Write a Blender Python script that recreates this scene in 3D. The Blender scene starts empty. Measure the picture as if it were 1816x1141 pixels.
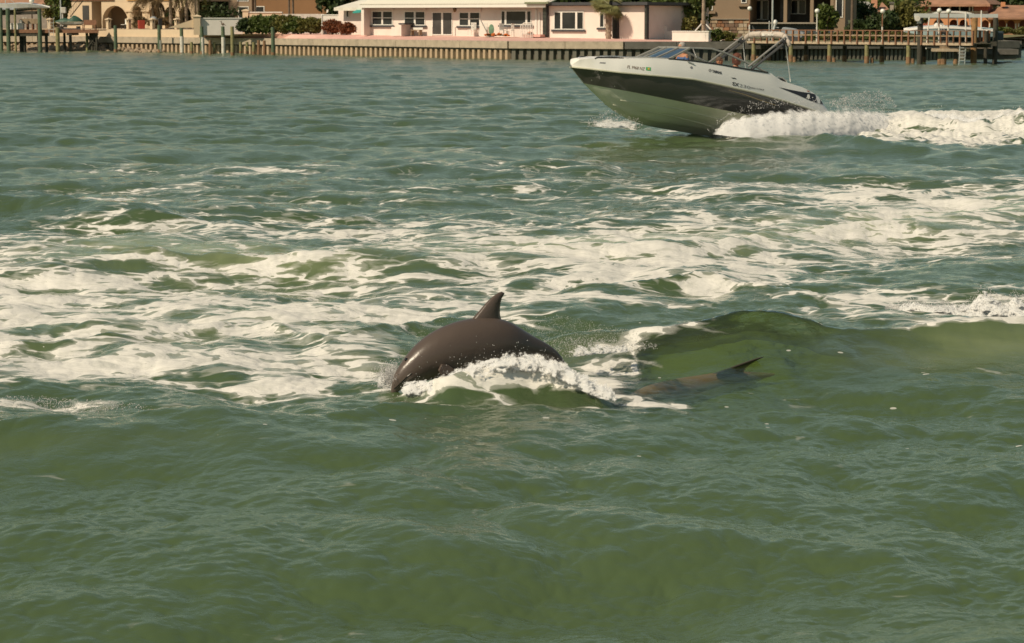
import bpy, bmesh, math, random
import numpy as np
from mathutils import Vector, Matrix, Euler, noise
from mathutils.bvhtree import BVHTree
random.seed(7)
RNG = np.random.default_rng(11)
R = math.radians
scene = bpy.context.scene
COL = scene.collection

# ---------------------------------------------------------------- camera
FPX, CX, CY, HOR, HCAM = 4200.0, 908.0, 570.5, 33.0, 3.05
PITCH = math.atan((CY - HOR) / FPX)
cam_data = bpy.data.cameras.new("camera")
cam = bpy.data.objects.new("camera", cam_data)
COL.objects.link(cam)
cam.location = (0, 0, HCAM)
cam.rotation_euler = (R(90) - PITCH, 0, 0)
cam_data.sensor_width = 36.0
cam_data.lens = 36.0 * FPX / 1816.0
cam_data.clip_start = 0.5
cam_data.clip_end = 6000
cam_data.dof.use_dof = True
cam_data.dof.focus_distance = 26.0
cam_data.dof.aperture_fstop = 9.0
scene.camera = cam

# ---------------------------------------------------------------- sky and sun
SUN = Vector((-0.60, -0.43, 0.68)).normalized()
world = bpy.data.worlds.new("World")
scene.world = world
world.use_nodes = True
wn = world.node_tree
bg = wn.nodes["Background"]
sky = wn.nodes.new("ShaderNodeTexSky")
sky.sky_type = 'NISHITA'
sky.sun_disc = False
sky.sun_elevation = math.asin(SUN.z)
sky.sun_rotation = math.atan2(SUN.x, SUN.y)
sky.air_density = 1.0
sky.dust_density = 0.6
sky.ozone_density = 1.0
wb = wn.nodes.new("ShaderNodeMix"); wb.data_type = 'RGBA'; wb.blend_type = 'MULTIPLY'; wb.inputs[0].default_value = 1.0
wb.inputs[7].default_value = (1.0, .98, .76, 1)   # the camera's warm white balance
wn.links.new(sky.outputs[0], wb.inputs[6]); wn.links.new(wb.outputs[2], bg.inputs[0])
bg.inputs[1].default_value = 0.068
sl = bpy.data.lights.new("sun", 'SUN')
sl.energy = 3.7
sl.angle = R(0.53)
sl.color = (1.0, 0.85, 0.645)
so = bpy.data.objects.new("sun", sl)
COL.objects.link(so)
so.location = (-40, -20, 60)
so.rotation_euler = SUN.to_track_quat('Z', 'Y').to_euler()

scene.view_settings.view_transform = 'Standard'
scene.view_settings.look = 'None'
scene.view_settings.gamma = 1.0
scene.view_settings.exposure = 0.14
scene.view_settings.use_curve_mapping = False
scene.render.engine = 'CYCLES'
scene.cycles.max_bounces = 6
scene.cycles.diffuse_bounces = 2
scene.cycles.glossy_bounces = 2
scene.cycles.transparent_max_bounces = 12
scene.cycles.transmission_bounces = 4
scene.cycles.caustics_reflective = False
scene.cycles.caustics_refractive = False
scene.cycles.use_denoising = True

# ---------------------------------------------------------------- photo measuring
FW = Vector((0, math.cos(PITCH), -math.sin(PITCH)))
UP = Vector((0, math.sin(PITCH), math.cos(PITCH)))
CAMP = Vector((0, 0, HCAM))
def ray(px, py):
    return Vector(((px - CX) / FPX, 0, 0)) + FW + UP * ((CY - py) / FPX)
def at(px, py, Y):
    d = ray(px, py)
    return CAMP + d * (Y / d.y)
def onz(px, py, z):
    d = ray(px, py)
    return CAMP + d * ((z - HCAM) / d.z)

# ---------------------------------------------------------------- mesh helpers
class MB:
    def __init__(self):
        self.v, self.f = [], []
    def add(self, vs, fs):
        o = len(self.v)
        self.v += [tuple(v) for v in vs]
        self.f += [tuple(i + o for i in f) for f in fs]
        return self
    def box(self, x0, x1, y0, y1, z0, z1):
        if x0 > x1: x0, x1 = x1, x0
        if y0 > y1: y0, y1 = y1, y0
        if z0 > z1: z0, z1 = z1, z0
        return self.add([(x0,y0,z0),(x1,y0,z0),(x1,y1,z0),(x0,y1,z0),(x0,y0,z1),(x1,y0,z1),(x1,y1,z1),(x0,y1,z1)],
                 [(0,3,2,1),(4,5,6,7),(0,1,5,4),(1,2,6,5),(2,3,7,6),(3,0,4,7)])
    def tube(self, pts, rad, n=8, cap=True):
        pts = [Vector(p) for p in pts]
        if not isinstance(rad, (list, tuple)): rad = [rad] * len(pts)
        vs, fs = [], []
        prev = None
        for i, p in enumerate(pts):
            t = (pts[min(i+1, len(pts)-1)] - pts[max(i-1, 0)])
            t = t.normalized() if t.length > 1e-9 else Vector((0,0,1))
            a = prev if prev else (Vector((0,0,1)) if abs(t.z) < .9 else Vector((1,0,0)))
            a = (a - t * a.dot(t)).normalized()
            b = t.cross(a)
            prev = a
            for k in range(n):
                an = 2 * math.pi * k / n
                vs.append(p + (a * math.cos(an) + b * math.sin(an)) * rad[i])
        for i in range(len(pts) - 1):
            for k in range(n):
                k2 = (k + 1) % n
                fs.append((i*n+k, i*n+k2, (i+1)*n+k2, (i+1)*n+k))
        if cap:
            fs.append(tuple(range(n-1, -1, -1)))
            fs.append(tuple((len(pts)-1)*n + k for k in range(n)))
        return self.add(vs, fs)
    def prism(self, poly, axis, a0, a1):
        """poly of 2d points; axis 'y': points are (x,z); axis 'z': points are (x,y); axis 'x': (y,z)"""
        n = len(poly)
        def mk(p, a):
            return {'y': (p[0], a, p[1]), 'z': (p[0], p[1], a), 'x': (a, p[0], p[1])}[axis]
        vs = [mk(p, a0) for p in poly] + [mk(p, a1) for p in poly]
        fs = [tuple(range(n)), tuple(range(2*n-1, n-1, -1))]
        for i in range(n):
            j = (i + 1) % n
            fs.append((i, i+n, j+n, j))
        return self.add(vs, fs)
    def ball(self, c, r, nu=10, nv=7):
        if not isinstance(r, (tuple, list)): r = (r, r, r)
        vs = [(c[0], c[1], c[2] - r[2])]
        for j in range(1, nv):
            ph = -math.pi/2 + math.pi * j / nv
            for i in range(nu):
                th = 2*math.pi*i/nu
                vs.append((c[0]+r[0]*math.cos(ph)*math.cos(th), c[1]+r[1]*math.cos(ph)*math.sin(th), c[2]+r[2]*math.sin(ph)))
        vs.append((c[0], c[1], c[2] + r[2]))
        fs = []
        for i in range(nu):
            fs.append((0, 1 + (i+1) % nu, 1 + i))
            for j in range(nv-2):
                a = 1 + j*nu
                fs.append((a+i, a+(i+1) % nu, a+nu+(i+1) % nu, a+nu+i))
            fs.append((len(vs)-1, 1+(nv-2)*nu+i, 1+(nv-2)*nu+(i+1) % nu))
        return self.add(vs, fs)
    def mesh(self, name, mat=None, smooth=False, fix=True):
        me = bpy.data.meshes.new(name)
        me.from_pydata(self.v, [], self.f)
        if fix:
            b = bmesh.new(); b.from_mesh(me)
            bmesh.ops.recalc_face_normals(b, faces=b.faces)
            b.to_mesh(me); b.free()
        if mat: me.materials.append(mat)
        if smooth:
            me.polygons.foreach_set('use_smooth', [True]*len(me.polygons))
        me.update()
        return me
    def build(self, name, mat=None, parent=None, smooth=False, bevel=0, fix=True):
        return link(name, self.mesh(name, mat, smooth, fix), parent, bevel)
def link(name, me, parent=None, bevel=0):
    o = bpy.data.objects.new(name, me)
    COL.objects.link(o)
    if parent: o.parent = parent
    if bevel:
        m = o.modifiers.new("bevel", 'BEVEL'); m.width = bevel; m.segments = 2; m.limit_method = 'ANGLE'
    return o
def tag(o, label=None, cat=None, group=None, kind=None):
    if label: o['label'] = label
    if cat: o['category'] = cat
    if group: o['group'] = group
    if kind: o['kind'] = kind
    return o
def thing(name, label, cat, loc=(0,0,0), rz=0.0, group=None):
    o = bpy.data.objects.new(name, None)
    COL.objects.link(o)
    o.empty_display_size = .3
    o.location = loc; o.rotation_euler = (0, 0, rz)
    return tag(o, label, cat, group)
def copy_tree(o, parent=None):
    c = o.copy(); COL.objects.link(c)
    if parent: c.parent = parent
    for ch in KIDS.get(o.name, [k for k in o.children]):
        copy_tree(ch, c)
    return c
KIDS = {}
def np_mesh(name, V, F, mat=None, smooth=False):
    """V (n,3) array, F (m,k) array with k = 3 or 4"""
    me = bpy.data.meshes.new(name)
    n, m, k = len(V), len(F), F.shape[1]
    me.vertices.add(n); me.vertices.foreach_set('co', np.ascontiguousarray(V, dtype=np.float32).ravel())
    me.loops.add(m*k); me.loops.foreach_set('vertex_index', np.ascontiguousarray(F, dtype=np.int32).ravel())
    me.polygons.add(m)
    me.polygons.foreach_set('loop_start', np.arange(0, m*k, k, dtype=np.int32))
    me.polygons.foreach_set('loop_total', np.full(m, k, dtype=np.int32))
    if smooth: me.polygons.foreach_set('use_smooth', np.ones(m, dtype=bool))
    me.update(calc_edges=True)
    if mat: me.materials.append(mat)
    return me

# ---------------------------------------------------------------- materials
def srgb(r, g, b):
    def f(c):
        c /= 255.0
        return c/12.92 if c <= .04045 else ((c+.055)/1.055)**2.4
    return (f(r), f(g), f(b), 1)
def N(nt, t, **kw):
    n = nt.nodes.new(t)
    for k, v in kw.items():
        if k.startswith('i_'): n.inputs[int(k[2:])].default_value = v
        else: setattr(n, k, v)
    return n
MATS = {}
def mat(name, col, rough=.6, var=.15, scale=3.0, bump=0.0, bscale=20.0, metal=0.0, stain=None, stain_scale=1.0,
        stain_amt=.5, spec=.5, stretch=(1, 1, 1), emit=None, transl=0.0, coat=0.0):
    if name in MATS: return MATS[name]
    m = bpy.data.materials.new(name); m.use_nodes = True
    nt = m.node_tree; p = nt.nodes["Principled BSDF"]
    p.inputs['Roughness'].default_value = rough
    p.inputs['Metallic'].default_value = metal
    p.inputs['Specular IOR Level'].default_value = spec
    p.inputs['Coat Weight'].default_value = coat
    tc = N(nt, 'ShaderNodeTexCoord')
    mp = N(nt, 'ShaderNodeMapping'); mp.inputs['Scale'].default_value = stretch
    nt.links.new(tc.outputs['Object'], mp.inputs[0])
    n1 = N(nt, 'ShaderNodeTexNoise'); n1.inputs['Scale'].default_value = scale; n1.inputs['Detail'].default_value = 5
    nt.links.new(mp.outputs[0], n1.inputs['Vector'])
    c = col if len(col) == 4 else (*col, 1)
    lo = tuple(max(0, x*(1-var)) for x in c[:3]) + (1,)
    hi = tuple(min(1, x*(1+var)) for x in c[:3]) + (1,)
    mx = N(nt, 'ShaderNodeMix', data_type='RGBA')
    mx.inputs[6].default_value = lo; mx.inputs[7].default_value = hi
    cr = N(nt, 'ShaderNodeMapRange'); cr.inputs[1].default_value = .3; cr.inputs[2].default_value = .7
    nt.links.new(n1.outputs[0], cr.inputs[0]); nt.links.new(cr.outputs[0], mx.inputs[0])
    outc = mx.outputs[2]
    if stain:
        n2 = N(nt, 'ShaderNodeTexNoise'); n2.inputs['Scale'].default_value = stain_scale; n2.inputs['Detail'].default_value = 7
        n2.inputs['Roughness'].default_value = .65
        nt.links.new(mp.outputs[0], n2.inputs['Vector'])
        r2 = N(nt, 'ShaderNodeMapRange'); r2.inputs[1].default_value = .48; r2.inputs[2].default_value = .7; r2.inputs[4].default_value = stain_amt
        nt.links.new(n2.outputs[0], r2.inputs[0])
        m2 = N(nt, 'ShaderNodeMix', data_type='RGBA'); m2.inputs[7].default_value = stain if len(stain) == 4 else (*stain, 1)
        nt.links.new(outc, m2.inputs[6]); nt.links.new(r2.outputs[0], m2.inputs[0])
        outc = m2.outputs[2]
    nt.links.new(outc, p.inputs['Base Color'])
    if bump:
        n3 = N(nt, 'ShaderNodeTexNoise'); n3.inputs['Scale'].default_value = bscale; n3.inputs['Detail'].default_value = 4
        nt.links.new(mp.outputs[0], n3.inputs['Vector'])
        b = N(nt, 'ShaderNodeBump'); b.inputs['Strength'].default_value = bump; b.inputs['Distance'].default_value = .05
        nt.links.new(n3.outputs[0], b.inputs['Height']); nt.links.new(b.outputs[0], p.inputs['Normal'])
    if transl:
        t = N(nt, 'ShaderNodeBsdfTranslucent'); nt.links.new(outc, t.inputs[0])
        ms = N(nt, 'ShaderNodeMixShader'); ms.inputs[0].default_value = transl
        nt.links.new(p.outputs[0], ms.inputs[1]); nt.links.new(t.outputs[0], ms.inputs[2])
        nt.links.new(ms.outputs[0], nt.nodes['Material Output'].inputs[0])
    MATS[name] = m
    return m
WATER_A = (0.074, 0.113, 0.046, 1)
WATER_B = (0.082, 0.122, 0.052, 1)
WATER_AER_GLOW = (0.40, 0.44, 0.24, 1)
WATER_DEEP = (0.18, 0.255, 0.088, 1)
FOAM_C = (0.74, 0.72, 0.66, 1)
# ================================================================ WATER
def ridge_curve(pts):
    xs, ys, am = [], [], []
    for px, py, q in pts:
        A = q if q < 5 else HCAM - (py - HOR) * q / FPX
        P = onz(px, py, A)
        xs.append(P.x); ys.append(P.y); am.append(A)
    xs, ys, am = map(np.array, (xs, ys, am))
    t = np.linspace(xs[0], xs[-1], 240)
    Y, A = np.interp(t, xs, ys), np.interp(t, xs, am)
    k = np.hanning(17); k /= k.sum()
    pad = lambda a: np.concatenate([np.full(8, a[0]), a, np.full(8, a[-1])])
    return t, np.convolve(pad(Y), k, 'valid'), np.convolve(pad(A), k, 'valid')
RIDGES = {
 'front': (ridge_curve([(-300,790,.12),(-100,765,.13),(0,752,.15),(150,737,.17),(290,723,.19),(450,731,.17),(600,723,.15),(700,713,.13),
           (850,712,.12),(1000,714,.13),(1150,717,.12),(1220,721,.10),(1330,737,.05),(1450,760,0)]), 1.15, .38),
 'peak': (ridge_curve([(870,650,.0),(960,606,.12),(1050,592,.2),(1180,578,.3),(1260,562,.38),(1340,541,.47),(1400,549,.42),(1460,566,.35),
           (1560,575,.31),(1680,567,.33),(1816,560,.34),(2000,556,.34),(2300,560,.3)]), 1.15, .42),
 'hump': (ridge_curve([(-300,480,.1),(0,470,.14),(120,455,.2),(250,439,.28),(400,441,.26),(600,452,.2),(800,444,.14),(1000,436,.18),
           (1200,430,.2),(1400,405,.2),(1600,385,.22),(1816,372,.25),(2200,360,.2)]), 1.5, .9),
 'humplow': (ridge_curve([(-300,560,.1),(0,597,.14),(150,590,.16),(300,585,.1),(450,570,.05),(600,600,.1),(700,570,.12),(800,560,.08),(900,560,.05)]), .7, .4),
 'swirl': (ridge_curve([(940,530,.02),(1000,505,.12),(1100,498,.16),(1240,480,.18),(1350,497,.15),(1450,515,.1),(1550,530,.06)]), .5, .5),
 'left': (ridge_curve([(-200,345,.18),(0,350,.2),(130,349,.26),(220,362,.2),(300,378,.08),(360,385,0)]), 2.2, 1.0),
 'crestl': (ridge_curve([(180,392,.02),(250,379,.14),(300,378,.16),(420,384,.14),(480,390,.08),(560,388,.1),(640,377,.15),(700,384,.1),(800,395,0)]), .8, .5),
 'mid': (ridge_curve([(350,300,.05),(560,310,.12),(760,285,.2),(900,280,.25),(1000,284,.22),(1100,296,.1),(1200,300,0)]), 3.0, 2.2),
 'midr': (ridge_curve([(1100,350,.02),(1220,335,.18),(1330,342,.2),(1450,352,.12),(1560,340,.2),(1680,332,.22),(1816,338,.15),(2000,340,.1)]), 2.0, 1.4),
 'wakef': (ridge_curve([(1180,262,0),(1280,248,.12),(1400,236,.22),(1480,240,.22),(1560,252,.2),(1700,262,.2),(1816,248,.3),(2000,240,.35),(2400,235,.3)]), 2.2, 1.6),
 'wake': (ridge_curve([(1480,235,.05),(1540,222,.25),(1600,212,.4),(1660,206,.5),(1720,214,.42),(1760,212,.45),(1816,203,.6),(1950,200,.6),(2400,200,.4)]), 1.3, 1.6),
 'dolphin': (ridge_curve([(640,709,.0),(690,702,.04),(740,690,.08),(790,672,18.75),(830,655,18.8),(880,640,18.85),(930,628,18.9),(980,628,18.9),
             (1020,640,18.85),(1060,664,18.7),(1110,702,.03)]), .30, .30),
}
def fft_tile(L, n, seed, lmin, lmax, rms, wind, spread, power=3.2):
    rg = np.random.default_rng(seed)
    k = np.fft.fftfreq(n, L / n) * 2 * np.pi
    kx, ky = np.meshgrid(k, k, indexing='ij')
    kk = np.hypot(kx, ky); kk[0, 0] = 1e-6
    lam = 2*np.pi/kk
    S = kk ** (-power)
    S *= np.exp(-(lam/lmax)**4) * np.exp(-(lmin/lam)**4)
    th = np.arctan2(ky, kx) - wind
    S *= spread + (1-spread) * np.cos(th)**2 * (np.cos(th) > -2)
    S[0, 0] = 0
    H = (rg.normal(size=(n, n)) + 1j*rg.normal(size=(n, n))) * np.sqrt(S)
    h = np.fft.ifft2(H)
    sc = rms / h.real.std()
    dx = np.fft.ifft2(-1j*kx/kk*H).real * sc
    dy = np.fft.ifft2(-1j*ky/kk*H).real * sc
    return L, n, np.stack([h.real*sc, dx, dy])
def samp(tile, X, Y, rot):
    L, n, T = tile
    c, s = math.cos(rot), math.sin(rot)
    u = ((X*c + Y*s) / L % 1.0) * n
    v = ((-X*s + Y*c) / L % 1.0) * n
    i0 = np.floor(u).astype(np.int32); j0 = np.floor(v).astype(np.int32)
    fu, fv = (u - i0).astype(np.float32), (v - j0).astype(np.float32)
    i0 %= n; j0 %= n; i1 = (i0+1) % n; j1 = (j0+1) % n
    o = []
    for a in T:
        a = a.astype(np.float32)
        o.append(a[i0,j0]*(1-fu)*(1-fv)+a[i1,j0]*fu*(1-fv)+a[i0,j1]*(1-fu)*fv+a[i1,j1]*fu*fv)
    h, dx, dy = o
    return h, dx*c - dy*s, dx*s + dy*c
TA = fft_tile(70, 512, 3, 1.2, 9.0, .056, R(75), .25)
TB = fft_tile(31, 1024, 4, .28, 1.9, .0188, R(60), .30, 3.6)
TC = fft_tile(9, 512, 5, .06, .34, .0036, R(95), .45, 3.6)
def sstep(a, b, x):
    t = np.clip((x-a)/(b-a), 0, 1); return t*t*(3-2*t)
def waves(X, Y):
    """displacement of the sea surface at (X, Y): height, dx, dy and the relative place of the two named crests"""
    far = 1 + 0*X
    h1, x1, y1 = samp(TA, X, Y, .35)
    h2, x2, y2 = samp(TB, X, Y, -.6)
    h3, x3, y3 = samp(TC, X, Y, 1.1)
    h4, x4, y4 = samp(TB, X*.83+5, Y*.83, .9)
    a2 = 1 - .12*sstep(60, 140, Y)
    a3 = 1 - sstep(30, 70, Y)
    H = np.zeros_like(X)
    rel = {}
    calm = np.ones_like(X)
    for nm, ((t, yc, am), wf, wb) in RIDGES.items():
        wob = .10 * np.sin(X*2.1 + 1.3*len(nm)) + .06*np.sin(X*4.7+len(nm))
        d = Y + h1*1.5 - np.interp(X, t, yc) - wob*wf*.5
        A = np.interp(X, t, am)
        if t[0] > -25: A = A * sstep(t[0], t[0]+.6, X)
        if t[-1] < 25: A = A * (1-sstep(t[-1]-.6, t[-1], X))
        w = np.where(d < 0, wf, wb)
        q = d / w
        H = np.maximum(H, 0) + 0*H if False else H
        prof = np.exp(-np.sqrt(q*q*2.2+.02)*1.25 + .1) * (1 - .25*np.exp(-(np.abs(q)-1.9)**2))
        H = H + A * prof
        rel[nm] = d
        if nm in ('front', 'peak'):
            calm = calm * (1 - .6*np.clip(A/.2, 0, 1)*np.exp(-((d+wf*.8)/(wf*.9))**2))
    h = h1*calm*.9 + (h2*.75 + h4*.55)*a2*(.5+.5*calm) + h3*a3*calm
    lam = 1.15
    return H + h, lam*(x1 + x2*a2*.8 + x4*.4*a2 + x3*a3), lam*(y1 + y2*a2*.8 + y4*.4*a2 + y3*a3), rel, h
def band(px, py, pts, half, w):
    c = np.interp(px, [p[0] for p in pts], [p[1] for p in pts])
    return w * np.exp(-((py-c)/half)**2)
def blob(px, py, cx, cy, rx, ry, w, rot=0.0):
    c, s = math.cos(rot), math.sin(rot)
    dx, dy = px-cx, py-cy
    a, b = (dx*c+dy*s)/rx, (-dx*s+dy*c)/ry
    return w*np.exp(-(a*a+b*b))

rows = np.concatenate([np.linspace(1420, 1150, 40, endpoint=False), np.linspace(1150, 262, 620, endpoint=False),
                       np.linspace(262, 84, 270, endpoint=False), np.linspace(84, 42, 30)])
cols = np.concatenate([np.linspace(-2600, -70, 60, endpoint=False), np.linspace(-70, 1886, 1060, endpoint=False), np.linspace(1886, 4400, 60)])
Yr = HCAM*FPX/(rows-HOR)
PXg, YY = np.meshgrid(cols, Yr)
XX = (PXg - CX)/FPX * YY
PYg = np.repeat(rows[:, None], len(cols), 1)
nr, nc = XX.shape
Hh, DX, DY, REL, Hs = waves(XX, YY)
V = np.stack([XX+DX, YY+DY, Hh], -1).reshape(-1, 3)
idx = np.arange(nr*nc).reshape(nr, nc)
F = np.stack([idx[:-1, :-1], idx[:-1, 1:], idx[1:, 1:], idx[1:, :-1]], -1).reshape(-1, 4)

# foam cover (where boat wash and splashes have left it) and paler water: aeration, plus painted crest glow
p, q = PXg, PYg
foam = band(p, q, [(-400,440),(0,430),(250,405),(600,398),(900,415),(1200,400),(1500,395),(1816,370),(2200,350)], 34, 1)*np.interp(p, [0,1000,1300], [.50,.47,.38])
foam += band(p, q, [(-400,500),(0,500),(300,490),(600,478),(900,470),(1200,455),(1500,440),(1816,420),(2200,400)], 42, 1)*np.interp(p, [0,1000,1300], [.56,.54,.46])
foam += band(p, q, [(-400,560),(0,565),(300,565),(600,560),(800,560),(1000,530),(1100,505),(1300,500),(1500,525),(1700,548),(1816,545),(2200,540)], 42, 1) * np.interp(p, [600,900,1500,1816], [.66,.6,.52,.5])
foam += band(p, q, [(-400,650),(0,650),(300,650),(600,655),(720,650)], 48, 1) * np.interp(p, [-400, 560, 680, 760], [.62,.58,.45,0])
foam += blob(p, q, 60, 728, 230, 16, .45) + blob(p, q, 520, 690, 140, 22, .25)
foam += blob(p, q, 220, 296, 130, 10, .28) + blob(p, q, 450, 304, 160, 9, .36) + blob(p, q, 760, 296, 110, 9, .33) + blob(p, q, 820, 268, 70, 6, .36)
foam += blob(p, q, 130, 357, 170, 8, .45, .05) + blob(p, q, 1230, 352, 60, 9, .5) + blob(p, q, 1560, 350, 260, 22, .34)
foam += blob(p, q, 1250, 275, 150, 14, .18) + blob(p, q, 1050, 300, 200, 25, .2)
foam += .38*np.exp(-((q-335)/30)**2) * np.interp(p, [0, 400, 1100, 1816], [.5,.7,.8,1.1])
df, dp, dd = REL['front'], REL['peak'], REL['dolphin']
onfront = sstep(-.05, .10, df) + np.where(p > 1330, 1, 0)
foam *= np.clip(np.where(p < 1420, sstep(-.05, .08, df), sstep(690, 560, q)), 0, 1)
pk = sstep(930, 1100, p)
clearface = pk * (1 - sstep(-.10, .05, dp))
foam *= 1 - .85*clearface
foam += blob(p, q, 1230, 600, 90, 45, .42, -.4)*clearface
foam += blob(p, q, 1130, 640, 120, 26, .46, -.25)*clearface
foam += pk*np.exp(-((dp-.25)/.25)**2)*.25
foam += np.exp(-((dp+.05)/.10)**2)*sstep(1560, 1640, p)*.7 + blob(p, q, 1770, 566, 90, 14, .6)
# wash thrown up round the dolphin
dmask = sstep(690, 740, p)*(1-sstep(1010, 1110, p))
foam += dmask*np.exp(-((dd-.0)/.15)**2)*.72
foam += blob(p, q, 690, 700, 30, 20, .4) + blob(p, q, 1085, 690, 60, 16, .75, .3) + blob(p, q, 1000, 690, 60, 14, .3) + blob(p, q, 890, 704, 95, 9, .78) + blob(p, q, 1180, 716, 90, 4, .55)
foam += dmask*.34*np.exp(-((dd+.32)/.28)**2)
# boat wash
wtop = np.interp(p, [1230,1300,1400,1500,1600,1816,2400], [232,222,205,205,200,196,190])
wbot = np.interp(p, [1230,1300,1420,1515,1560,1675,1744,1816,2400], [238,243,238,240,252,262,258,250,245])
wash = sstep(0, 7, q-wtop)*(1-sstep(-3, 3, q-wbot-2))*sstep(1245, 1300, p)
foam = np.maximum(foam, wash*(.80+.46*np.exp(-((q-wtop-12)/16)**2)))
foam += blob(p, q, 1095, 218, 50, 6, .8) + blob(p, q, 1200, 232, 40, 4, .5)
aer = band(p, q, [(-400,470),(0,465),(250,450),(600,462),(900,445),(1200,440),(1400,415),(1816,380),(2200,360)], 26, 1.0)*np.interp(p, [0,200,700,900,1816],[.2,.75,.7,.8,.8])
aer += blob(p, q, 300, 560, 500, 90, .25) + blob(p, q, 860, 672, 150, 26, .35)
aer += .32*pk*np.exp(-((dp+.55)/.6)**2) + .07*np.exp(-((df+.6)/.6)**2)*(p < 1330)  # light coming through the wave crests, painted in as paler water
clear = blob(p, q, 1255, 668, 260, 50, 1.5, -.12)
clear = np.clip(clear, 0, 1)
specks = sstep(900, 760, q)*sstep(520, 600, q) + .15

wm = bpy.data.materials.new('sea_water'); wm.use_nodes = True
nt = wm.node_tree; L = nt.links.new
for n in list(nt.nodes): nt.nodes.remove(n)
out = N(nt, 'ShaderNodeOutputMaterial')
geo = N(nt, 'ShaderNodeNewGeometry')
def attr(nm): return N(nt, 'ShaderNodeAttribute', attribute_name=nm).outputs['Fac']
def math_(op, a, b=None, c=None, clamp=False):
    n = N(nt, 'ShaderNodeMath', operation=op, use_clamp=clamp)
    for i, x in enumerate((a, b, c)):
        if x is None: continue
        if isinstance(x, (int, float)): n.inputs[i].default_value = x
        else: L(x, n.inputs[i])
    return n.outputs[0]
def mapr(x, a, b, c=0, d=1, smooth=True):
    n = N(nt, 'ShaderNodeMapRange', interpolation_type='SMOOTHSTEP' if smooth else 'LINEAR')
    for i, v in enumerate((x, a, b, c, d)):
        if isinstance(v, (int, float)): n.inputs[i].default_value = v
        else: L(v, n.inputs[i])
    return n.outputs[0]
def noise_(vec, scale, detail=4, rough=.55, dist=0.0):
    n = N(nt, 'ShaderNodeTexNoise')
    n.inputs['Scale'].default_value = scale; n.inputs['Detail'].default_value = detail
    n.inputs['Roughness'].default_value = rough; n.inputs['Distortion'].default_value = dist
    L(vec, n.inputs['Vector']); return n
rest = N(nt, 'ShaderNodeAttribute', attribute_name='rest').outputs['Vector']
mp = N(nt, 'ShaderNodeMapping'); mp.inputs['Scale'].default_value = (.62, 1, 1); mp.inputs['Rotation'].default_value = (0, 0, .12)
L(rest, mp.inputs[0])
pos = mp.outputs[0]
wn1 = noise_(pos, .9, 4)
wv = N(nt, 'ShaderNodeVectorMath', operation='MULTIPLY_ADD')
sub = N(nt, 'ShaderNodeVectorMath', operation='SUBTRACT'); L(wn1.outputs['Color'], sub.inputs[0]); sub.inputs[1].default_value = (.5,.5,.5)
L(sub.outputs[0], wv.inputs[0]); wv.inputs[1].default_value = (1.05, 1.05, .4); L(pos, wv.inputs[2])
warp = wv.outputs[0]
wn2 = noise_(warp, 3.2, 3)
sub2 = N(nt, 'ShaderNodeVectorMath', operation='SUBTRACT'); L(wn2.outputs['Color'], sub2.inputs[0]); sub2.inputs[1].default_value = (.5,.5,.5)
wv2 = N(nt, 'ShaderNodeVectorMath', operation='MULTIPLY_ADD'); L(sub2.outputs[0], wv2.inputs[0]); wv2.inputs[1].default_value = (.24,.24,.1); L(warp, wv2.inputs[2])
warp2 = wv2.outputs[0]
big = noise_(warp, .85, 4, .5)
med = noise_(warp2, 2.3, 5, .52)
fine = noise_(warp2, 8.0, 5, .6)
vor = N(nt, 'ShaderNodeTexVoronoi', feature='DISTANCE_TO_EDGE'); vor.inputs['Scale'].default_value = 1.5; L(warp2, vor.inputs['Vector'])
vor2 = N(nt, 'ShaderNodeTexVoronoi', feature='DISTANCE_TO_EDGE'); vor2.inputs['Scale'].default_value = 4.0; L(warp2, vor2.inputs['Vector'])
web = mapr(vor.outputs['Distance'], 0, .34, 1, 0)
web2 = mapr(vor2.outputs['Distance'], 0, .22, 1, 0)
pat = math_('MULTIPLY', big.outputs[0], .42)
pat = math_('MULTIPLY_ADD', med.outputs[0], .56, pat)
pat = math_('MULTIPLY_ADD', web, .24, pat)
pat = math_('MULTIPLY_ADD', web2, .13, pat)
pat = math_('MULTIPLY_ADD', fine.outputs[0], .24, pat)
dens = attr('foam')
thr = math_('MULTIPLY_ADD', dens, -.58, 1.157)
dlt = math_('SUBTRACT', pat, thr)
fo = mapr(dlt, 0.0, .035)
film = mapr(dlt, -.12, .02, 0, .34)
# scattered bubbles on the open faces
vd = N(nt, 'ShaderNodeTexVoronoi'); vd.inputs['Scale'].default_value = 4.5; L(rest, vd.inputs['Vector'])
sep = N(nt, 'ShaderNodeSeparateColor'); L(vd.outputs['Color'], sep.inputs[0])
rad = math_('MULTIPLY', mapr(sep.outputs[0], .42, 1.0, 0, .115), attr('specks'))
dots = math_('MULTIPLY', math_('LESS_THAN', vd.outputs['Distance'], rad), .65)
fo = math_('MAXIMUM', fo, dots)
fo = math_('MULTIPLY', fo, mapr(fine.outputs[0], .25, .6, .72, 1.0))
ftot = math_('MAXIMUM', fo, film, clamp=True)
# colours
def mixc(f, a, b):
    n = N(nt, 'ShaderNodeMix', data_type='RGBA')
    if isinstance(f, (int, float)): n.inputs[0].default_value = f
    else: L(f, n.inputs[0])
    for i, x in ((6, a), (7, b)):
        if isinstance(x, tuple): n.inputs[i].default_value = x
        else: L(x, n.inputs[i])
    return n.outputs[2]
lown = noise_(rest, .12, 3)
body = mixc(mapr(lown.outputs[0], .35, .65), WATER_A, WATER_B)
aer_glow_n = mapr(math_('MULTIPLY', attr('aer'), mapr(big.outputs[0], .3, .6, .45, 1.15)), .05, 1.0, 0, 1, False)
body = mixc(aer_glow_n, body, WATER_AER_GLOW)
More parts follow.
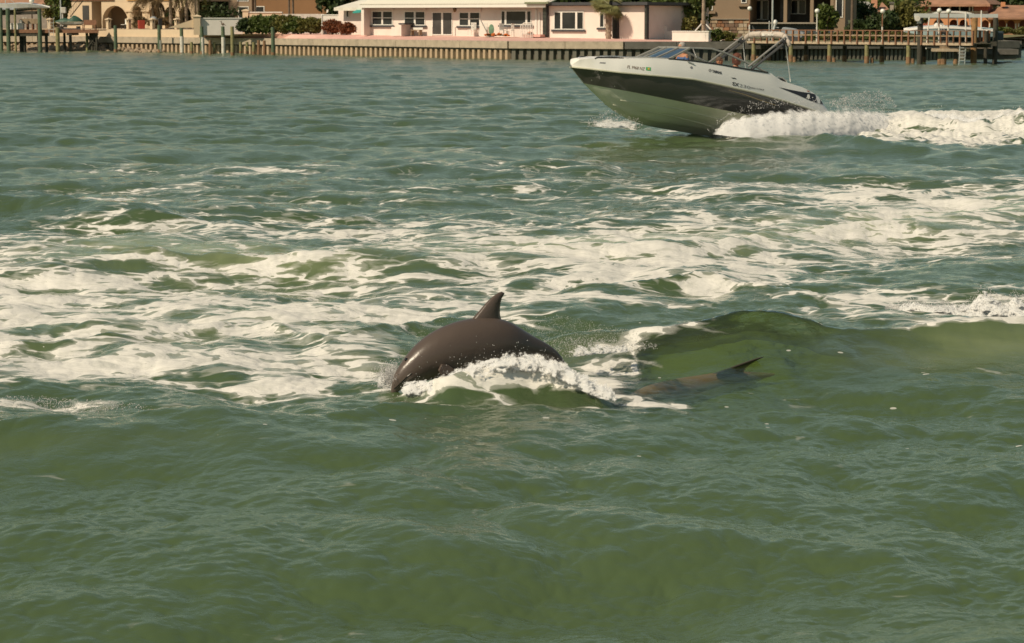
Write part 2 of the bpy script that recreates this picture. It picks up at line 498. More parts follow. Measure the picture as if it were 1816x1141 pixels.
# small ripples
bmp = N(nt, 'ShaderNodeBump'); bmp.inputs['Strength'].default_value = .55; bmp.inputs['Distance'].default_value = .03
r1 = noise_(rest, 5.0, 5, .6, .4)
L(r1.outputs[0], bmp.inputs['Height'])
rip = bmp.outputs[0]
upn = N(nt, 'ShaderNodeVectorMath', operation='MULTIPLY_ADD')
L(geo.outputs['Normal'], upn.inputs[0]); upn.inputs[1].default_value = (.6,.6,.6); upn.inputs[2].default_value = (0, 0, .6)
un = N(nt, 'ShaderNodeVectorMath', operation='NORMALIZE'); L(upn.outputs[0], un.inputs[0])
dif = N(nt, 'ShaderNodeBsdfDiffuse'); L(body, dif.inputs[0]); L(un.outputs[0], dif.inputs['Normal'])
tlc = N(nt, 'ShaderNodeBsdfTranslucent'); L(body, tlc.inputs[0])
tr = N(nt, 'ShaderNodeBsdfTransparent'); tr.inputs[0].default_value = (.88,.93,.74,1)
cl = N(nt, 'ShaderNodeMixShader'); L(math_('MULTIPLY', attr('clear'), .84), cl.inputs[0]); L(dif.outputs[0], cl.inputs[1]); L(tr.outputs[0], cl.inputs[2])
gl = N(nt, 'ShaderNodeBsdfGlossy'); gl.inputs['Roughness'].default_value = .09; L(rip, gl.inputs['Normal'])
L(mapr(attr('dist'), 15, 150, .03, .22, False), gl.inputs['Roughness'])
gl.inputs[0].default_value = (1, 1, 1, 1)
fr = N(nt, 'ShaderNodeFresnel'); fr.inputs[0].default_value = 1.33; L(rip, fr.inputs['Normal'])
fr2 = math_('MULTIPLY', fr.outputs[0], mapr(attr('dist'), 35, 170, .92, .66, False))   # unresolved chop hides part of the grazing reflection
m1 = N(nt, 'ShaderNodeMixShader'); L(fr2, m1.inputs[0]); L(cl.outputs[0], m1.inputs[1]); L(gl.outputs[0], m1.inputs[2])
fb = N(nt, 'ShaderNodeBump'); fb.inputs['Strength'].default_value = .8; fb.inputs['Distance'].default_value = .05
L(math_('MULTIPLY_ADD', fine.outputs[0], .4, med.outputs[0]), fb.inputs['Height'])
fd = N(nt, 'ShaderNodeBsdfDiffuse'); fd.inputs[0].default_value = FOAM_C; L(fb.outputs[0], fd.inputs['Normal'])
m2 = N(nt, 'ShaderNodeMixShader'); L(ftot, m2.inputs[0]); L(m1.outputs[0], m2.inputs[1]); L(fd.outputs[0], m2.inputs[2])
L(m2.outputs[0], out.inputs[0])

# thick foam stands a little proud of the water
lump = samp(TC, XX*.35, YY*.35, .3)[0]*6
V[:, 2] += (np.clip(foam-.45, 0, .8)*(.03+lump)).ravel() * (1-sstep(45, 90, YY)).ravel()
wl = samp(TB, XX*.9, YY*.9, .2)[0]
wl2 = samp(TB, XX*3.1, YY*3.1, .9)[0]
V[:, 2] += (wash*(np.abs(wl)*3+wl2*1.2)).ravel()
me = np_mesh('water', V, F, wm, True)
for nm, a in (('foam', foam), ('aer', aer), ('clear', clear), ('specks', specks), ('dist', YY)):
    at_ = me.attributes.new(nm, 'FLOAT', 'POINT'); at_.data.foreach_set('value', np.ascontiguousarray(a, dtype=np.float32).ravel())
ra = me.attributes.new('rest', 'FLOAT_VECTOR', 'POINT')
ra.data.foreach_set('vector', np.stack([XX, YY, Hh*1.6], -1).astype(np.float32).ravel())
tag(link('water', me), kind='structure')
def sea_h(x, y):
    X = np.array([float(x)]); Y = np.array([float(y)])
    return float(waves(X, Y)[0][0])
# the murk below the clear wave face
gx, gy = np.meshgrid(np.linspace(-3.5, 6.5, 90), np.linspace(17.5, 26, 70))
g = waves(gx, gy)[0]
sm = g.copy()
for _ in range(12):
    sm[1:-1, 1:-1] = (sm[:-2, 1:-1]+sm[2:, 1:-1]+sm[1:-1, :-2]+sm[1:-1, 2:])/4
ii = np.arange(gx.size).reshape(gx.shape)
def water_layer(name, dz, opacity):
    m = bpy.data.materials.new(name); m.use_nodes = True; n_ = m.node_tree; n_.nodes.remove(n_.nodes['Principled BSDF'])
    d = N(n_, 'ShaderNodeBsdfDiffuse'); d.inputs[0].default_value = WATER_DEEP; t = N(n_, 'ShaderNodeBsdfTransparent'); x = N(n_, 'ShaderNodeMixShader'); x.inputs[0].default_value = opacity
    cn = N(n_, 'ShaderNodeCombineXYZ'); cn.inputs[2].default_value = 1; n_.links.new(cn.outputs[0], d.inputs['Normal'])
    n_.links.new(t.outputs[0], x.inputs[1]); n_.links.new(d.outputs[0], x.inputs[2]); n_.links.new(x.outputs[0], n_.nodes['Material Output'].inputs[0])
    dm = np_mesh(name, np.stack([gx, gy, g*.75+sm*.25-dz], -1).reshape(-1, 3), np.stack([ii[:-1,:-1], ii[:-1,1:], ii[1:,1:], ii[1:,:-1]], -1).reshape(-1, 4), m, True)
    tag(link(name, dm), kind='structure')
water_layer('cloudy_water', .09, .12)
water_layer('murky_water', .15, .28)
water_layer('deep_water', .23, 1.0)

# ---------------------------------------------------------------- spray
def specks_mesh(name, P, S, m, shape='octa'):
    """many tiny drops as one mesh; P (n,3) centres, S (n,) radii"""
    n = len(P)
    base = np.array([(1,0,0),(-1,0,0),(0,1,0),(0,-1,0),(0,0,1),(0,0,-1)], float)
    fc = np.array([(0,2,4),(2,1,4),(1,3,4),(3,0,4),(2,0,5),(1,2,5),(3,1,5),(0,3,5)])
    if shape == 'tetra':
        base = np.array([(1,1,1),(1,-1,-1),(-1,1,-1),(-1,-1,1)], float)*.8
        fc = np.array([(0,1,2),(0,3,1),(0,2,3),(1,3,2)])
    A = RNG.normal(size=(n, 3, 3)); Q = np.linalg.qr(A)[0]
    Vv = np.einsum('nij,kj->nki', Q, base) * S[:, None, None] * np.array([1, 1, 1.25])
    Vv = (Vv + P[:, None, :]).reshape(-1, 3)
    Ff = (fc[None] + np.arange(n)[:, None, None]*len(base)).reshape(-1, 3)
    return np_mesh(name, Vv, Ff, m, shape == 'octa')
spray_m = bpy.data.materials.new('spray_mist'); spray_m.use_nodes = True
_n = spray_m.node_tree; _g = N(_n, 'ShaderNodeNewGeometry'); _v = N(_n, 'ShaderNodeVectorMath', operation='MULTIPLY_ADD'); _v.inputs[1].default_value = (.12,.12,.12); _v.inputs[2].default_value = (0,0,.8); _n.links.new(_g.outputs['Normal'], _v.inputs[0])
_n.nodes.remove(_n.nodes['Principled BSDF'])
_d = N(_n, 'ShaderNodeBsdfDiffuse'); _d.inputs[0].default_value = (.92,.92,.90,1)
_t = N(_n, 'ShaderNodeBsdfTranslucent'); _t.inputs[0].default_value = (.92,.92,.90,1)
_x = N(_n, 'ShaderNodeBsdfTransparent')
_a = N(_n, 'ShaderNodeMixShader'); _a.inputs[0].default_value = .15
_b = N(_n, 'ShaderNodeMixShader'); _b.inputs[0].default_value = .30
_n.links.new(_v.outputs[0], _d.inputs['Normal']); _n.links.new(_d.outputs[0], _a.inputs[1]); _n.links.new(_t.outputs[0], _a.inputs[2])
_n.links.new(_a.outputs[0], _b.inputs[1]); _n.links.new(_x.outputs[0], _b.inputs[2])
_n.links.new(_b.outputs[0], _n.nodes['Material Output'].inputs[0])
drop_m = mat('water_drops', (.62,.66,.6), .08, .1, 1.0, spec=1.0, transl=.3)
# ================================================================ SHORE
M_conc = mat('seawall_concrete', (.46,.38,.28), .85, .12, 2.0, .4, 12, stain=(.22,.19,.14), stain_scale=1.3, stain_amt=.7)
M_capdark = mat('dark_concrete', (.15,.14,.12), .9, .15, 2.0, .4, 12, stain=(.07,.07,.05), stain_scale=1.3, stain_amt=.7)  # darker tone than the cap slabs on the left
M_pile = mat('sheet_pile_concrete', (.50,.37,.24), .85, .15, 1.5, .3, 10, stain=(.30,.2,.11), stain_scale=2.0, stain_amt=.6)
M_pilegrey = mat('sheet_pile_dark', (.17,.16,.125), .9, .2, 1.5, .3, 10, stain=(.09,.08,.05), stain_scale=2.0, stain_amt=.6)  # darker tone than the piles on the left
M_wale = mat('dark_ledge', (.10,.085,.06), .8, .2, 3.0)  # dark tone of the pile backing and waling boards
M_cream = mat('cream_stucco', (.68,.53,.36), .85, .06, 1.2, .2, 30, stain=(.5,.38,.26), stain_scale=.6, stain_amt=.4)
M_white = mat('white_stucco', (.76,.71,.64), .8, .05, 1.2, .2, 30, stain=(.55,.48,.4), stain_scale=.5, stain_amt=.25)
M_pink = mat('pink_stucco', (.84,.73,.65), .8, .04, 1.0, .15, 30, stain=(.66,.50,.42), stain_scale=.6, stain_amt=.3)
M_patio = mat('pink_patio_paint', (.74,.43,.36), .8, .08, .8, .1, 10, stain=(.68,.52,.42), stain_scale=.4, stain_amt=.5)
M_trim = mat('white_trim', (.80,.77,.70), .5, .03)
M_sill = mat('dark_sill', (.05,.05,.055), .5, .1)
M_glassd = mat('dark_window_glass', (.028,.032,.034), .12, .4, .8, spec=.3)
M_screen = mat('dusty_screen_glass', (.07,.066,.062), .3, .3, .8, spec=.3)
M_blackm = mat('black_paint', (.02,.02,.02), .5, .2)
M_roofw = mat('white_roof_tile', (.74,.70,.60), .7, .08, 2.0, stain=(.5,.46,.38), stain_scale=1.2, stain_amt=.4)
M_terra = mat('terracotta_tile', (.38,.20,.12), .8, .25, 1.0, .5, 12, stain=(.25,.15,.1), stain_scale=.8)
M_orange = mat('orange_stucco', (.62,.28,.13), .85, .06, .6, .1, 20, stain=(.5,.24,.12), stain_scale=.5)
M_redst = mat('red_stucco', (.40,.13,.08), .85, .08, .6)
M_tan = mat('tan_stucco', (.30,.215,.14), .9, .06, .6, .1, 20)
M_brown = mat('brown_stucco', (.24,.13,.06), .9, .08, .6)
M_wood = mat('weathered_dock_wood', (.30,.22,.14), .85, .25, 4.0, .4, 25, stretch=(1,1,.3))
M_woodr = mat('red_brown_wood', (.25,.12,.065), .75, .2, 5.0, .2, 25)
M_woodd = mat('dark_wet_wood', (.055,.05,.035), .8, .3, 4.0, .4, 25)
M_green = mat('treated_green_pile', (.10,.145,.085), .85, .25, 3.0, .4, 20, stain=(.2,.15,.08), stain_scale=2)
M_olive = mat('algae_pile', (.26,.24,.11), .85, .25, 3.0, .4, 20, stain=(.2,.14,.07), stain_scale=2)
M_pvc = mat('white_sleeve', (.72,.68,.6), .5, .08, 4.0, stain=(.3,.22,.12), stain_scale=3)
M_rust = mat('rusty_stub', (.26,.15,.08), .9, .25, 4.0, .4, 20)
M_alu = mat('brushed_aluminium', (.62,.62,.60), .35, .08, 5.0, metal=.6)
M_grey = mat('grey_beam_paint', (.50,.52,.50), .5, .06, 2.0)
M_metaldk = mat('dark_metal', (.06,.06,.06), .5, .1)
M_lampg = mat('white_globe', (.85,.82,.74), .25, .02, 2.0)
M_fold = mat('foliage_dark', (.045,.070,.018), .6, .4, 2.5, transl=.3)
M_folm = mat('foliage_mid', (.11,.145,.032), .55, .4, 2.5, transl=.3)
M_foly = mat('foliage_yellow', (.17,.16,.04), .55, .35, 2.5, transl=.3)
M_folr = mat('foliage_red_brown', (.24,.085,.035), .6, .35, 2.5, transl=.25)
M_fold2 = mat('foliage_dry', (.24,.17,.085), .7, .3, 2.5, transl=.25)
M_frond = mat('palm_frond', (.24,.23,.085), .5, .3, 2.5, transl=.25)
M_bark = mat('palm_bark', (.32,.25,.18), .9, .25, 6.0, .8, 18)
M_bark2 = mat('brown_bark', (.14,.10,.07), .9, .25, 6.0, .6, 18)
M_teal = mat('teal_canvas', (.03,.30,.26), .7, .1)
M_rock = mat('rip_rap_rock', (.36,.27,.18), .9, .3, 2.0, .7, 8, stain=(.13,.10,.06), stain_scale=1.4, stain_amt=.8)
M_stone = mat('stone_cladding', (.30,.19,.12), .9, .35, 1.6, .3, 8)
M_bluehull = mat('pale_blue_gelcoat', (.42,.56,.58), .25, .04, 1.0, coat=.4)
M_gel = mat('white_gelcoat', (.84,.80,.74), .22, .02, .6, coat=.5)
M_navy = mat('dark_boat_bottom', (.03,.045,.06), .4, .1)
M_greenc = mat('green_canvas_cover', (.035,.095,.06), .6, .15, 2.0, .2, 6)
M_greyc = mat('grey_canvas_cover', (.26,.28,.29), .7, .1, 2.0, .2, 6)
M_flower = mat('orange_petals', (.75,.20,.03), .6, .3, 9.0)
M_redbin = mat('red_painted_metal', (.42,.055,.03), .5, .1)

class Frame:
    """local frame of a thing: x along its face, y away from the sea, z up; places measured on the photograph"""
    def __init__(s, px, py, Y, deg=0.0, z=None):
        s.o = at(px, py, Y) if z is None else Vector((at(px, py, Y).x, Y, z))
        s.rz = R(deg)
        s.ux = Vector((math.cos(s.rz), math.sin(s.rz), 0)); s.uy = Vector((-math.sin(s.rz), math.cos(s.rz), 0))
    def p(s, px, py, y=0.0):
        d = ray(px, py); o = s.o + s.uy*y
        t = (o - CAMP).dot(s.uy) / d.dot(s.uy)
        P = CAMP + d*t - s.o
        return P.dot(s.ux), P.z
    def w(s, x, y, z):
        return s.o + s.ux*x + s.uy*y + Vector((0, 0, z))
    def rect(s, mb, px0, py0, px1, py1, y0, y1):
        ym = min(y0, y1)
        x0, z1 = s.p(px0, py0, ym); x1, _ = s.p(px1, py0, ym)
        _, z0 = s.p((px0+px1)/2, py1, ym); _, z1 = s.p((px0+px1)/2, py0, ym)
        return mb.box(x0, x1, y0, y1, z0, z1)
    def thing(s, name, label, cat, group=None):
        return thing(name, label, cat, s.o, s.rz, group)

# ---- water line of the sea wall
WALL = [onz(px, py, 0) for px, py in [(-420,86.5),(-160,88),(0,89.4),(120,90.2),(285,92.8),(480,96.6),(640,99.9),(905,105.6),(1110,107.2),(1320,107.3),(1600,106.2),(1806,104.6)]]
WPX = [-420,-160,0,120,285,480,640,905,1110,1320,1600,1806]
def wallpt(px, off=0.0):
    """point on the wall's water line below photo column px; off = metres towards the land"""
    for i in range(len(WALL)-1):
        if px <= WPX[i+1] or i == len(WALL)-2:
            a, b = WALL[i], WALL[i+1]
            d = ray(px, 50)
            # intersection of the viewing plane with the wall segment, seen from above
            k = d.x/d.y
            den = (b.x-a.x) - k*(b.y-a.y)
            t = (k*a.y - a.x)/den
            p = a + (b-a)*t
            n = Vector((-(b-a).y, (b-a).x, 0)).normalized()
            return p + n*off, n, math.atan2((b-a).y, (b-a).x)
def wall_s(px): return FPX / wallpt(px)[0].y
ZCAP = 1.36
def strip(pts_front, pts_back, name, m, kind='structure'):
    mb = MB(); n = len(pts_front)
    mb.add(list(pts_front)+list(pts_back), [(i, i+1, n+i+1, n+i) for i in range(n-1)])
    o = mb.build(name, m, fix=False); tag(o, kind=kind); return o

# ground behind the wall, one sheet to the horizon, and the far bank on the right
M_ground = mat('sandy_lawn', (.16,.15,.06), .95, .3, .3, .3, 3, stain=(.30,.25,.15), stain_scale=.08)
gp = [wallpt(px, .25)[0] for px in WPX]
corner = wallpt(1806, .25)[0]
g = MB()
outer = [Vector((p.x, p.y, ZCAP-.06)) for p in gp] + [Vector((corner.x+4, corner.y+28, ZCAP-.06)), Vector((corner.x+20, 262, ZCAP-.06)),
        Vector((260, 268, ZCAP-.06)), Vector((2200, 900, ZCAP-.06)), Vector((2500, 4500, ZCAP-.06)), Vector((-2500, 4500, ZCAP-.06)), Vector((-1400, 900, ZCAP-.06))]
g.add(outer, [tuple(range(len(outer)))])
go = g.build('ground', M_ground); tag(go, kind='structure')
b = bmesh.new(); b.from_mesh(go.data); bmesh.ops.triangulate(b, faces=b.faces); 
for f in b.faces:
    if f.normal.z < 0: f.normal_flip()
b.to_mesh(go.data); b.free()

# ---- sea wall: cap slabs and sheet piles
sw = thing('seawall', 'long concrete sea wall with ribbed sheet piles under a flat cap, along the far shore', 'sea wall', wallpt(905)[0])
so_ = sw.location.copy()
def capseg(px0, px1, z0, z1, front, back, m, name='cap_slab', label=None):
    a, n, r = wallpt(px0); b2 = wallpt(px1)[0]
    d = (b2 - a); Ln = math.hypot(d.x, d.y)
    mb = MB().box(0.01, Ln-.01, -front, back, z0, z1)
    o = mb.build(name, m, sw, bevel=.02); o.location = Vector((a.x, a.y, 0)) - so_; o.rotation_euler = (0, 0, math.atan2(d.y, d.x))
    if label: o['label'] = label
    return o
# cap slabs, cast in lengths
cuts = [-420,-300,-160,-80,0,60,120,205,285,382,480,560,640,707,760,820,905,1005,1108,1200,1320,1380,1450,1520,1600,1670,1740,1806]
for a_, b_ in zip(cuts[:-1], cuts[1:]):
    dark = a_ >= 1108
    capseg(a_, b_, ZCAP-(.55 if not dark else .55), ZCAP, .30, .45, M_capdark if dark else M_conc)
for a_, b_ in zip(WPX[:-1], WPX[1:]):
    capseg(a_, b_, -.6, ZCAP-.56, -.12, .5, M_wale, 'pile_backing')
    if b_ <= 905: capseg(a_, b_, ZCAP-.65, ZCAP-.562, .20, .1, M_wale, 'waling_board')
def pile_mesh(wd, dp, m, name):
    mb = MB()
    prof = [(-wd/2, .12), (-wd/2+.06, -dp), (wd/2-.06, -dp), (wd/2, .12)]
    mb.prism(prof, 'z', -.6, ZCAP-.57)
    return mb.mesh(name, m)
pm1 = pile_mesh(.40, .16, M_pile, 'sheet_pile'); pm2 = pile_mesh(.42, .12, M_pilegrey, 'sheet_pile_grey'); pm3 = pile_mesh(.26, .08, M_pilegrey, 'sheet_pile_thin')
def run_piles(px0, px1, pitch, me_):
    a = wallpt(px0)[0]; px = px0
    cur = px0
    while cur < px1:
        p_, n_, r_ = wallpt(cur)
        o = link('sheet_pile', me_, sw)
        o.location = Vector((p_.x, p_.y, random.uniform(-.02, .02))) - so_; o.rotation_euler = (0, 0, r_ + random.uniform(-.02, .02))
        # step along the wall
        q_ = wallpt(cur+1)[0]; st = math.hypot(q_.x-p_.x, q_.y-p_.y)
        cur += pitch/st
run_piles(-60, 905, .68, pm1)
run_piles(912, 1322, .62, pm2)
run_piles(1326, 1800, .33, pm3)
# end face of the wall on the right
e = wallpt(1806)[0]
MB().box(-.45, .1, 0, 26, -.5, ZCAP-.01).build('end_wall', M_capdark, sw).location = Vector((e.x+.2, e.y+.1, 0)) - so_

# ---- pink patio (rises gently from the cap to the house)
HF = Frame(645, 62.5, 198, -36)
def patio_back(px):
    py = np.interp(px, [355, 430, 645, 970, 1143, 1260], [61.5, 60.5, 62.5, 66.5, 69.6, 74.5])
    # plane of the house front
    d = ray(px, py); t = (HF.o-CAMP).dot(HF.uy)/d.dot(HF.uy)
    return CAMP + d*t
xs_ = list(range(357, 1262, 20))+[1262]
fr_, bk_ = [], []
for px in xs_:
    w_ = wallpt(px, .30)[0]
    fr_.append(Vector((w_.x, w_.y, ZCAP+.006)))
    if px <= 1143: q_ = patio_back(px)
    else:
        q_ = wallpt(px, 5.0)[0]; q_.z = ZCAP+.05
    bk_.append(q_)
strip(fr_, bk_, 'patio', M_patio)
ext = [b_ + HF.uy*9 + Vector((0,0,.02)) for b_ in bk_]
strip(bk_, ext, 'patio_inner', M_patio)

# ================================================================ PINK HOUSE
H = HF.thing('pink_house', 'long low pink house with white tiled roof, dark windows and a sliding door', 'house')
def part(mb, name, m, parent, **k): return mb.build(name, m, parent, **k)
# main wall and lower left wing
w_ = MB(); HF.rect(w_, 645, 9, 967, 68.5, 0, 9); part(w_, 'wall', M_pink, H)
w_ = MB(); HF.rect(w_, 600, 13, 646, 64, 1.6, 9); part(w_, 'wing_wall', M_pink, H)
w_ = MB(); HF.rect(w_, 641.6, 8, 645.2, 62.8, -.9, 1.5); part(w_, 'corner_wall', M_pink, H)
# tiled roof: rows of barrel tiles
x0, z0 = HF.p(637, 8.6, -1.0); x1, _ = HF.p(968, 8.6, -1.0)
roof = MB()
roof.add([(x0,-1.0,z0),(x1,-1.0,z0),(x1,8,z0+2.4),(x0,8,z0+2.4),(x0,-1.0,z0-.06),(x1,-1.0,z0-.06),(x1,8,z0+2.3),(x0,8,z0+2.3)],
         [(0,1,2,3),(7,6,5,4),(0,4,5,1),(1,5,6,2),(2,6,7,3),(3,7,4,0)])
ro = part(roof, 'roof', M_roofw, H)
fa = MB().box(x0, x1, -1.06, -.98, z0-.26, z0-.04); part(fa, 'gutter', M_trim, H)
so2 = MB().box(x0, x1, -.97, .02, z0-.16, z0-.10); part(so2, 'soffit', M_sill, H)
tl = MB()
n = 9
ring = [(.115*math.cos(math.pi*k/n), .085*math.sin(math.pi*k/n)) for k in range(n+1)]
slope = math.atan2(2.4, 9.0)
L9 = math.hypot(9, 2.4)
tl.add([(a, 0, b_) for a, b_ in ring]+[(a*.9, L9, b_) for a, b_ in ring], [(k, k+1, n+2+k, n+1+k) for k in range(n)]+[tuple(range(n+1))])
tme = tl.mesh('roof_tile_row', M_roofw, True)
xx = x0+.15
while xx < x1-.1:
    o = link('roof_tile_row', tme, ro); o.location = (xx, -1.04, z0+.01); o.rotation_euler = (slope, 0, 0); xx += .27
# wing roof
wx0, wz = HF.p(592, 14.0, .7); wx1, _ = HF.p(648, 14, .7)
rr = MB(); rr.add([(wx0,.7,wz),(wx1,.7,wz),(wx1,9,wz+2.3),(wx0+3.2,9,wz+2.3),(wx0,.7,wz-.25),(wx1,.7,wz-.25),(wx1,9,wz+2),(wx0+3.2,9,wz+2)],
   [(0,1,2,3),(7,6,5,4),(0,4,5,1),(1,5,6,2),(2,6,7,3),(3,7,4,0)]); part(rr, 'wing_roof', M_roofw, H)
rm = rr
# teal awning over a tall window on the wing
a0, az = HF.p(628, 21.5, .5); a1, azt = HF.p(642, 10, .5)
aw = MB(); aw.add([(a0,.3,az),(a1,.3,az+.05),(a1,1.5,azt),(a0+.35,1.5,azt),(a0,.3,az-.12),(a1,.3,az-.07)], [(0,1,2,3),(4,5,1,0),(0,3,4),(1,5,2)])
part(aw, 'awning', M_teal, H, fix=False)
def window(fr, par, px0, py0, px1, py1, splits, y=0.0, rails=(), sill=True, glass=M_glassd, head=None):
    """splits: photo columns where mullions stand; rails: photo rows of meeting rails per pane"""
    x0, z1 = fr.p(px0, py0, y); x1, _ = fr.p(px1, py0, y); _, z0 = fr.p((px0+px1)/2, py1, y); _, z1 = fr.p((px0+px1)/2, py0, y)
    f = MB(); t = .07
    xs = [x0] + [fr.p(s_, py0, y)[0] for s_ in splits] + [x1]
    f.box(x0-t, x1+t, y-.05, y+.04, z1, z1+t); f.box(x0-t, x1+t, y-.05, y+.04, z0-t, z0)
    f.box(x0-t, x0, y-.05, y+.04, z0, z1); f.box(x1, x1+t, y-.05, y+.04, z0, z1)
    for s_ in xs[1:-1]: f.box(s_-.09, s_+.09, y-.05, y+.04, z0, z1)
    for r_ in rails:
        _, zr = fr.p((px0+px1)/2, r_, y); 
        for a, b_ in zip(xs[:-1], xs[1:]): f.box(a+.08 if a != x0 else a, b_-.08 if b_ != x1 else b_, y-.035, y+.03, zr-.03, zr+.03)
    fo_ = f.build('window_frame', M_trim, par)
    for a, b_ in zip(xs[:-1], xs[1:]):
        MB().box(a+(.09 if a != x0 else 0), b_-(.09 if b_ != x1 else 0), y-.012, y+.005, z0, z1).build('pane', glass, fo_)
    if sill:
        MB().box(x0-.25, x1+.25, y-.16, y-.052, z0-t-.16, z0-t-.003).build('sill', M_sill, fo_)
    if head:
        MB().box(x0-.2, x1+.2, y-.14, y-.052, z1+t+.01, z1+t+.30).build('shutter_box', M_pink, fo_)
    return fo_
window(HF, H, 661, 21.2, 695.5, 43.5, [678.3], rails=[32], head=1, glass=M_glassd)
window(HF, H, 718.3, 21.5, 753.2, 44, [736], rails=[32.5], head=1)
window(HF, H, 815.6, 23, 850.5, 45, [832.5], rails=[33.8], head=1)
window(HF, H, 890, 20.5, 941.5, 43, [897, 934], rails=[])
dr = window(HF, H, 767.8, 23, 801.5, 61, [784.6], sill=False, head=1, glass=M_screen); dr.name = 'sliding_door_frame'
window(HF, H, 615, 17.5, 618.5, 30, [], y=1.6, sill=False)
# wall lamp, downpipes, low step wall
lx, lz = HF.p(808, 17.8); MB().ball((lx, -.12, lz), (.12,.12,.19)).build('wall_lamp', mat('bronze_lamp', (.22,.13,.05), .5), H)
for pxx in (766, 806, 641):
    d = MB(); HF.rect(d, pxx-.6, 10 if pxx == 641 else 48, pxx+.6, 62.5, -.08, -.01); d.build('downpipe', M_trim, H)
lw = MB(); HF.rect(lw, 708.5, 44, 711.5, 64.3, -1.4, -.01); lw.build('step_wall', M_pink, H)
lw = MB(); HF.rect(lw, 694, 48, 708.4, 64, -.9, -.01); lw.build('planter_wall', M_pink, H)
lw = MB(); HF.rect(lw, 706.5, 41.2, 716, 43.8, -1.45, -.01); lw.build('step_wall_cap', M_sill, H)
# white triangular fin wall
fx, fz0 = HF.p(865.5, 64.5); fx2, _ = HF.p(882, 64.5); _, fz1 = HF.p(866, 35)
MB().prism([(fx, fz0), (fx2, fz0), (fx+.1, fz1)], 'y', -1.2, -1.05).build('fin_wall', M_white, H)
# entry steps and railing
st = MB(); HF.rect(st, 926, 61.5, 958, 65.8, -1.3, -.01); st.build('entry_step', M_patio, H)
en = MB(); HF.rect(en, 949, 17, 952, 61.5, -.06, -.005); HF.rect(en, 955, 23, 957.6, 61.5, -.06, -.005); en.build('entry_door_trim', M_trim, H)
rl = MB()
xa, za = HF.p(923.5, 45.5, -1.35); xb, zb = HF.p(929, 41, -1.35); xc, _ = HF.p(944, 41, -1.35); _, zf = HF.p(930, 61.5, -1.35)
rl.tube([(xa,-1.35,za),(xb,-1.35,zb),(xc,-1.35,zb)], .035, 6)
for k in range(8):
    x_ = xa+(xc-xa)*k/7; zt = za+(zb-za)*min(1, (x_-xa)/(xb-xa))
    rl.box(x_-.022, x_+.022, -1.37, -1.33, zf-.25, zt)
rl.build('stair_railing', M_trim, H)
# flat-roofed block to the right
B2 = MB(); HF.rect(B2, 970.5, 10.5, 1143, 69.8, -.35, 9); part(B2, 'flat_block_wall', M_pink, H)
B2 = MB(); HF.rect(B2, 953, 4.2, 1148, 9.6, -.9, 9); part(B2, 'flat_roof', M_sill, H)
B2 = MB(); HF.rect(B2, 930, 3.8, 972, 7.0, -1.3, 0); part(B2, 'porch_roof', mat('green_grey_paint', (.2,.22,.13), .7), H)
window(HF, H, 984, 22.3, 1034.3, 51.3, [996, 1022.5], y=-.35, rails=[])
window(HF, H, 1064.8, 24, 1070.8, 47.8, [], y=-.35, sill=True)
def block_column(px0, px1, py0, py1, y):
    c = MB(); HF.rect(c, px0, py0, px1, py1, y, y+.25); co = c.build('block_column', M_blackm, H)
    x0, z1 = HF.p(px0, py0, y); x1, _ = HF.p(px1, py0, y); _, z0 = HF.p(px0, py1, y)
    k = 0; z = z0+.1
    while z < z1-.25:
        MB().box(x0+.05, x1-.05, y-.035, y-.003, z, z+.27).build('glass_block', mat('black_glass_block', (.045,.05,.045), .12, .3, 1.5), co); z += .33
block_column(962.5, 970, 8, 65.3, -.62)
block_column(1086, 1095, 31, 68.5, -.62)
block_column(1143.6, 1148, 10, 69.5, -.62)

# patio furniture, one thing each
def chair_mesh(seat, back, wd):
    m_ = MB()
    for sx in (0, wd):
        for sy in (0, wd): m_.box(sx-.02, sx+.02, sy-.02, sy+.02, 0, seat if sy == 0 else back)
    return m_
def garden_chair(px, py, y, label, group=None, face=0):
    x, z = HF.p(px, py, y); o = thing('garden_chair', label, 'chair', HF.w(x, y, z), HF.rz + face, group)
    w_ = .5
    for sx in (-.25, .25):
        for sy in (-.22, .22): MB().box(sx-.018, sx+.018, sy-.018, sy+.018, 0, .42).build('leg', M_trim, o)
    MB().box(-.27, .27, -.25, .25, .421, .45).build('seat', M_trim, o)
    b_ = MB()
    for k in range(5): b_.box(-.25+k*.11, -.19+k*.11, .22, .25, .451, .95)
    b_.box(-.27, .27, .22, .25, .951, 1.0); b_.build('backrest', M_trim, o)
    return o
garden_chair(837, 62.8, -.5, 'white high-backed garden chair under the window right of the sliding door')
garden_chair(857, 63, -.6, 'low white chair just left of the triangular fin wall')
garden_chair(893, 64.4, -1.3, 'white chair left of the bistro table by the flowers', face=1.4)
garden_chair(904.5, 64.6, -1.1, 'white chair right of the bistro table by the flowers', face=-1.4)
x, z = HF.p(899, 64.6, -1.2); t_ = thing('bistro_table', 'small white bistro table between two chairs on the patio', 'table', HF.w(x, -1.2, z), HF.rz)
MB().tube([(0,0,.7),(0,0,.73)], .35, 14).build('tabletop', M_alu, t_); MB().tube([(0,0,0),(0,0,.699)], .03, 8).build('pedestal', M_trim, t_)
x, z = HF.p(738.5, 62.8, -.6); t_ = thing('patio_bench', 'small weathered bench beneath the second window from the left', 'bench', HF.w(x, -.6, z), HF.rz)
MB().box(-.5,.5,-.2,.2,.38,.44).build('seat', M_wood, t_)
MB().box(-.5,.5,.2,.24,.441,.62).build('backrest', M_trim, t_)
for sx in (-.42,.42): MB().box(sx-.04,sx+.04,-.18,.18,0,.379).build('leg', M_wood, t_)
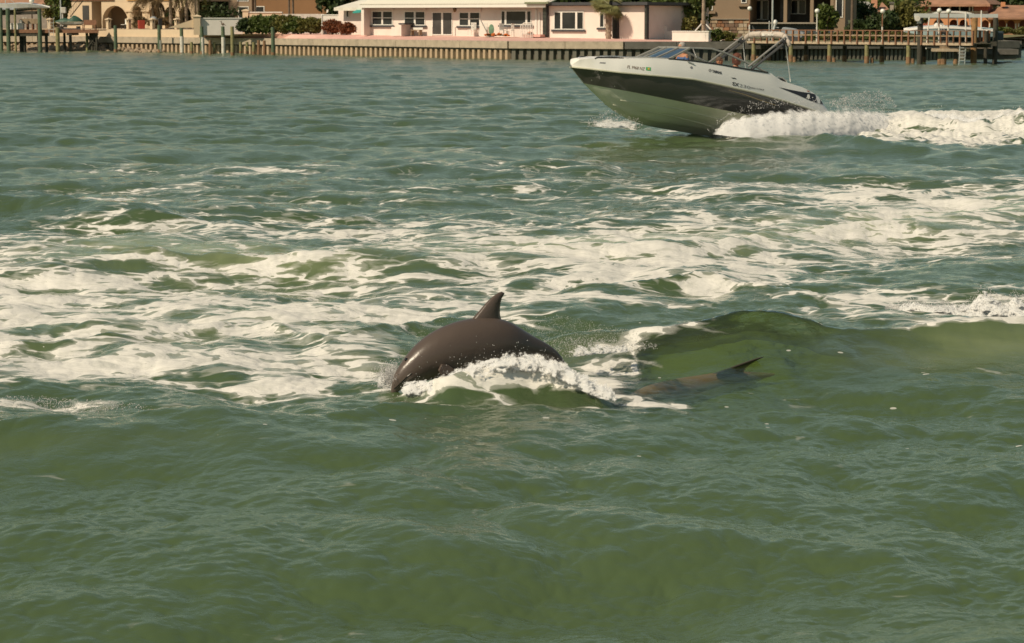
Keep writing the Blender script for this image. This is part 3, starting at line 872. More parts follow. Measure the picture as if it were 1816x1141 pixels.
x, z = HF.p(871.5, 64, -1.45); t_ = thing('oval_wreath', 'oval green wreath on a stand against the triangular fin wall', 'wreath', HF.w(x, -1.45, z), HF.rz)
MB().ball((0,0,.5),(.27,.06,.42), 16, 12).build('oval_board', mat('wreath_green', (.12,.22,.14), .7, .3, 9.0), t_)
MB().box(-.03,.03,-.04,.04,0,.1).build('stand', M_metaldk, t_)
# ---------------------------------------------------------------- plants
def leaves_np(centers, size, jit=.4, asp=1.7):
    """leaf-sized quads at centres with random tilt"""
    n = len(centers)
    A = RNG.normal(size=(n, 3)); A /= np.linalg.norm(A, axis=1)[:, None]
    B = RNG.normal(size=(n, 3)); B -= (B*A).sum(1)[:, None]*A; B /= np.linalg.norm(B, axis=1)[:, None]
    s = size*(1+jit*RNG.normal(size=(n, 1)).clip(-1.5, 1.5))
    V = np.stack([centers-A*s*asp/2, centers+B*s/2, centers+A*s*asp/2, centers-B*s/2], 1).reshape(-1, 3)
    F = np.arange(n*4).reshape(n, 4)
    return V, F
def crown_pts(n, c, r, clumps=14, fill=.45):
    """points gathered in clumps through an uneven crown"""
    c = np.array(c, float); r = np.array(r, float)
    cc = RNG.normal(size=(clumps, 3)); cc /= np.linalg.norm(cc, axis=1)[:, None]
    cc *= (RNG.uniform(.3, 1, size=(clumps, 1)))**.5*.78
    k = RNG.integers(0, clumps, n)
    d = RNG.normal(size=(n, 3)); d /= np.linalg.norm(d, axis=1)[:, None]
    rad = RNG.uniform(.25, 1, size=(n, 1))**.5*RNG.uniform(.2, .45, size=(clumps, 1))[k]
    return c + (cc[k] + d*rad)*r
def bush(name, label, cat, P, rx, ry, rz_, n, size, m, group=None, clumps=16, rot=0.0, stem=True):
    o = thing(name, label, cat, P, rot, group)
    pts = crown_pts(n, (0, 0, rz_), (rx, ry, rz_), clumps)
    pts[:, 2] = np.abs(pts[:, 2])+.03
    V_, F_ = leaves_np(pts, size)
    link('foliage', np_mesh('foliage', V_, F_, m), o)
    if stem:
        s_ = MB()
        for k in range(5):
            a = 6.28*k/5; s_.tube([(0,0,0),(rx*.4*math.cos(a), ry*.4*math.sin(a), rz_*1.1)], [.05,.02], 5)
        s_.build('stem', M_bark2, o)
    return o
def tree(label, P, h, cr, n, size, m, group=None, clumps=22, trunk=.18, name='tree', base=.35):
    o = thing(name, label, 'tree', P, random.uniform(0, 6), group)
    zc = h*(base+(1-base)/2)
    tk = MB(); tk.tube([(0,0,-.1),(.05,0,h*.3),(0,.1,h*.6),(0,0,h*.85)], [trunk, trunk*.8, trunk*.5, trunk*.15], 8)
    for k in range(7):
        a = k*2.4; z_ = h*(.3+.06*k)
        tk.tube([(0,0,z_),(cr*.35*math.cos(a), cr*.35*math.sin(a), z_+h*.1),(cr*.75*math.cos(a), cr*.75*math.sin(a), z_+h*.22)], [trunk*.4, trunk*.25, trunk*.08], 6)
    tk.build('trunk', M_bark2, o)
    V_, F_ = leaves_np(crown_pts(n, (0, 0, zc), (cr, cr, h*(1-base)/2*1.1), clumps), size)
    link('crown', np_mesh('crown', V_, F_, m), o)
    return o
def frond_mesh(Lf, droop, wd, m, nleaf=18, fan=False):
    mb = MB(); pts = []
    for k in range(nleaf+1):
        t = k/nleaf
        pts.append(Vector((Lf*t*(1-.25*droop*t), 0, Lf*(.35*t - droop*t*t))))
    mb.tube(pts, [.025*(1-.8*k/nleaf)+.004 for k in range(nleaf+1)], 4, False)
    if fan:
        c = pts[nleaf//2]
        for k in range(20):
            a = (k/19-.5)*3.6
            d = Vector((math.cos(a), math.sin(a), -.1-.25*abs(math.sin(a)))) * wd
            side = Vector((-math.sin(a), math.cos(a), 0))*wd*.055
            mid = c + d*.6 + Vector((0,0,.03)); e_ = c + d + Vector((0,0,-.18*wd))
            mb.add([c-side*.4, c+side*.4, mid+side, mid-side, e_], [(0,1,2,3),(3,2,4)])
    else:
        for k in range(2, nleaf+1):
            p = pts[k]; w_ = wd*math.sin(math.pi*(k/nleaf)**.7*.93+.1)
            for s_ in (-1, 1):
                e_ = p + Vector((w_*.35, s_*w_, -w_*.45)); b_ = Vector((.045, 0, 0))
                mid = p + Vector((w_*.22, s_*w_*.5, -w_*.06))
                mb.add([p-b_, p+b_, mid+b_, mid-b_, e_], [(0,1,2,3),(3,2,4)])
    return mb.mesh('frond', m, fix=False)
def palm(label, P, h, nf, Lf, droop, wd, m, trunk=(.16,.12), fan=False, lean=0.0, name='palm_tree', up=(-.5, 1.1), bark=None):
    o = thing(name, label, 'palm tree', P, random.uniform(0, 1))
    tk = MB(); K = 14; pts = [(lean*(k/K)**2*h, 0, h*k/K-.05) for k in range(K+1)]
    tk.tube(pts, [(trunk[0]+(trunk[1]-trunk[0])*k/K)*(1.06 if k % 2 else .94) for k in range(K+1)], 10)
    tk.build('trunk', bark or M_bark, o)
    ms = [frond_mesh(Lf*s_, droop*d_, wd, m, fan=fan) for s_, d_ in ((1,1),(.9,1.3),(1.08,.8))]
    top = Vector(pts[-1])
    for k in range(nf):
        f = link('frond', ms[k % 3], o)
        el = up[0] + (up[1]-up[0])*((k*0.618) % 1)
        f.location = top + Vector((0, 0, .1*random.uniform(-1, 1)))
        f.rotation_euler = Euler((random.uniform(-.3,.3), -el, k*2.39996), 'XYZ')
    return o
# sabal palm in front of the flat block, with criss-cross boot trunk
x, z = HF.p(1079, 68.5, -1.2)
P = HF.w(x, -1.2, z)
pal = palm('stout cabbage palm with a criss-cross bark trunk in front of the pink flat-roofed block', P, 2.55, 30, 1.25, .6, .95, M_frond, (.21,.24), fan=True, up=(-.75, 1.2))
xb = MB()
for k in range(26):
    a = k*2.4; z_ = .1+k*.09
    for s_ in (-1, 1):
        xb.tube([(.22*math.cos(a), .22*math.sin(a), z_), (.25*math.cos(a+.35*s_), .25*math.sin(a+.35*s_), z_+.2)], [.035, .02], 4)
xb.build('leaf_boots', M_bark, pal)

# flowers by the fin wall and at the entry
for i, (px, py, lb) in enumerate([(865,64.2,'leftmost clump of orange flowers at the foot of the fin wall'),(874,64.6,'second clump of orange flowers from the fin wall'),
        (886,63.9,'largest clump of orange flowers, in front of the bistro chairs'),(897.5,64.8,'clump of orange flowers right beneath the bistro table'),
        (940,61.6,'pot of pale pink and orange flowers on the entry step')]):
    x, z = HF.p(px, py, -1.7 if i < 4 else -1.1)
    o = thing('flower_clump', lb, 'flowers', HF.w(x, -1.7 if i < 4 else -1.1, z), 0, 'clumps of flowers by the pink house')
    V_, F_ = leaves_np(crown_pts(160, (0,0,.10), (.30,.2,.12), 8)*[1,1,1], .07); V_[:, 2] = np.abs(V_[:, 2]); link('blossoms', np_mesh('blossoms', V_, F_, M_flower), o)
    V_, F_ = leaves_np(crown_pts(120, (0,0,.05), (.33,.22,.08), 8), .08); V_[:, 2] = np.abs(V_[:, 2]); link('leaves', np_mesh('leaves', V_, F_, M_fold), o)

# low grey wall and white wall right of the pink house
F3 = Frame(1150, 69.5, 184, -20)
o = F3.thing('garden_wall', 'stepped grey garden wall in shade right of the pink house', 'wall')
b_ = MB(); F3.rect(b_, 1149, 47, 1183, 70, 0, .2); b_.build('wall_panel', M_white, o)
b_ = MB(); F3.rect(b_, 1183.2, 55.5, 1192, 71, 0, .2); b_.build('wall_panel', M_white, o)
F4 = Frame(1192, 75, 177.5, -42)
o = F4.thing('white_wall', 'bright white low wall above the dark sea wall, beside the stepped wall', 'wall')
b_ = MB(); F4.rect(b_, 1192, 56.8, 1251, 75.3, 0, .25); b_.build('wall_panel', M_white, o)
b_ = MB(); F4.rect(b_, 1251.3, 56.8, 1256.5, 75.3, 0, .25); b_.build('wall_return', M_white, o)
b_ = MB(); F4.rect(b_, 1191.5, 55.2, 1257, 56.7, -.05, .3); b_.build('coping', M_trim, o)
# trees right of the pink house
tg = 'dense trees right of the pink house'
for i, (px, Y, h, cr, m, lb) in enumerate([(1160,196,5.5,2.6,M_fold,'dark dense tree just right of the flat-roofed block'),(1186,190,4.6,2.2,M_folm,'lighter green broadleaf tree behind the stepped grey wall'),
        (1216,188,4.9,2.3,M_folm,'leafy bright green tree behind the white wall, nearest the stone house'),(1202,202,7,3.0,M_fold,'tall dark tree rising behind the two lower green trees'),
        (1137,210,6.5,3.2,M_fold,'dark tree rising behind the flat roof of the pink house')]):
    P = at(px, 60, Y); P.z = ZCAP
    tree(lb, P, h*1.12, cr*1.1, 3600, .27, m, tg, 30, base=.04)
P = at(1225, 60, 184); P.z = ZCAP
bush('bush', 'yellow-green shrub between the trees and the young braced palm', 'shrub', P, .9, .8, .9, 900, .16, M_foly)
# young palm with braces
P = at(1247.5, 57, 181); P.z = ZCAP+.1
pl = palm('slender young palm trunk held by three white wooden braces', P, 5.2, 16, 1.8, .5, .35, M_frond, (.17,.10), bark=M_bark)
br = [(-1.35,-.4),(1.25,-.7),(.6,1.2)]
for a in br: MB().tube([(0,0,1.35),(a[0],a[1],-.1)], .05, 6).build('brace', M_trim, pl)
MB().tube([(0,0,1.15),(0,0,1.45)], .21, 10).build('brace_collar', M_wood, pl)
# big stone-based house behind the dock
F5 = Frame(1230, 62, 197, -14)
SH = F5.thing('stone_house', 'large tan house in shade with rusty stone base and deep dark porch behind the dock', 'house')
b_ = MB(); F5.rect(b_, 1224, -40, 1331, 60, 0, 9); b_.build('wall', M_tan, SH)
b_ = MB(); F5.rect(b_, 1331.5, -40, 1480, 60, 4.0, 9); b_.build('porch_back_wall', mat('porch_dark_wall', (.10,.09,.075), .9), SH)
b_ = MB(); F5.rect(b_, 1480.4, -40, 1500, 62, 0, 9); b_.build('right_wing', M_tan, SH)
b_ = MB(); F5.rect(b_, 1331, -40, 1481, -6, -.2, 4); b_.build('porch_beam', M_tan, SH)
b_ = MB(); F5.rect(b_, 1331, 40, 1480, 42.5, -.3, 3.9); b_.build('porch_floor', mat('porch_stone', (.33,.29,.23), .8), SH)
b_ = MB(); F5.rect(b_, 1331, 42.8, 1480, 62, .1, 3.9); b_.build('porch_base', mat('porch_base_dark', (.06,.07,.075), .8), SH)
for px in (1393, 1440, 1476):
    b_ = MB(); F5.rect(b_, px-3, -6, px+3, 40, -.05, .5); b_.build('porch_column', M_tan, SH)
b_ = MB(); F5.rect(b_, 1384, -5, 1402, 37, 2.5, 2.7); b_.build('porch_door', M_metaldk, SH)
for (a, t, c, d_) in ((1202,-4,1211,15),(1252,-6,1263,17),(1316,-8,1323,4.3)):
    if a < 1224: continue
    fo_ = window(F5, SH, a, t, c, d_, [], sill=False)
    x0, z1 = F5.p(a, d_+1); x1, _ = F5.p(c, d_+1)
    MB().box(x0-.3, x1+.3, -.2, -.06, z1-.30, z1-.08).build('sill', M_tan, fo_)
window(F5, SH, 1340, 2, 1362, 34, [1351], y=3.95, sill=False)
window(F5, SH, 1404, 2, 1428, 24, [1416], y=3.95, sill=False)
window(F5, SH, 1484, -8, 1494, 30, [], sill=False)
# stones of the base, laid one by one
x0, z0 = F5.p(1224, 62); x1, _ = F5.p(1330, 62); _, z1 = F5.p(1270, 35)
scol = [mat('base_stone_rust', (.30,.15,.08), .9, .3, 3.0, .3, 9), mat('base_stone_tan', (.42,.31,.20), .9, .3, 3.0, .3, 9), mat('base_stone_brown', (.20,.13,.09), .9, .3, 3.0, .3, 9), mat('base_stone_pale', (.46,.38,.28), .9, .2, 3.0, .3, 9)]
z = z0-.2
while z < z1-.05:
    hgt = random.uniform(.2, .32); x = x0 + random.uniform(-.2, 0)
    while x < x1:
        wd = random.uniform(.28, .6); e1 = min(x+wd, x1)
        if e1-x > .1:
            j = lambda: random.uniform(-.03, .03)
            st = MB(); y0_ = -random.uniform(.07, .16)
            q_ = [(x+.02+j()*.5, z+.02+j()*.5), (e1-.02, z+.02+j()*.5), (e1-.02+j()*.3, min(z1, z+hgt)-.02), ((x+e1)/2, min(z1, z+hgt)-.012), (x+.02, min(z1, z+hgt)-.02+j()*.3)]
            st.prism(q_, 'y', y0_, -.004); st.build('stone', random.choice(scol), SH)
        x += wd
    z += hgt
b_ = MB(); F5.rect(b_, 1224, 33.6, 1330, 35, -.2, -.003); b_.build('stone_ledge', mat('porch_stone', (.33,.29,.23), .8), SH)
# shrubs in front
P = at(1268, 73, 178.5); P.z = ZCAP-.05
bush('shrub', 'round olive green shrub right of the white wall', 'shrub', P, .75, .6, .48, 1300, .12, M_folm)
P = at(1289, 73, 178.5); P.z = ZCAP-.05
bush('shrub', 'second low yellow-green shrub, half hidden by the rolled boat canopy', 'shrub', P, .75, .6, .42, 1300, .12, M_foly)
P = at(1240, 57, 183); P.z = ZCAP
for i, (px, n_) in enumerate([(1420,'left'),(1480,'middle'),(1545,'right'),(1590,'far right')]):
    P = at(px, 70, 181+i*1.5); P.z = ZCAP-.05
    bush('hedge', f'low clipped green hedge seen through the dock railing, {n_} stretch of four', 'hedge', P, 1.6, .5, .36, 1500, .11, M_folm if i % 2 == 0 else M_foly, 'hedges behind the dock railing', 20)
# dark planting before the right wing and background
for i, (px, Y, h, cr, m, lb) in enumerate([(1465,189,2.9,.9,M_folm,'small upright tree with light leaves before the right end of the stone house'),
    (1500,205,4.6,2.4,M_fold,'dark bushy tree between the stone house and the grey-roofed house'),(1590,228,5.8,3.0,M_folm,'large olive tree left of the orange mansion'),
    (1608,222,3.6,2.0,M_foly,'yellow-green low tree in front of the large olive tree'),(1556,236,3.2,2.2,M_fold,'low dark tree behind the chimney of the grey-roofed house'),
    (1566,192,2.2,1.6,M_fold,'dark rounded shrub tree behind the third globe lamp'),(1530,192,1.6,1.3,M_fold,'low dark shrub tree before the grey-roofed house')]):
    P = at(px, 60, Y); P.z = ZCAP
    tree(lb, P, h, cr, 2200, .24, m, 'trees behind the dock', 22, base=.08)
P = at(1510.5, 60, 186); P.z = ZCAP
palm('thin dark palm trunk standing before the grey-roofed house', P, 4.2, 14, 1.6, .6, .3, M_fold2, (.12,.1), bark=M_bark2)
# grey-roofed house with chimneys
F6 = Frame(1500, 55, 216, -10)
GH = F6.thing('grey_roofed_house', 'low tan house with pale grey hip roof and two orange chimneys', 'house')
b_ = MB(); F6.rect(b_, 1497, 21, 1562, 60, 0, 8); b_.build('wall', M_tan, GH)
x0, z0 = F6.p(1493, 20.8, -.6); x1, z1 = F6.p(1557, 20.8, -.6); _, zt = F6.p(1520, 3, 2)
MB().add([(x0,-.6,z0),(x1,-.6,z0),(x1-1,5,zt),(x0+.6,5,zt),(x0,9,z0),(x1,9,z0)], [(0,1,2,3),(1,5,2),(0,3,4),(3,2,5,4),(0,4,5,1)]).build('roof', mat('grey_shingle', (.36,.34,.30), .85, .1, 1, .3, 8), GH)
c_ = MB(); F6.rect(c_, 1545, -6, 1556, 15, .4, 1.2); c_.build('chimney', mat('orange_chimney_stucco', (.55,.27,.16), .85), GH)
x0, z0 = F6.p(1556, 18.5, .5); x1, z1 = F6.p(1579, 18.5, .5); _, zt = F6.p(1565, 12, 3)
MB().add([(x0,.5,z0),(x1,.5,z0),(x1-.8,4,zt+.4),(x0+.3,4,zt+.4),(x0,.5,z0-.15),(x1,.5,z0-.15)], [(0,1,2,3),(4,5,1,0)]).build('lower_roof', M_terra, GH)
b_ = MB(); F6.rect(b_, 1562.2, 19, 1578, 55, .8, 7); b_.build('side_wall', M_brown, GH)
c_ = MB(); F6.rect(c_, 1578.3, 7, 1585, 53, .3, 1.2); c_.build('tall_chimney', mat('grey_chimney_stucco', (.40,.33,.26), .85), GH)
c_ = MB(); F6.rect(c_, 1577, 3.6, 1586, 6.8, .2, 1.3); c_.build('chimney_cap', M_capdark, GH)
o = MB(); F6.rect(o, 1500, 47, 1536, 51, -1.0, -.4); tag(o.build('planter_box', mat('orange_chimney_stucco', (.55,.27,.16), .85)), 'low orange planter box before the grey-roofed house', 'planter').matrix_world = GH.matrix_world
bpy.data.objects['planter_box'].location = F6.o; bpy.data.objects['planter_box'].rotation_euler = (0, 0, F6.rz)

# orange mansion on the far bank
F7 = Frame(1625, 70, 268, -20)
OM = F7.thing('orange_mansion', 'orange stucco mansion with tiled hip roofs, arched loggia and white columns', 'mansion')
def arch_wall(fr, par, px0, px1, pytop, pybot, arches, y0, y1, m, nm='arcade_wall'):
    """wall with round arched openings cut right through; arches: (pxl, pxr, pytop, pybottom)"""
    x0, _ = fr.p(px0, pytop, y0); x1, _ = fr.p(px1, pytop, y0); pm = (px0+px1)/2
    _, zt = fr.p(pm, pytop, y0); _, zb = fr.p(pm, pybot, y0)
    mb = MB(); cur = x0
    for (l, r_, t, bt) in arches:
        xl, zs = fr.p(l, t, y0); xr, _ = fr.p(r_, t, y0); _, zbt = fr.p((l+r_)/2, bt, y0)
        rad = (xr-xl)/2; cx = (xl+xr)/2; zc = zs-rad*.95
        if xl > cur+.002: mb.box(cur, xl, y0, y1, zb, zt)
        n_ = 10; ar = [(cx-rad*math.cos(math.pi*k/n_), zc+rad*.95*math.sin(math.pi*k/n_)) for k in range(n_+1)]
        for k in range(n_):
            (a, za), (c, zc_) = ar[k], ar[k+1]
            mb.prism([(a, za), (c, zc_), (c, zt), (a, zt)], 'y', y0, y1)
        if zbt > zb+.01: mb.box(xl, xr, y0, y1, zb, zbt)
        cur = xr
    if cur < x1: mb.box(cur, x1, y0, y1, zb, zt)
    return mb.build(nm, m, par, fix=False)
ars = [(1634,1647.5,35.5,56),(1656,1672,35,56),(1684,1699.5,35,56),(1701.5,1716.5,35,56)]
arch_wall(F7, OM, 1620, 1725, 23, 58, ars, 0, .4, M_orange)
ars2 = [(1741,1754,36,57),(1756.5,1768.5,36,57),(1770.5,1784,36,57),(1786.5,1800,36,57),(1808,1822,36,57),(1825,1840,36,57)]
F8 = Frame(1725, 70, 262, -6)
arch = thing('mansion_wing', 'orange single-storey wing with round arches right of the loggia tower', 'building', F8.o, F8.rz)
arch_wall(F8, arch, 1727, 1850, 31, 58, ars2, 0, .5, M_orange)
b_ = MB(); F8.rect(b_, 1727, 57.6, 1850, 70, -.25, .6); b_.build('terrace_base', mat('orange_terrace', (.70,.36,.2), .85), arch)
b_ = MB(); F8.rect(b_, 1782, 67.8, 1850, 69.8, -.3, -.26); b_.build('base_trim', M_trim, arch)
b_ = MB(); F8.rect(b_, 1727, 31, 1850, 58, 4.5, 5); b_.build('back_wall', M_redst, arch)
for px in (1740, 1755.2, 1769.5, 1785.2, 1801.5, 1806.5):
    b_ = MB(); F8.rect(b_, px-.9, 42, px+.9, 57.4, -.12, -.01); b_.build('column', M_trim, arch)
x0, z0 = F8.p(1752, 31.5, -1.4); x1, _ = F8.p(1860, 31.5, -1.4); xr, zt = F8.p(1783, 9.5, 4)
MB().add([(x0,-1.4,z0),(x1,-1.4,z0),(x1,5,zt),(xr,5,zt),(x0-1.2,10,z0),(x1,10,z0),(x0,-1.4,z0-.2),(x1,-1.4,z0-.2)], [(0,1,2,3),(0,3,4),(3,2,5,4),(6,7,1,0)]).build('roof', M_terra, arch)
c_ = MB(); F8.rect(c_, 1776.5, 4, 1783, 12, 3, 4); c_.build('chimney', M_orange, arch)
b_ = MB(); F7.rect(b_, 1620, 57.6, 1725, 72, -.3, .5); b_.build('terrace_base', M_orange, OM)
b_ = MB(); F7.rect(b_, 1620, 20, 1725, 58, 3.6, 4.0); b_.build('back_wall', M_redst, OM)
b_ = MB(); F7.rect(b_, 1628, 8.2, 1752, 23, 2.8, 3.2); b_.build('upper_wall', M_redst, OM)
b_ = MB(); F7.rect(b_, 1626, 20, 1752, 24, -.2, 3); b_.build('balcony', mat('tan_band', (.5,.38,.27), .85), OM)
for k, px in enumerate((1630.5, 1634.5, 1649.5, 1667.5, 1684.5, 1702, 1719.5, 1725)):
    b_ = MB(); F7.rect(b_, px-1.0, 8, px+1.0, 20, -.05, .25); b_.build('column', M_trim, OM)
for a, c in ((1688,1700),(1704,1718),(1670,1682)):
    b_ = MB(); F7.rect(b_, a, 10, c, 20, 2.7, 2.79); b_.build('window', M_glassd, OM)
b_ = MB(); F7.rect(b_, 1727, 9, 1753, 32, -.1, 3); b_.build('corner_tower', M_redst, OM)
x0, z0 = F7.p(1624, 8, -1.2); x1, _ = F7.p(1756, 8, -1.2)
MB().add([(x0,-1.2,z0),(x1,-1.2,z0),(x1-3.2,4.5,z0+2.3),(x0+3.2,4.5,z0+2.3),(x0,9,z0),(x1,9,z0),(x0,-1.2,z0-.25),(x1,-1.2,z0-.25)], [(0,1,2,3),(1,5,2),(0,3,4),(3,2,5,4),(6,7,1,0)]).build('roof', M_terra, OM)
F9 = Frame(1720, 10, 300, 0)
o = F9.thing('pale_roofed_house', 'pale gabled roof rising behind the orange mansion', 'house')
x0, z0 = F9.p(1700, 12); x1, _ = F9.p(1790, 12); xm, zm = F9.p(1745, -12)
MB().prism([(x0, z0), (x1, z0), (xm+2, zm), (xm-3, zm)], 'y', 0, 8).build('roof', mat('pale_roof', (.62,.56,.46), .8), o)
MB().box(x0+.5, x1-.5, .3, 7.7, ZCAP-F9.o.z, z0-.01).build('wall', M_cream, o)
for i, px in enumerate((1772, 1800, 1825)):
    P = at(px, 70, 256); P.z = ZCAP-.1
    bush('hedge', ['left','middle','right'][i]+' clipped hedge on the far bank below the arched wing', 'hedge', P, 1.8, .6, .45, 900, .16, M_foly if i else M_folm, 'hedges on the far bank', 14)
for i, (px, Y, h, cr) in enumerate([(1762,290,6.5,2.5),(1800,300,7,4.5),(1830,310,8,4)]):
    P = at(px, 50, Y); P.z = ZCAP
    tree(['small green tree showing above the roof between tower and wing','large dark tree behind the arched wing','tall dark tree at the right edge behind the arched wing'][i], P, h, cr, 2000, .35, M_fold, 'trees behind the mansion', 18)
# wooded background
for i in range(1):
    n = 26000
    X_ = RNG.uniform(-130, 150, n); Y_ = RNG.uniform(330, 350, n)
    gapx = at(1570, 0, 340).x
    hh = 7.5 + 3*np.sin(X_*.13)+2*np.sin(X_*.37+1) - 5.2*np.exp(-((X_-gapx)/7)**2)
    Z_ = ZCAP + RNG.uniform(0, 1, n)**.8*np.maximum(hh, 1.5)
    V_, F_ = leaves_np(np.stack([X_, Y_, Z_], 1), .9)
    tag(link('distant_woods', np_mesh('distant_woods', V_, F_, M_fold)), 'dark mass of far trees behind the houses', kind='stuff')
# ================================================================ LEFT SHORE
def seg_box(px0, px1, z0, z1, front, back, m, par, name):
    a = wallpt(px0)[0]; b2 = wallpt(px1)[0]; d = b2-a; Ln = math.hypot(d.x, d.y)
    o = MB().box(0.01, Ln-.01, -front, back, z0, z1).build(name, m, par)
    o.location = Vector((a.x, a.y, 0)) - (par.location if par else Vector((0,0,0))); o.rotation_euler = (0, 0, math.atan2(d.y, d.x)); return o
ZT = 2.05
tw = thing('terrace_wall', 'cream upper retaining wall standing on the sea wall at the left, under the stone lanterns', 'wall', wallpt(205)[0])
cc = [-420,-300,-160,-60,0,60,120,205,285,352]
for a_, b_ in zip(cc[:-1], cc[1:]): seg_box(a_, b_, ZCAP+.01, ZT, -.05, .5, M_cream, tw, 'wall_panel')
xs_ = [-420,-160,0,120,205,285,352]
f_ = [wallpt(px, .3)[0] + Vector((0,0,ZT+.008)) for px in xs_]; b__ = [wallpt(px, 26)[0] + Vector((0,0,ZT+.05)) for px in xs_]
strip(f_, b__, 'terrace', mat('terrace_paving', (.45,.34,.24), .9, .1, .6))
# stone lantern pillars
def lantern(px, label):
    p_, n_, r_ = wallpt(px, .75)
    o = thing('stone_lantern', label, 'stone lantern', (p_.x, p_.y, ZT+.01), r_, 'stone lanterns on the terrace wall')
    MB().box(-.17,.17,-.17,.17,0,.62).build('post', M_cream, o, bevel=.02)
    for sx in (-1, 1):
        for sy in (-1, 1): MB().box(sx*.12-.05, sx*.12+.05, sy*.12-.05, sy*.12+.05, .621, .86).build('lamp_upright', M_cream, o)
    MB().box(-.10,.10,-.10,.10,.621,.85).build('lamp_core', M_blackm, o)
    MB().box(-.25,.25,-.25,.25,.861,.93).add([(-.25,-.25,.931),(.25,-.25,.931),(.25,.25,.931),(-.25,.25,.931),(0,0,1.05)], [(0,1,4),(1,2,4),(2,3,4),(3,0,4),(3,2,1,0)]).build('cap', M_cream, o)
for px, lb in ((80.5,'stone lantern pillar beside the ladder on the left dock, leftmost of five'),(181,'stone lantern pillar right of the dark brown bench on the dock'),
        (217,'stone lantern pillar just left of the red box'),(259,'stone lantern pillar before the cream house column, second from the right'),(301.5,'rightmost stone lantern pillar, under the drooping palm')):
    lantern(px, lb)
# cream arched house
FA = Frame(180, 50.5, 236, -30)
AH = FA.thing('arched_house', 'cream stucco house with wide arches behind the terrace at the left', 'house')
b_ = MB(); FA.rect(b_, 118, -12, 162, 51, 0, 6); b_.build('wall', M_cream, AH)
b_ = MB(); FA.rect(b_, 162.2, 3, 179.5, 51, 1.5, 6); b_.build('recessed_wall', mat('buff_stucco', (.50,.40,.26), .85), AH)
b_ = MB(); FA.rect(b_, 162.2, -12, 345, 2.5, 0, 6); b_.build('upper_wall', M_cream, AH)
arch_wall(FA, AH, 179.6, 345, 2.6, 51, [(181,226,10.3,51),(233.5,252,11,51),(265,284,11.5,51),(292,311,12,51),(318,338,12,51)], 0, .7, M_cream)
b_ = MB(); FA.rect(b_, 179.6, 2.6, 345, 51, 3.0, 3.3); b_.build('porch_wall', M_tan, AH)
for px in (229.5, 258.5):
    x, z = FA.p(px, 19, -.05); _, z0_ = FA.p(px, 50.5, -.05)
    MB().tube([(x,.3,z0_),(x,.3,z)], .42, 14).build('column', M_cream, AH, smooth=False)
    MB().box(x-.5,x+.5,-.2,.8,z-.12,z+.06).build('capital', M_cream, AH)
b_ = MB(); FA.rect(b_, 146, 10, 157, 42, -.05, -.01); b_.build('door', M_screen, AH)
b_ = MB(); FA.rect(b_, 118, -14, 200, .4, -.2, 0); b_.build('red_band', M_redst, AH)
b_ = MB(); FA.rect(b_, 224, -14, 300, 1.0, -.15, -.01); b_.build('orange_band', mat('orange_band', (.72,.38,.12), .8), AH)
# iron stair with balcony, left of the arches
FS = Frame(125, 46, 233, -30)
o = FS.thing('iron_stair', 'thin dark iron stair rail slanting up the cream wall at the left', 'stair')
s_ = MB()
for (a, b2) in (((126,30),(148,2)),((120,12),(136,-8))):
    p0, p1 = FS.p(*a), FS.p(*b2)
    s_.tube([(p0[0],-.1,p0[1]),(p1[0],-.1,p1[1])], .05, 5)
    for k in range(9):
        t = k/8; x = p0[0]+(p1[0]-p0[0])*t; z = p0[1]+(p1[1]-p0[1])*t
        s_.tube([(x,-.1,z),(x,-.1,z+.75)], .018, 4)
    s_.tube([(p0[0],-.1,p0[1]+.75),(p1[0],-.1,p1[1]+.75)], .03, 5)
s_.build('stair_rail', M_metaldk, o)
# red box, table
p_, n_, r_ = wallpt(228, 1.5)
o = thing('red_box', 'red painted metal cabinet on the terrace between two stone lanterns', 'cabinet', (p_.x, p_.y, ZT+.01), r_-.5)
MB().box(-.3,.3,-.28,.28,.03,.82).build('body', M_redbin, o, bevel=.02); MB().box(-.31,.0,-.30,-.282,.06,.80).build('door', M_redbin, o)
p_, n_, r_ = wallpt(241, 2.2)
o = thing('grill_table', 'grey covered grill with a dark shelf right of the red cabinet', 'grill', (p_.x, p_.y, ZT+.01), r_)
MB().ball((-.2,0,.98),(.38,.28,.2),12,8).build('hood', M_greyc, o); MB().box(0.2,.9,-.25,.25,.9,.98).build('side_shelf', M_metaldk, o)
for sx in (-.4,.8): MB().box(sx-.03,sx+.03,-.2,.2,0,.899).build('leg', M_metaldk, o)
p_, n_, r_ = wallpt(194, 1.8)
o = thing('terrace_chair', 'white mesh chair on the terrace right of the second stone lantern', 'chair', (p_.x, p_.y, ZT+.01), r_)
MB().box(-.28,.28,-.26,.26,.40,.44).build('seat', M_trim, o); MB().box(-.28,.28,.24,.28,.441,.95).build('backrest', M_trim, o)
for sx in (-.24,.24):
    for sy in (-.22,.22): MB().box(sx-.02,sx+.02,sy-.02,sy+.02,0,.399).build('leg', M_metaldk, o)
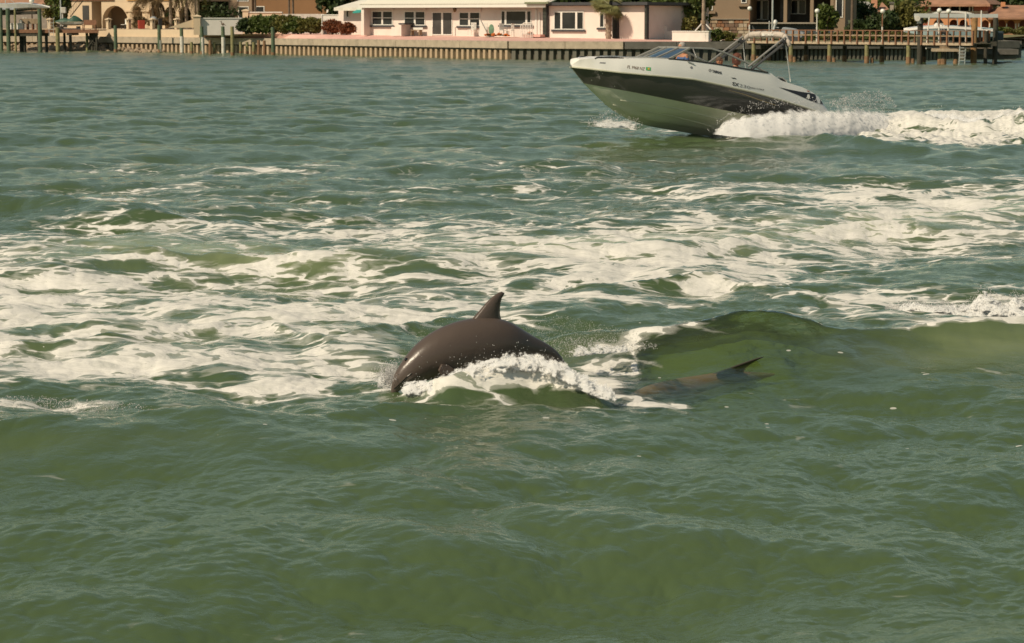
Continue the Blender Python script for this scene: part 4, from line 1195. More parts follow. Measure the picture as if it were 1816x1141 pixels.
# dry palms
for px, Y, h, nf, L_, lb, m_ in ((303,226,3.6,40,2.2,'drooping brown palm behind the rightmost stone lantern',M_fold2),(272,228,2.7,40,2.1,'low dry-fronded palm hanging over the arcade columns',M_fold2),
      (352,224,3.9,34,2.3,'dry palm with yellow fronds left of the white wall pillar',M_foly),(331,229,4.6,36,2.4,'tall shaggy palm between the two dry palms',M_fold2)):
    P = at(px, 50, Y); P.z = ZT
    palm(lb, P, h, nf, L_, 1.25, .62, m_, (.17,.13), up=(-.5, 1.2), bark=M_bark)
for i, (px, Y, rx, rz_, m_) in enumerate(((248,228,.9,.7,M_fold2),(282,226,1.2,.6,M_fold2),(335,232,2.2,1.3,M_fold),(392,222,3.0,1.6,M_fold))):
    P = at(px, 50, Y); P.z = ZT-.6 if px > 350 else ZT
    bush('shrub', ['dry brown shrub at the foot of the second arcade column','low dry brown shrub before the palms','dark green shrub in shadow between the palms','dark shrubbery above the white wall at its left end'][i], 'shrub', P, rx, .8, rz_, 1100, .17, m_, 'shrubs on the left terrace')
# dark background behind the palms and brown house
FB = Frame(420, 50, 232, -20)
BH = FB.thing('brown_house', 'brown house with small white-framed windows behind the cream fence and hedge', 'house')
b_ = MB(); FB.rect(b_, 446, -20, 590, 52, 0, 8); b_.build('wall', M_brown, BH)
b_ = MB(); FB.rect(b_, 405, -20, 446, 52, -.4, 8); b_.build('entry_wall', M_tan, BH)
window(FB, BH, 424, 13, 440, 40, [], y=-.4, sill=False)
window(FB, BH, 455, 12.5, 468, 26, [], sill=False)
window(FB, BH, 422, -8, 440, 1.5, [], y=-.4, sill=False)
b_ = MB(); FB.rect(b_, 579, 5, 582, 40, -.08, -.01); b_.build('corner_trim', M_trim, BH)
for px, lb in ((453,'left thin palm trunk before the brown house'),(513,'middle thin palm trunk before the brown house'),(520,'right thin palm trunk before the brown house')):
    P = at(px, 38, 221); P.z = ZCAP
    palm(lb, P, 4.7, 14, 1.7, .7, .4, M_fold, (.11,.09), bark=M_bark2)
P = at(385, 20, 238); P.z = ZT
tree('dark tree filling the gap between the palms and the brown house', P, 6.5, 3.2, 2600, .28, M_fold, None, 24, base=.05)
P = at(345, 20, 246); P.z = ZT
tree('dark tree behind the tall shaggy palm at the left', P, 6.5, 3.2, 2200, .3, M_fold, None, 24, base=.05)
P = at(598, 30, 222); P.z = ZCAP
tree('dark tree at the left end of the white tiled roof', P, 6.0, 2.0, 1800, .26, M_fold, None, 20, base=.1)
# white wall with capped pillars
FW_ = Frame(356, 62.2, 206.5, 4)
WW = FW_.thing('white_terrace_wall', 'curving white wall between two capped pillars above the mooring piles', 'wall')
b_ = MB(); FW_.rect(b_, 354, 33.5, 430, 62.6, 0, .25); b_.build('wall_panel', M_white, WW)
b_ = MB(); FW_.rect(b_, 354, 31.8, 433, 33.4, -.06, .3); b_.build('coping', M_trim, WW)
def pillar(fr, par, pxa, pxb, pt, pb, y=-.1):
    b_ = MB(); fr.rect(b_, pxa, pt+4.5, pxb, pb, y, y+.55); b_.build('pillar', M_cream, par)
    x0, z0 = fr.p(pxa-1.5, pt+4.4, y); x1, _ = fr.p(pxb+1.5, pt+4.4, y); _, zt = fr.p(pxa, pt, y); xm = (x0+x1)/2; ya = y-.07; yb = y+.62
    MB().box(x0, x1, ya, yb, z0, z0+.09).add([(x0,ya,z0+.091),(x1,ya,z0+.091),(x1,yb,z0+.091),(x0,yb,z0+.091),(xm,(ya+yb)/2,zt)], [(0,1,4),(1,2,4),(2,3,4),(3,0,4),(3,2,1,0)]).build('pillar_cap', M_cream, par)
pillar(FW_, WW, 343, 355, 26, 62.2, -.35)
x0, zb = FW_.p(343, 62, -.3); _, zm = FW_.p(343, 45, -.3); x1, _ = FW_.p(330, 50, -.3)
MB().prism([(x0-2.2, zb+.6), (x0, zb+.6), (x0, zm+.5)], 'y', 0, .3).build('ramp_wall', M_cream, WW)
FC = Frame(436, 40, 213, -8)
CF = FC.thing('cream_fence_wall', 'long low cream wall with one capped pillar behind the green hedge', 'wall')
pillar(FC, CF, 430, 440, 16, 60)
b_ = MB(); FC.rect(b_, 440.3, 23, 500, 60, 0, .3); b_.build('wall_panel', M_cream, CF)
b_ = MB(); FC.rect(b_, 440.3, 21.3, 500, 22.9, -.08, .35); b_.build('coping', M_trim, CF)
b_ = MB(); FC.rect(b_, 500.3, 25, 574, 60, 0, .3); b_.build('wall_panel', mat('grey_white_stucco', (.56,.53,.47), .85), CF)
FD = Frame(574, 60, 203, -30)
DW = FD.thing('side_garden_wall', 'white garden wall behind the red-brown shrub, left of the pink house', 'wall')
b_ = MB(); FD.rect(b_, 573, 27.5, 607, 61, 0, .25); b_.build('wall_panel', M_white, DW)
b_ = MB(); FD.rect(b_, 572.5, 26, 608, 27.4, -.05, .3); b_.build('coping', M_trim, DW)
# hedge: leafy plants in a row
hd = [(446,205,'darkest, shaded leftmost plant of the long hedge'),(466,204.5,'second plant from the left in the long hedge'),(487,204,'middle-left plant of the long hedge beside a palm trunk'),
      (508,203.5,'plump central plant of the long hedge'),(529,203,'plant of the long hedge under the second palm trunk'),(551,202.5,'rightmost plant of the long hedge, next to the white lamp post')]
for i, (px, Y, lb) in enumerate(hd):
    P = at(px, 61, Y)
    bush('hedge_plant', lb, 'hedge', P, 1.35, .7, .82 if i in (1, 2, 3) else .74, 3600, .14, [M_fold, M_folm, M_folm, M_foly, M_folm, M_foly][i], 'plants of the long seaside hedge', 60)
P = at(590, 61.5, 200.5); bush('shrub', 'larger left half of the clipped red-brown shrub by the pink house', 'shrub', P, 1.05, .6, .62, 4200, .09, M_folr, 'clipped red-brown shrubs', 60)
P = at(615, 62, 199.2); bush('shrub', 'smaller right part of the clipped red-brown shrub touching the pink house', 'shrub', P, .85, .6, .52, 3200, .09, M_folr, 'clipped red-brown shrubs', 50)
P = at(571.5, 62, 201.2)
o = thing('garden_lamp_post', 'white garden lamp post with small lantern between hedge and red shrub', 'lamp post', P)
MB().tube([(0,0,0),(0,0,1.45)], .05, 8).build('post', M_trim, o); MB().tube([(0,0,1.451),(0,0,1.62)], [.06,.10], 8).build('lantern', M_lampg, o); MB().tube([(0,0,1.621),(0,0,1.72)], [.12,.02], 8).build('cap', M_trim, o)

# ---- mooring piles
def mooring(px, yt, yb, label, m=M_green, sleeve=None, r=.16, group='mooring piles before the sea wall', name='mooring_pile', cat='mooring pile'):
    P = onz(px, yb, 0); s_ = FPX/P.y; h = (yb-yt)/s_*1.0
    o = thing(name, label, cat, P, random.uniform(0, 3), group)
    MB().tube([(0,0,-.8),(0.01,0,h*.5),(0,.01,h)], [r*1.02,r,r*.95], 12).build('shaft', m, o)
    MB().tube([(0,0,-.8),(0.005,0,.28)], [r*1.12,r*1.08], 12).build('barnacle_band', M_rust, o)
    if sleeve: MB().tube([(-.02,-.04,.05),(-.02,-.04,h*sleeve)], [r*1.05,r*1.05], 12).build('sleeve', M_pvc, o)
    return o, P + Vector((0, 0, h))
mooring(205.5,46,92.8,'green mooring pile standing alone in front of the rocks, leftmost of the row')
mooring(283,45.5,93.6,'green pile with white lower sleeve, just right of the rocks', sleeve=.45)
mooring(322.5,47,94.6,'green pile with long white sleeve below the rightmost stone lantern', sleeve=.62)
mooring(358.5,48,97,'green pile with white sleeve in front of the left wall pillar', sleeve=.62)
o_, ptop = mooring(396,48,97.2,'green pile with white sleeve that carries a grey bird', sleeve=.62)
mooring(412.5,48,98.8,'plain green pile right of the bird pile', m=M_olive)
mooring(484.5,49,99,'plain green pile standing alone before the hedge')
for px, yt, yb, lb in ((340,75,96.2,'short green stub at the wall left of the second sleeved pile'),(373,72,97.2,'short leaning rusty stub, first right of the pillar'),(380,75.5,96.8,'short grey stub just left of the bird pile'),
      (427,75,97,'short stub right of the plain green pile'),(438.5,75,96.8,'pale short stub, fourth from the hedge pile'),(450,75.5,97.4,'narrow green short stub in the middle of the hedge run'),
      (459,72,97.4,'taller rusty stub under the broken cap edge'),(469,72.5,97,'thick rusty stub nearest the lone hedge pile')):
    mooring(px, yt, yb, lb, m=M_rust if 'rusty' in lb else M_olive, r=.13, group='short stubs at the foot of the sea wall', name='pile_stub', cat='pile stub')
o = thing('perched_bird', 'slim grey-brown water bird perched on a sleeved pile', 'bird', ptop, 2.6)
bd = MB().ball((0,0,.2),(.17,.09,.11),10,8); bd.tube([(.1,0,.25),(.16,0,.36),(.13,0,.46)], [.05,.035,.04], 8); bd.tube([(.13,0,.46),(.33,0,.40)], [.03,.006], 6); bd.tube([(-.12,0,.18),(-.32,0,.08)], [.05,.02], 6)
bd.build('body', mat('bird_brown', (.16,.12,.09), .8, .2), o, smooth=True)
for sy in (-.03,.03): MB().tube([(0,sy,0),(0,sy,.12)], .012, 5).build('leg', M_metaldk, o)

# ---- rocks along the wall foot
rk = thing('rock_bank', 'bank of tan and brown rip-rap rocks at the foot of the left sea wall', 'rock bank', wallpt(120, -.3)[0])
def rock_mesh(seed):
    rnd = random.Random(seed); b = bmesh.new(); bmesh.ops.create_icosphere(b, subdivisions=2, radius=1)
    for v in b.verts:
        n_ = noise.noise(v.co*1.1+Vector((seed*7, 0, 0))); v.co *= 1 + .45*n_; v.co.z *= .68
        for q in (Vector((1,.3,.2)), Vector((-.5,1,.4)), Vector((.2,-.8,.7)), Vector((-.7,-.4,.5))):
            q = q.normalized(); d = v.co.dot(q)
            if d > .72: v.co -= q*(d-.72)
    me = bpy.data.meshes.new('rock'); b.to_mesh(me); b.free(); me.materials.append(M_rock); return me
rms_ = [rock_mesh(k) for k in range(6)]
for k in range(190):
    px = random.uniform(-60, 300)
    lim = np.interp(px, [-60, 170, 215, 300], [1, .95, .9, .25])
    off = random.uniform(-1.7, -.1)
    hz = max(0, (1+off/1.9))*.62*lim
    if random.random() > lim+.25: continue
    p_, n_, _ = wallpt(px, off)
    o = link('rock', rms_[k % 6], rk); o.location = Vector((p_.x, p_.y, hz*random.uniform(.5,1)-.05)) - rk.location
    s_ = random.uniform(.22, .46)*(1.15 if px < 200 else .8); o.scale = (s_, s_*random.uniform(.8,1.2), s_); o.rotation_euler = (random.uniform(-.5,.5), random.uniform(-.5,.5), random.uniform(0, 6))

# ---- left dock
FL = Frame(0, 57, 221, -6)
LD = FL.thing('left_dock', 'dark weathered timber dock on thick piles at the left edge', 'dock')
x0, zd = FL.p(-60, 53.2); x1, _ = FL.p(175, 52)
zd -= 0
nb = 0
MB().box(x0, x1, 0, 2.6, 1.93-FL.o.z, 2.02-FL.o.z).build('deck', M_wood, LD)
MB().box(x0, x1, -.08, -.005, 1.72-FL.o.z, 2.04-FL.o.z).build('fascia_board', M_woodr, LD)
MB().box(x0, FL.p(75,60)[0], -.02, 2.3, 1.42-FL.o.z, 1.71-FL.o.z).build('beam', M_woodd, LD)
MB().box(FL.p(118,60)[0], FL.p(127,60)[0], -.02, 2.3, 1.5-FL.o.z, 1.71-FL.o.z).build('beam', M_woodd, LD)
for (px, yt, r, m_) in ((1.5,14,.17,M_green),(14.3,15,.2,M_green),(27,15,.1,M_olive),(32,58,.17,M_woodd),(38,58,.18,M_woodd),(66,60,.17,M_woodd),(70.5,16,.19,M_green),(79,58,.15,M_woodd),
       (102.5,49,.2,M_olive),(107,58,.12,M_woodd),(121,58,.14,M_woodd),(148,58,.13,M_olive),(153,58,.1,M_woodd),(158,58,.16,M_woodd),(164,58,.12,M_woodd),(169,58,.12,M_woodd),(-30,15,.18,M_green),(-45,58,.18,M_woodd)):
    x, zt = FL.p(px, yt, -.1); y_ = -.22 if yt < 50 else random.uniform(.3, 1.2)
    MB().tube([(x,y_,-.8-FL.o.z),(x,y_,zt)], r, 10).build('pile', m_, LD)
br_ = MB()
for a in ((150,60,172,84),(172,60,152,86),(153,66,163,80)):
    p0 = FL.p(a[0], a[1]); p1 = FL.p(a[2], a[3]); br_.tube([(p0[0],.4,p0[1]),(p1[0],.5,p1[1])], .06, 6)
br_.build('cross_brace', M_woodd, LD)
def on_left(px, y, z=2.03):
    x, _ = FL.p(px, 53, y); return FL.w(x, y, z-FL.o.z)
# things on the dock
o = thing('dock_box', 'white fibreglass dock box with open lit end on the left dock', 'box', on_left(30, .6), R(-42))
MB().box(-.65,.65,-.3,.3,0,.5).build('body', M_trim, o, bevel=.03); MB().box(-.69,.69,-.34,.34,.502,.58).build('lid', M_trim, o, bevel=.02)
o = thing('fish_table', 'brown wooden fish-cleaning table with a white bucket, left of the tall green pile', 'table', on_left(54, 1.0), R(-6))
MB().box(-.85,.85,-.3,.3,.52,1.0).build('cabinet', M_wood, o, bevel=.02)
for sx in (-.7,-.25,.25,.7): MB().box(sx-.05,sx+.05,-.25,.25,0,.519).build('leg', M_woodr, o)
o2 = thing('bucket', 'white round bucket hanging at the left end of the brown fish-cleaning table', 'bucket', o.location+Vector((-.8,-.4,.5)))
MB().tube([(0,0,.05),(0,0,.35)], [.12,.15], 12).build('body', M_pvc, o2); MB().tube([(-.15,0,.35),(0,0,.46),(.15,0,.35)], .01, 5).build('handle', M_metaldk, o2)
o2 = thing('tackle_box', 'small cream box lying on top of the brown fish-cleaning table', 'box', o.location+Vector((-.5,0,1.001)))
MB().box(-.2,.2,-.12,.12,0,.1).build('body', M_pvc, o2, bevel=.01); MB().box(-.04,.04,-.14,-.121,.04,.08).build('latch', M_metaldk, o2)
o = thing('dark_bench', 'dark red-brown wooden bench at the right end of the left dock', 'bench', on_left(160, .3), R(-6))
MB().box(-.6,.6,-.02,.06,.45,.88).build('backrest', M_woodr, o)
MB().box(-.6,.6,-.45,-.03,.40,.449).build('seat', M_woodr, o)
for sx in (-.57,.57):
    for sy in (-.42,.02): MB().box(sx-.035,sx+.035,sy-.035,sy+.035,0,.398).build('leg', M_woodr, o)
o = thing('dock_ladder', 'thin grey metal ladder hanging over the left dock edge', 'ladder', on_left(91, -.2, 1.4), R(-6))
for sx in (-.22,.22): MB().tube([(sx,0,0),(sx,0,1.55),(sx,.3,1.75)], .02, 6).build('rail', M_grey, o)
for k in range(5): MB().tube([(-.22,0,.05+k*.3),(.22,0,.05+k*.3)], .016, 6).build('rung', M_grey, o)
def globe_lamp(P, h, label, r=.17, mlo=M_pvc, mhi=M_woodr, group='globe lamps on poles', split=.5):
    o = thing('globe_lamp', label, 'lamp post', P, 0, group)
    MB().tube([(0,0,0),(0,0,h*split)], .055, 8).build('lower_post', mlo, o); MB().tube([(0,0,h*split+.001),(0,0,h-r*.8)], .045, 8).build('upper_post', mhi, o)
    MB().ball((0,0,h),r,14,10).build('globe', M_lampg, o, smooth=True); return o
P = on_left(57.5, 1.9); globe_lamp(P, 1.9+.75, 'globe lamp on a thin red-brown pole above the fish-cleaning table', r=.24, mlo=M_woodr)
o = thing('white_lamp_mast', 'pale metal mast with a white box lamp behind the green covered watercraft', 'mast', on_left(108.5, 2.6))
MB().tube([(0,0,0),(0,0,4.0)], .06, 8).build('mast', M_grey, o); MB().box(.05,.5,-.2,.2,1.5,2.05).build('lamp_box', M_pvc, o, bevel=.05); MB().box(.1,.2,-.05,.05,0,1.49).build('box_post', M_pvc, o)
# jet ski under a green cover on its lift
x, _ = FL.p(124, 45, .9)
o = thing('covered_jet_ski', 'small watercraft under a dark green canvas cover on the left dock', 'jet ski', FL.w(x, .9, 2.32-FL.o.z), R(-6))
st_ = []; prof = [(-1.40,.50,.05),(-1.1,.56,.30),(-.8,.70,.42),(-.45,.78,.45),(-.2,.70,.46),(.0,.68,.46),(.35,1.0,.44),(.5,1.0,.42),(.8,.86,.36),(1.05,.66,.26),(1.25,.52,.08)]
mb = MB(); K = 9
for x_, zt, w_ in prof:
    for k in range(K):
        a = math.pi*k/(K-1); mb.v.append((x_, w_*math.cos(a)*(1.25 if .1 < k/(K-1) < .9 else 1.25), .42 + (zt-.42)*max(0, math.sin(a))**.7))
for i in range(len(prof)-1):
    for k in range(K-1): mb.f.append((i*K+k, i*K+k+1, (i+1)*K+k+1, (i+1)*K+k))
mb.f.append(tuple(range(K))); mb.f.append(tuple(range(len(mb.v)-1, len(mb.v)-K-1, -1)))
mb.build('cover', M_greenc, o, smooth=True)
hb = MB(); 
for i, (x_, w_, zk) in enumerate([(-1.38,.1,.40),(-1.0,.42,.18),(-.3,.5,.08),(.6,.5,.08),(1.2,.46,.12)]):
    hb.v += [(x_, -w_, .40), (x_, -w_*.8, .40-(.40-zk)*.6), (x_, 0, zk), (x_, w_*.8, .40-(.40-zk)*.6), (x_, w_, .40)]
for i in range(4):
    for k in range(4): hb.f.append((i*5+k, i*5+k+1, i*5+6+k, i*5+5+k))
hb.f += [(0,1,2,3,4), (24,23,22,21,20)]
hb.build('hull', M_gel, o)
o = thing('jet_ski_lift', 'low dark cradle under the green covered watercraft', 'boat lift', FL.w(x, .9, 2.03-FL.o.z), R(-6))
for sx in (-.8,.8): MB().box(sx-.06,sx+.06,-.5,.5,0,.30).build('bunk', M_metaldk, o)
MB().box(-1.1,1.1,-.5,-.42,.0,.12).build('rail', M_metaldk, o)
# white yacht hull with grey cover top-left
x, _ = FL.p(30, 15, 2.2)
o = thing('covered_yacht', 'white boat hull with grey canvas cover raised behind the left dock, bow to the right', 'boat', FL.w(x, 2.2, 0-FL.o.z), R(-6))
def px_l(px, py): a = FL.p(px, py, 2.2); return a[0]-x, a[1]+FL.o.z
Lp = [(-40,8,24),(0,8,22.5),(20,7.5,22),(36,6.5,20.5),(55,7,18),(72,9.5,16.5),(88.5,13.5,14.5)]
mb = MB()
for i, (px, t_, b_) in enumerate(Lp):
    X0, zt = px_l(px, t_); _, zb = px_l(px, b_); w_ = 1.2*(1-(max(0, px-10)/79)**2)+.03
    mb.v += [(X0,-w_,zt),(X0,-w_*.9,(zt*.4+zb*.6)),(X0,-.0,zb),(X0,w_*.9,(zt*.4+zb*.6)),(X0,w_,zt),(X0,0,zt+.1)]
for i in range(len(Lp)-1):
    for k in range(6): mb.f.append((i*6+k, i*6+(k+1) % 6, i*6+6+(k+1) % 6, i*6+6+k))
mb.f.append((0,1,2,3,4,5)); n6 = (len(Lp)-1)*6; mb.f.append((n6+5,n6+4,n6+3,n6+2,n6+1,n6))
mb.build('hull', M_gel, o, smooth=False)
mb = MB(); X0, z0_ = px_l(-45, 14); X1, z1_ = px_l(36, 13); _, zt = px_l(0, 4)
mb.add([(X0,-1.3,z0_-.1),(X1,-1.25,z1_-.25),(X1,1.2,z1_-.1),(X0,1.3,z0_-.1),(X0,-.9,zt),(X1-.6,-.8,zt-.15),(X1-.6,.8,zt-.15),(X0,.9,zt)], [(3,2,1,0),(4,5,6,7),(0,1,5,4),(1,2,6,5),(2,3,7,6),(3,0,4,7)])
mb.build('cover', M_greyc, o)
rl_ = MB(); a = px_l(24, 0); b2 = px_l(33, 7); c = px_l(15, -2); d_ = px_l(15.2, 6); rl_.tube([(a[0],-.9,a[1]),(b2[0],-.95,b2[1])], .02, 5); rl_.tube([(c[0],-.9,c[1]),(d_[0],-.9,d_[1])], .04, 5); rl_.build('deck_rail', M_alu, o)
o = thing('yacht_lift_beam', 'dark underside beam of the lift holding the covered white boat', 'boat lift', FL.w(x, 2.2, 0-FL.o.z), R(-6))
X0, z0_ = px_l(-40, 24); X1, z1_ = px_l(66, 20.5)
MB().add([(X0,-.9,z0_),(X1,-.6,z1_),(X1,.6,z1_),(X0,.9,z0_),(X0,-.9,z0_-.25),(X1,-.6,z1_-.25),(X1,.6,z1_-.25),(X0,.9,z0_-.25)], [(0,1,2,3),(7,6,5,4),(0,4,5,1),(1,5,6,2),(2,6,7,3),(3,7,4,0)]).build('beam', M_woodd, o)
# grey wall and roofs behind, olive trees
FG = Frame(40, 50, 236, -8)
o = FG.thing('grey_garden_wall', 'long plain grey wall in half shade behind the left dock', 'wall')
b_ = MB(); FG.rect(b_, -80, 20, 84, 51, 0, .3); b_.build('wall_panel', mat('warm_grey_stucco', (.30,.26,.22), .9), o)
b_ = MB(); FG.rect(b_, -80, 18.6, 84, 19.9, -.06, .36); b_.build('coping', M_tan, o)
FH = Frame(40, 40, 260, -8)
o = FH.thing('tiled_roof_house', 'house with brown tiled roof at the top left corner', 'house')
b_ = MB(); FH.rect(b_, -90, 12, 100, 48, .5, 7); b_.build('wall', M_tan, o)
x0, z0 = FH.p(-90, 14, 0); x1, _ = FH.p(100, 14, 0)
MB().add([(x0,0,z0),(x1,0,z0),(x1-1,5,z0+2.6),(x0,5,z0+2.6),(x0,0,z0-.2),(x1,0,z0-.2),(x1,9,z0),(x0,9,z0)], [(0,1,2,3),(5,4,0,1),(1,6,2),(2,6,7,3),(0,3,7)]).build('roof', M_terra, o)
for i, (px, Y, h, m_) in enumerate(((92,233,4.6,M_foly),(108,231,4.9,M_folm))):
    P = at(px, 45, Y); P.z = ZT
    tree(['yellow-olive tree behind the dock ladder','darker olive tree behind the pale mast'][i], P, h, 1.0, 1500, .2, m_, 'olive trees behind the left dock', 16, base=.1, trunk=.12)
# ================================================================ RIGHT DOCK
DK = Frame(1336, 73, 173.5, -50)
DZ = 1.42
D_ = DK.thing('railed_dock', 'brown railed timber walkway running out from the dark sea wall to the boat lift', 'dock')
zoff = DZ - DK.o.z
x0 = -.6; x1, _ = DK.p(1728, 74)
nb = int((x1-x0)/.9)
for k in range(nb):
    a = x0+(x1-x0)*k/nb; b2 = x0+(x1-x0)*(k+1)/nb
    MB().box(a+.005, b2-.005, 0, 1.9, zoff-.06, zoff+random.uniform(-.004,.004)).build('deck_board', M_wood, D_)
MB().box(x0, x1, -.06, -.003, zoff-.16, zoff+.005).build('fascia_board', mat('pale_dock_wood', (.46,.36,.25), .85, .2, 4, .3, 20), D_)
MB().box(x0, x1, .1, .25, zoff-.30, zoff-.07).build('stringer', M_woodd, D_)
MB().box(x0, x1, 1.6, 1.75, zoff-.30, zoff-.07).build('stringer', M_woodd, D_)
for side in (0, 1):
    y_ = -.10 if side == 0 else 1.85
    MB().box(x0, x1 if side == 0 else x1*.72, y_-.07, y_+.07, zoff+.78, zoff+.82).build('top_rail', M_woodr, D_)
    MB().box(x0, x1 if side == 0 else x1*.72, y_-.02, y_+.02, zoff+.42, zoff+.50).build('mid_rail', M_wood, D_)
px = 1338.0; k = 0
while px < 1728:
    x, _ = DK.p(px, 60, -.1); s_ = k % 2
    w_ = .025 if s_ else .055
    MB().box(x-w_, x+w_, -.16, -.04, zoff-.14 if not s_ else zoff+.01, zoff+.779).build('baluster' if s_ else 'rail_post', M_woodr, D_)
    if not s_ and px < 1620: MB().box(x-.05, x+.05, 1.8, 1.9, zoff+.01, zoff+.779).build('rail_post', M_woodr, D_)
    px += 11.4; k += 1
for px in (1336.5,1402.5,1471,1537,1611):
    for y_ in (.12, 1.7):
        x, _ = DK.p(px, 100, .12)
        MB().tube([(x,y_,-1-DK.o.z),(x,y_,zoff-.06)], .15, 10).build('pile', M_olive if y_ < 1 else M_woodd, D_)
        MB().tube([(x,y_,-1-DK.o.z),(x,y_,.45-DK.o.z)], .17, 10).build('pile_band', M_rust, D_)
for px, yb, lb in ((1344,108,'leftmost low rusty stub under the railed dock'),(1409,109.5,'low rusty stub right of the second dock pile'),(1479,111,'low rusty stub right of the third dock pile'),(1546.5,111.5,'low rusty stub right of the fourth dock pile'),(1619,113,'low rusty stub right of the fifth dock pile')):
    P = onz(px, yb, 0); o = thing('pile_stub', lb, 'pile stub', P, 0, 'low rusty stubs along the railed dock')
    MB().tube([(0,0,-.6),(0,0,.33)], [.13,.12], 10).build('shaft', M_rust, o); MB().tube([(0,0,.331),(0,0,.37)], [.10,.08], 8).build('worn_top', M_woodd, o)
def dk(px, y, dz=0): 
    x, _ = DK.p(px, 60, y); return DK.w(x, y, zoff+dz)
globe_lamp(dk(1448.5, .15), 2.15, 'second globe lamp from the left along the railed dock', mhi=M_pvc)
globe_lamp(dk(1564.5, .15), 2.12, 'third globe lamp along the railed dock, left of the boat lift')
globe_lamp(dk(1329, 1.2, 0), 2.35, 'leftmost globe lamp, standing where the railed dock meets land')
globe_lamp(dk(1665, .25), 2.15, 'fourth globe lamp, touching the left end of the lift beam')
globe_lamp(dk(1681.5, .35), 2.1, 'rightmost globe lamp, before the white boat top')
# mast with outboard and covered skiff behind the rail
P = at(1369.5, 60, 179); P.z = ZCAP
o = thing('flag_mast', 'tall pale metal mast rising behind the dock railing', 'mast', P); MB().tube([(0,0,0),(0,0,5.5)], .07, 10).build('pole', M_alu, o); MB().box(-.15,.15,-.15,.15,0,.05).build('base_plate', M_alu, o)
P = at(1364, 60, 178.5); P.z = ZCAP
o = thing('thin_post', 'short thin pale post left of the white outboard motor', 'post', P); MB().tube([(0,0,0),(0,0,1.45)], .04, 8).build('pole', M_alu, o); MB().ball((0,0,1.46),.05,8,6).build('cap', M_alu, o)
P = at(1374, 60, 178); P.z = ZCAP
o = thing('white_outboard', 'tilted white outboard motor behind the dock railing', 'outboard motor', P, .3)
MB().ball((.03,0,1.38),(.16,.14,.22),12,9).build('cowling', M_gel, o, smooth=True)
MB().tube([(0,0,1.2),(-.12,0,.75),(-.25,0,.45)], [.09,.07,.05], 8).build('leg', M_grey, o); MB().box(.05,.32,-.03,.03,.98,1.05).build('propeller_fin', M_gel, o)
P = at(1402, 60, 177); P.z = ZCAP
o = thing('covered_skiff', 'small grey covered skiff lying behind the dock railing', 'boat', P, -.3)
mb = MB().prism([(-.9,.45),(.9,.25),(1.1,.6),(.3,.95),(-.5,1.05)], 'y', -.45, .45); mb.build('cover', M_greyc, o, bevel=.06); MB().box(-.8,.8,-.4,.4,.05,.449).build('cradle', M_metaldk, o)

# lower platform with ladder
FP = Frame(1650, 92, 159.5, -8)
o = FP.thing('swim_platform', 'pale low wooden platform with steps beneath the boat lift', 'platform')
b_ = MB(); FP.rect(b_, 1653, 86.6, 1719, 91.8, 0, 1.8); b_.build('deck', mat('pale_dock_wood', (.46,.36,.25), .85, .2, 4, .3, 20), o)
b_ = MB(); FP.rect(b_, 1667, 82, 1684, 86.5, .3, 1.6); b_.build('step', M_wood, o)
b_ = MB(); FP.rect(b_, 1668, 77.6, 1690, 81.9, .7, 1.6); b_.build('step', M_wood, o)
for px in (1667,1673,1695):
    x, zt = FP.p(px, 91.9, .5); MB().tube([(x,.5,-.8-FP.o.z),(x,.5,zt)], .14 if px != 1673 else .2, 10).build('pile', M_olive if px == 1667 else M_woodd, o)
    MB().tube([(x,.5,-.8-FP.o.z),(x,.5,.35-FP.o.z)], .16 if px != 1673 else .22, 10).build('pile_band', M_rust, o)
FQ = Frame(1706, 111, 158.8, -8)
o = FQ.thing('swim_ladder', 'silver boarding ladder going down into the water from the low platform', 'ladder')
for a, b2 in ((1702.5,1700.8),(1713,1710.5)):
    p0 = FQ.p(a, 76.5); p1 = FQ.p(b2, 112.5); MB().tube([(p0[0],.25,p0[1]),(p0[0],0,p0[1]-.02),(p1[0],0,p1[1]-.2)], .035, 8).build('side_rail', M_alu, o)
for k in range(6):
    z_ = 79.5+k*5.6; p0 = FQ.p(1702.2-k*.3, z_); p1 = FQ.p(1712.6-k*.4, z_); MB().box(p0[0], p1[0], -.06, .05, p0[1]-.025, p0[1]+.025).build('rung', M_alu, o)
# ---- boat lift
FT = Frame(1625, 75, 161.5, -6)
o = FT.thing('boat_lift', 'grey-beamed boat lift on brown posts carrying a pale blue boat', 'boat lift')
b_ = MB(); FT.rect(b_, 1621.5, 24.2, 1727.5, 31.6, 0, .25); b_.build('main_beam', M_grey, o)
b_ = MB(); FT.rect(b_, 1728, 25, 1770, 31.6, .9, 1.15); b_.build('rear_beam', M_grey, o)
b_ = MB(); FT.rect(b_, 1640, 31.9, 1722, 32.9, .1, .2); b_.build('drive_shaft', M_alu, o)
x, z = FT.p(1626.5, 33); MB().tube([(x,-.35,z),(x,-.02,z)], .19, 16).build('drive_motor', M_pvc, o); b_ = MB(); FT.rect(b_, 1627, 36.5, 1634, 42, -.2, .15); b_.build('gear_box', M_pvc, o)
for px, yt, yb, r, m_, y_ in ((1632.5,31.9,112,.19,M_woodd,.12),(1728.5,31.9,112,.21,mat('orange_brown_pile', (.33,.19,.08), .85, .2, 3, .3, 15),.12),(1749,55,112.5,.13,M_woodd,.1),(1766,31.9,113,.17,M_woodd,1.0)):
    x, zt = FT.p(px, yt, y_); MB().tube([(x,y_,-1-FT.o.z),(x,y_,zt)], r, 12).build('post', m_, o)
for px in (1738,1745.5,1754):
    x, zt = FT.p(px, 54, .4); _, zb = FT.p(px, 75, .4); MB().box(x-.09,x+.09,.3,.5,zb,zt).build('fender_post', M_woodr, o)
b_ = MB(); FT.rect(b_, 1722, 74, 1768, 82, .2, 1.5); b_.build('cradle_beam', M_woodd, o)
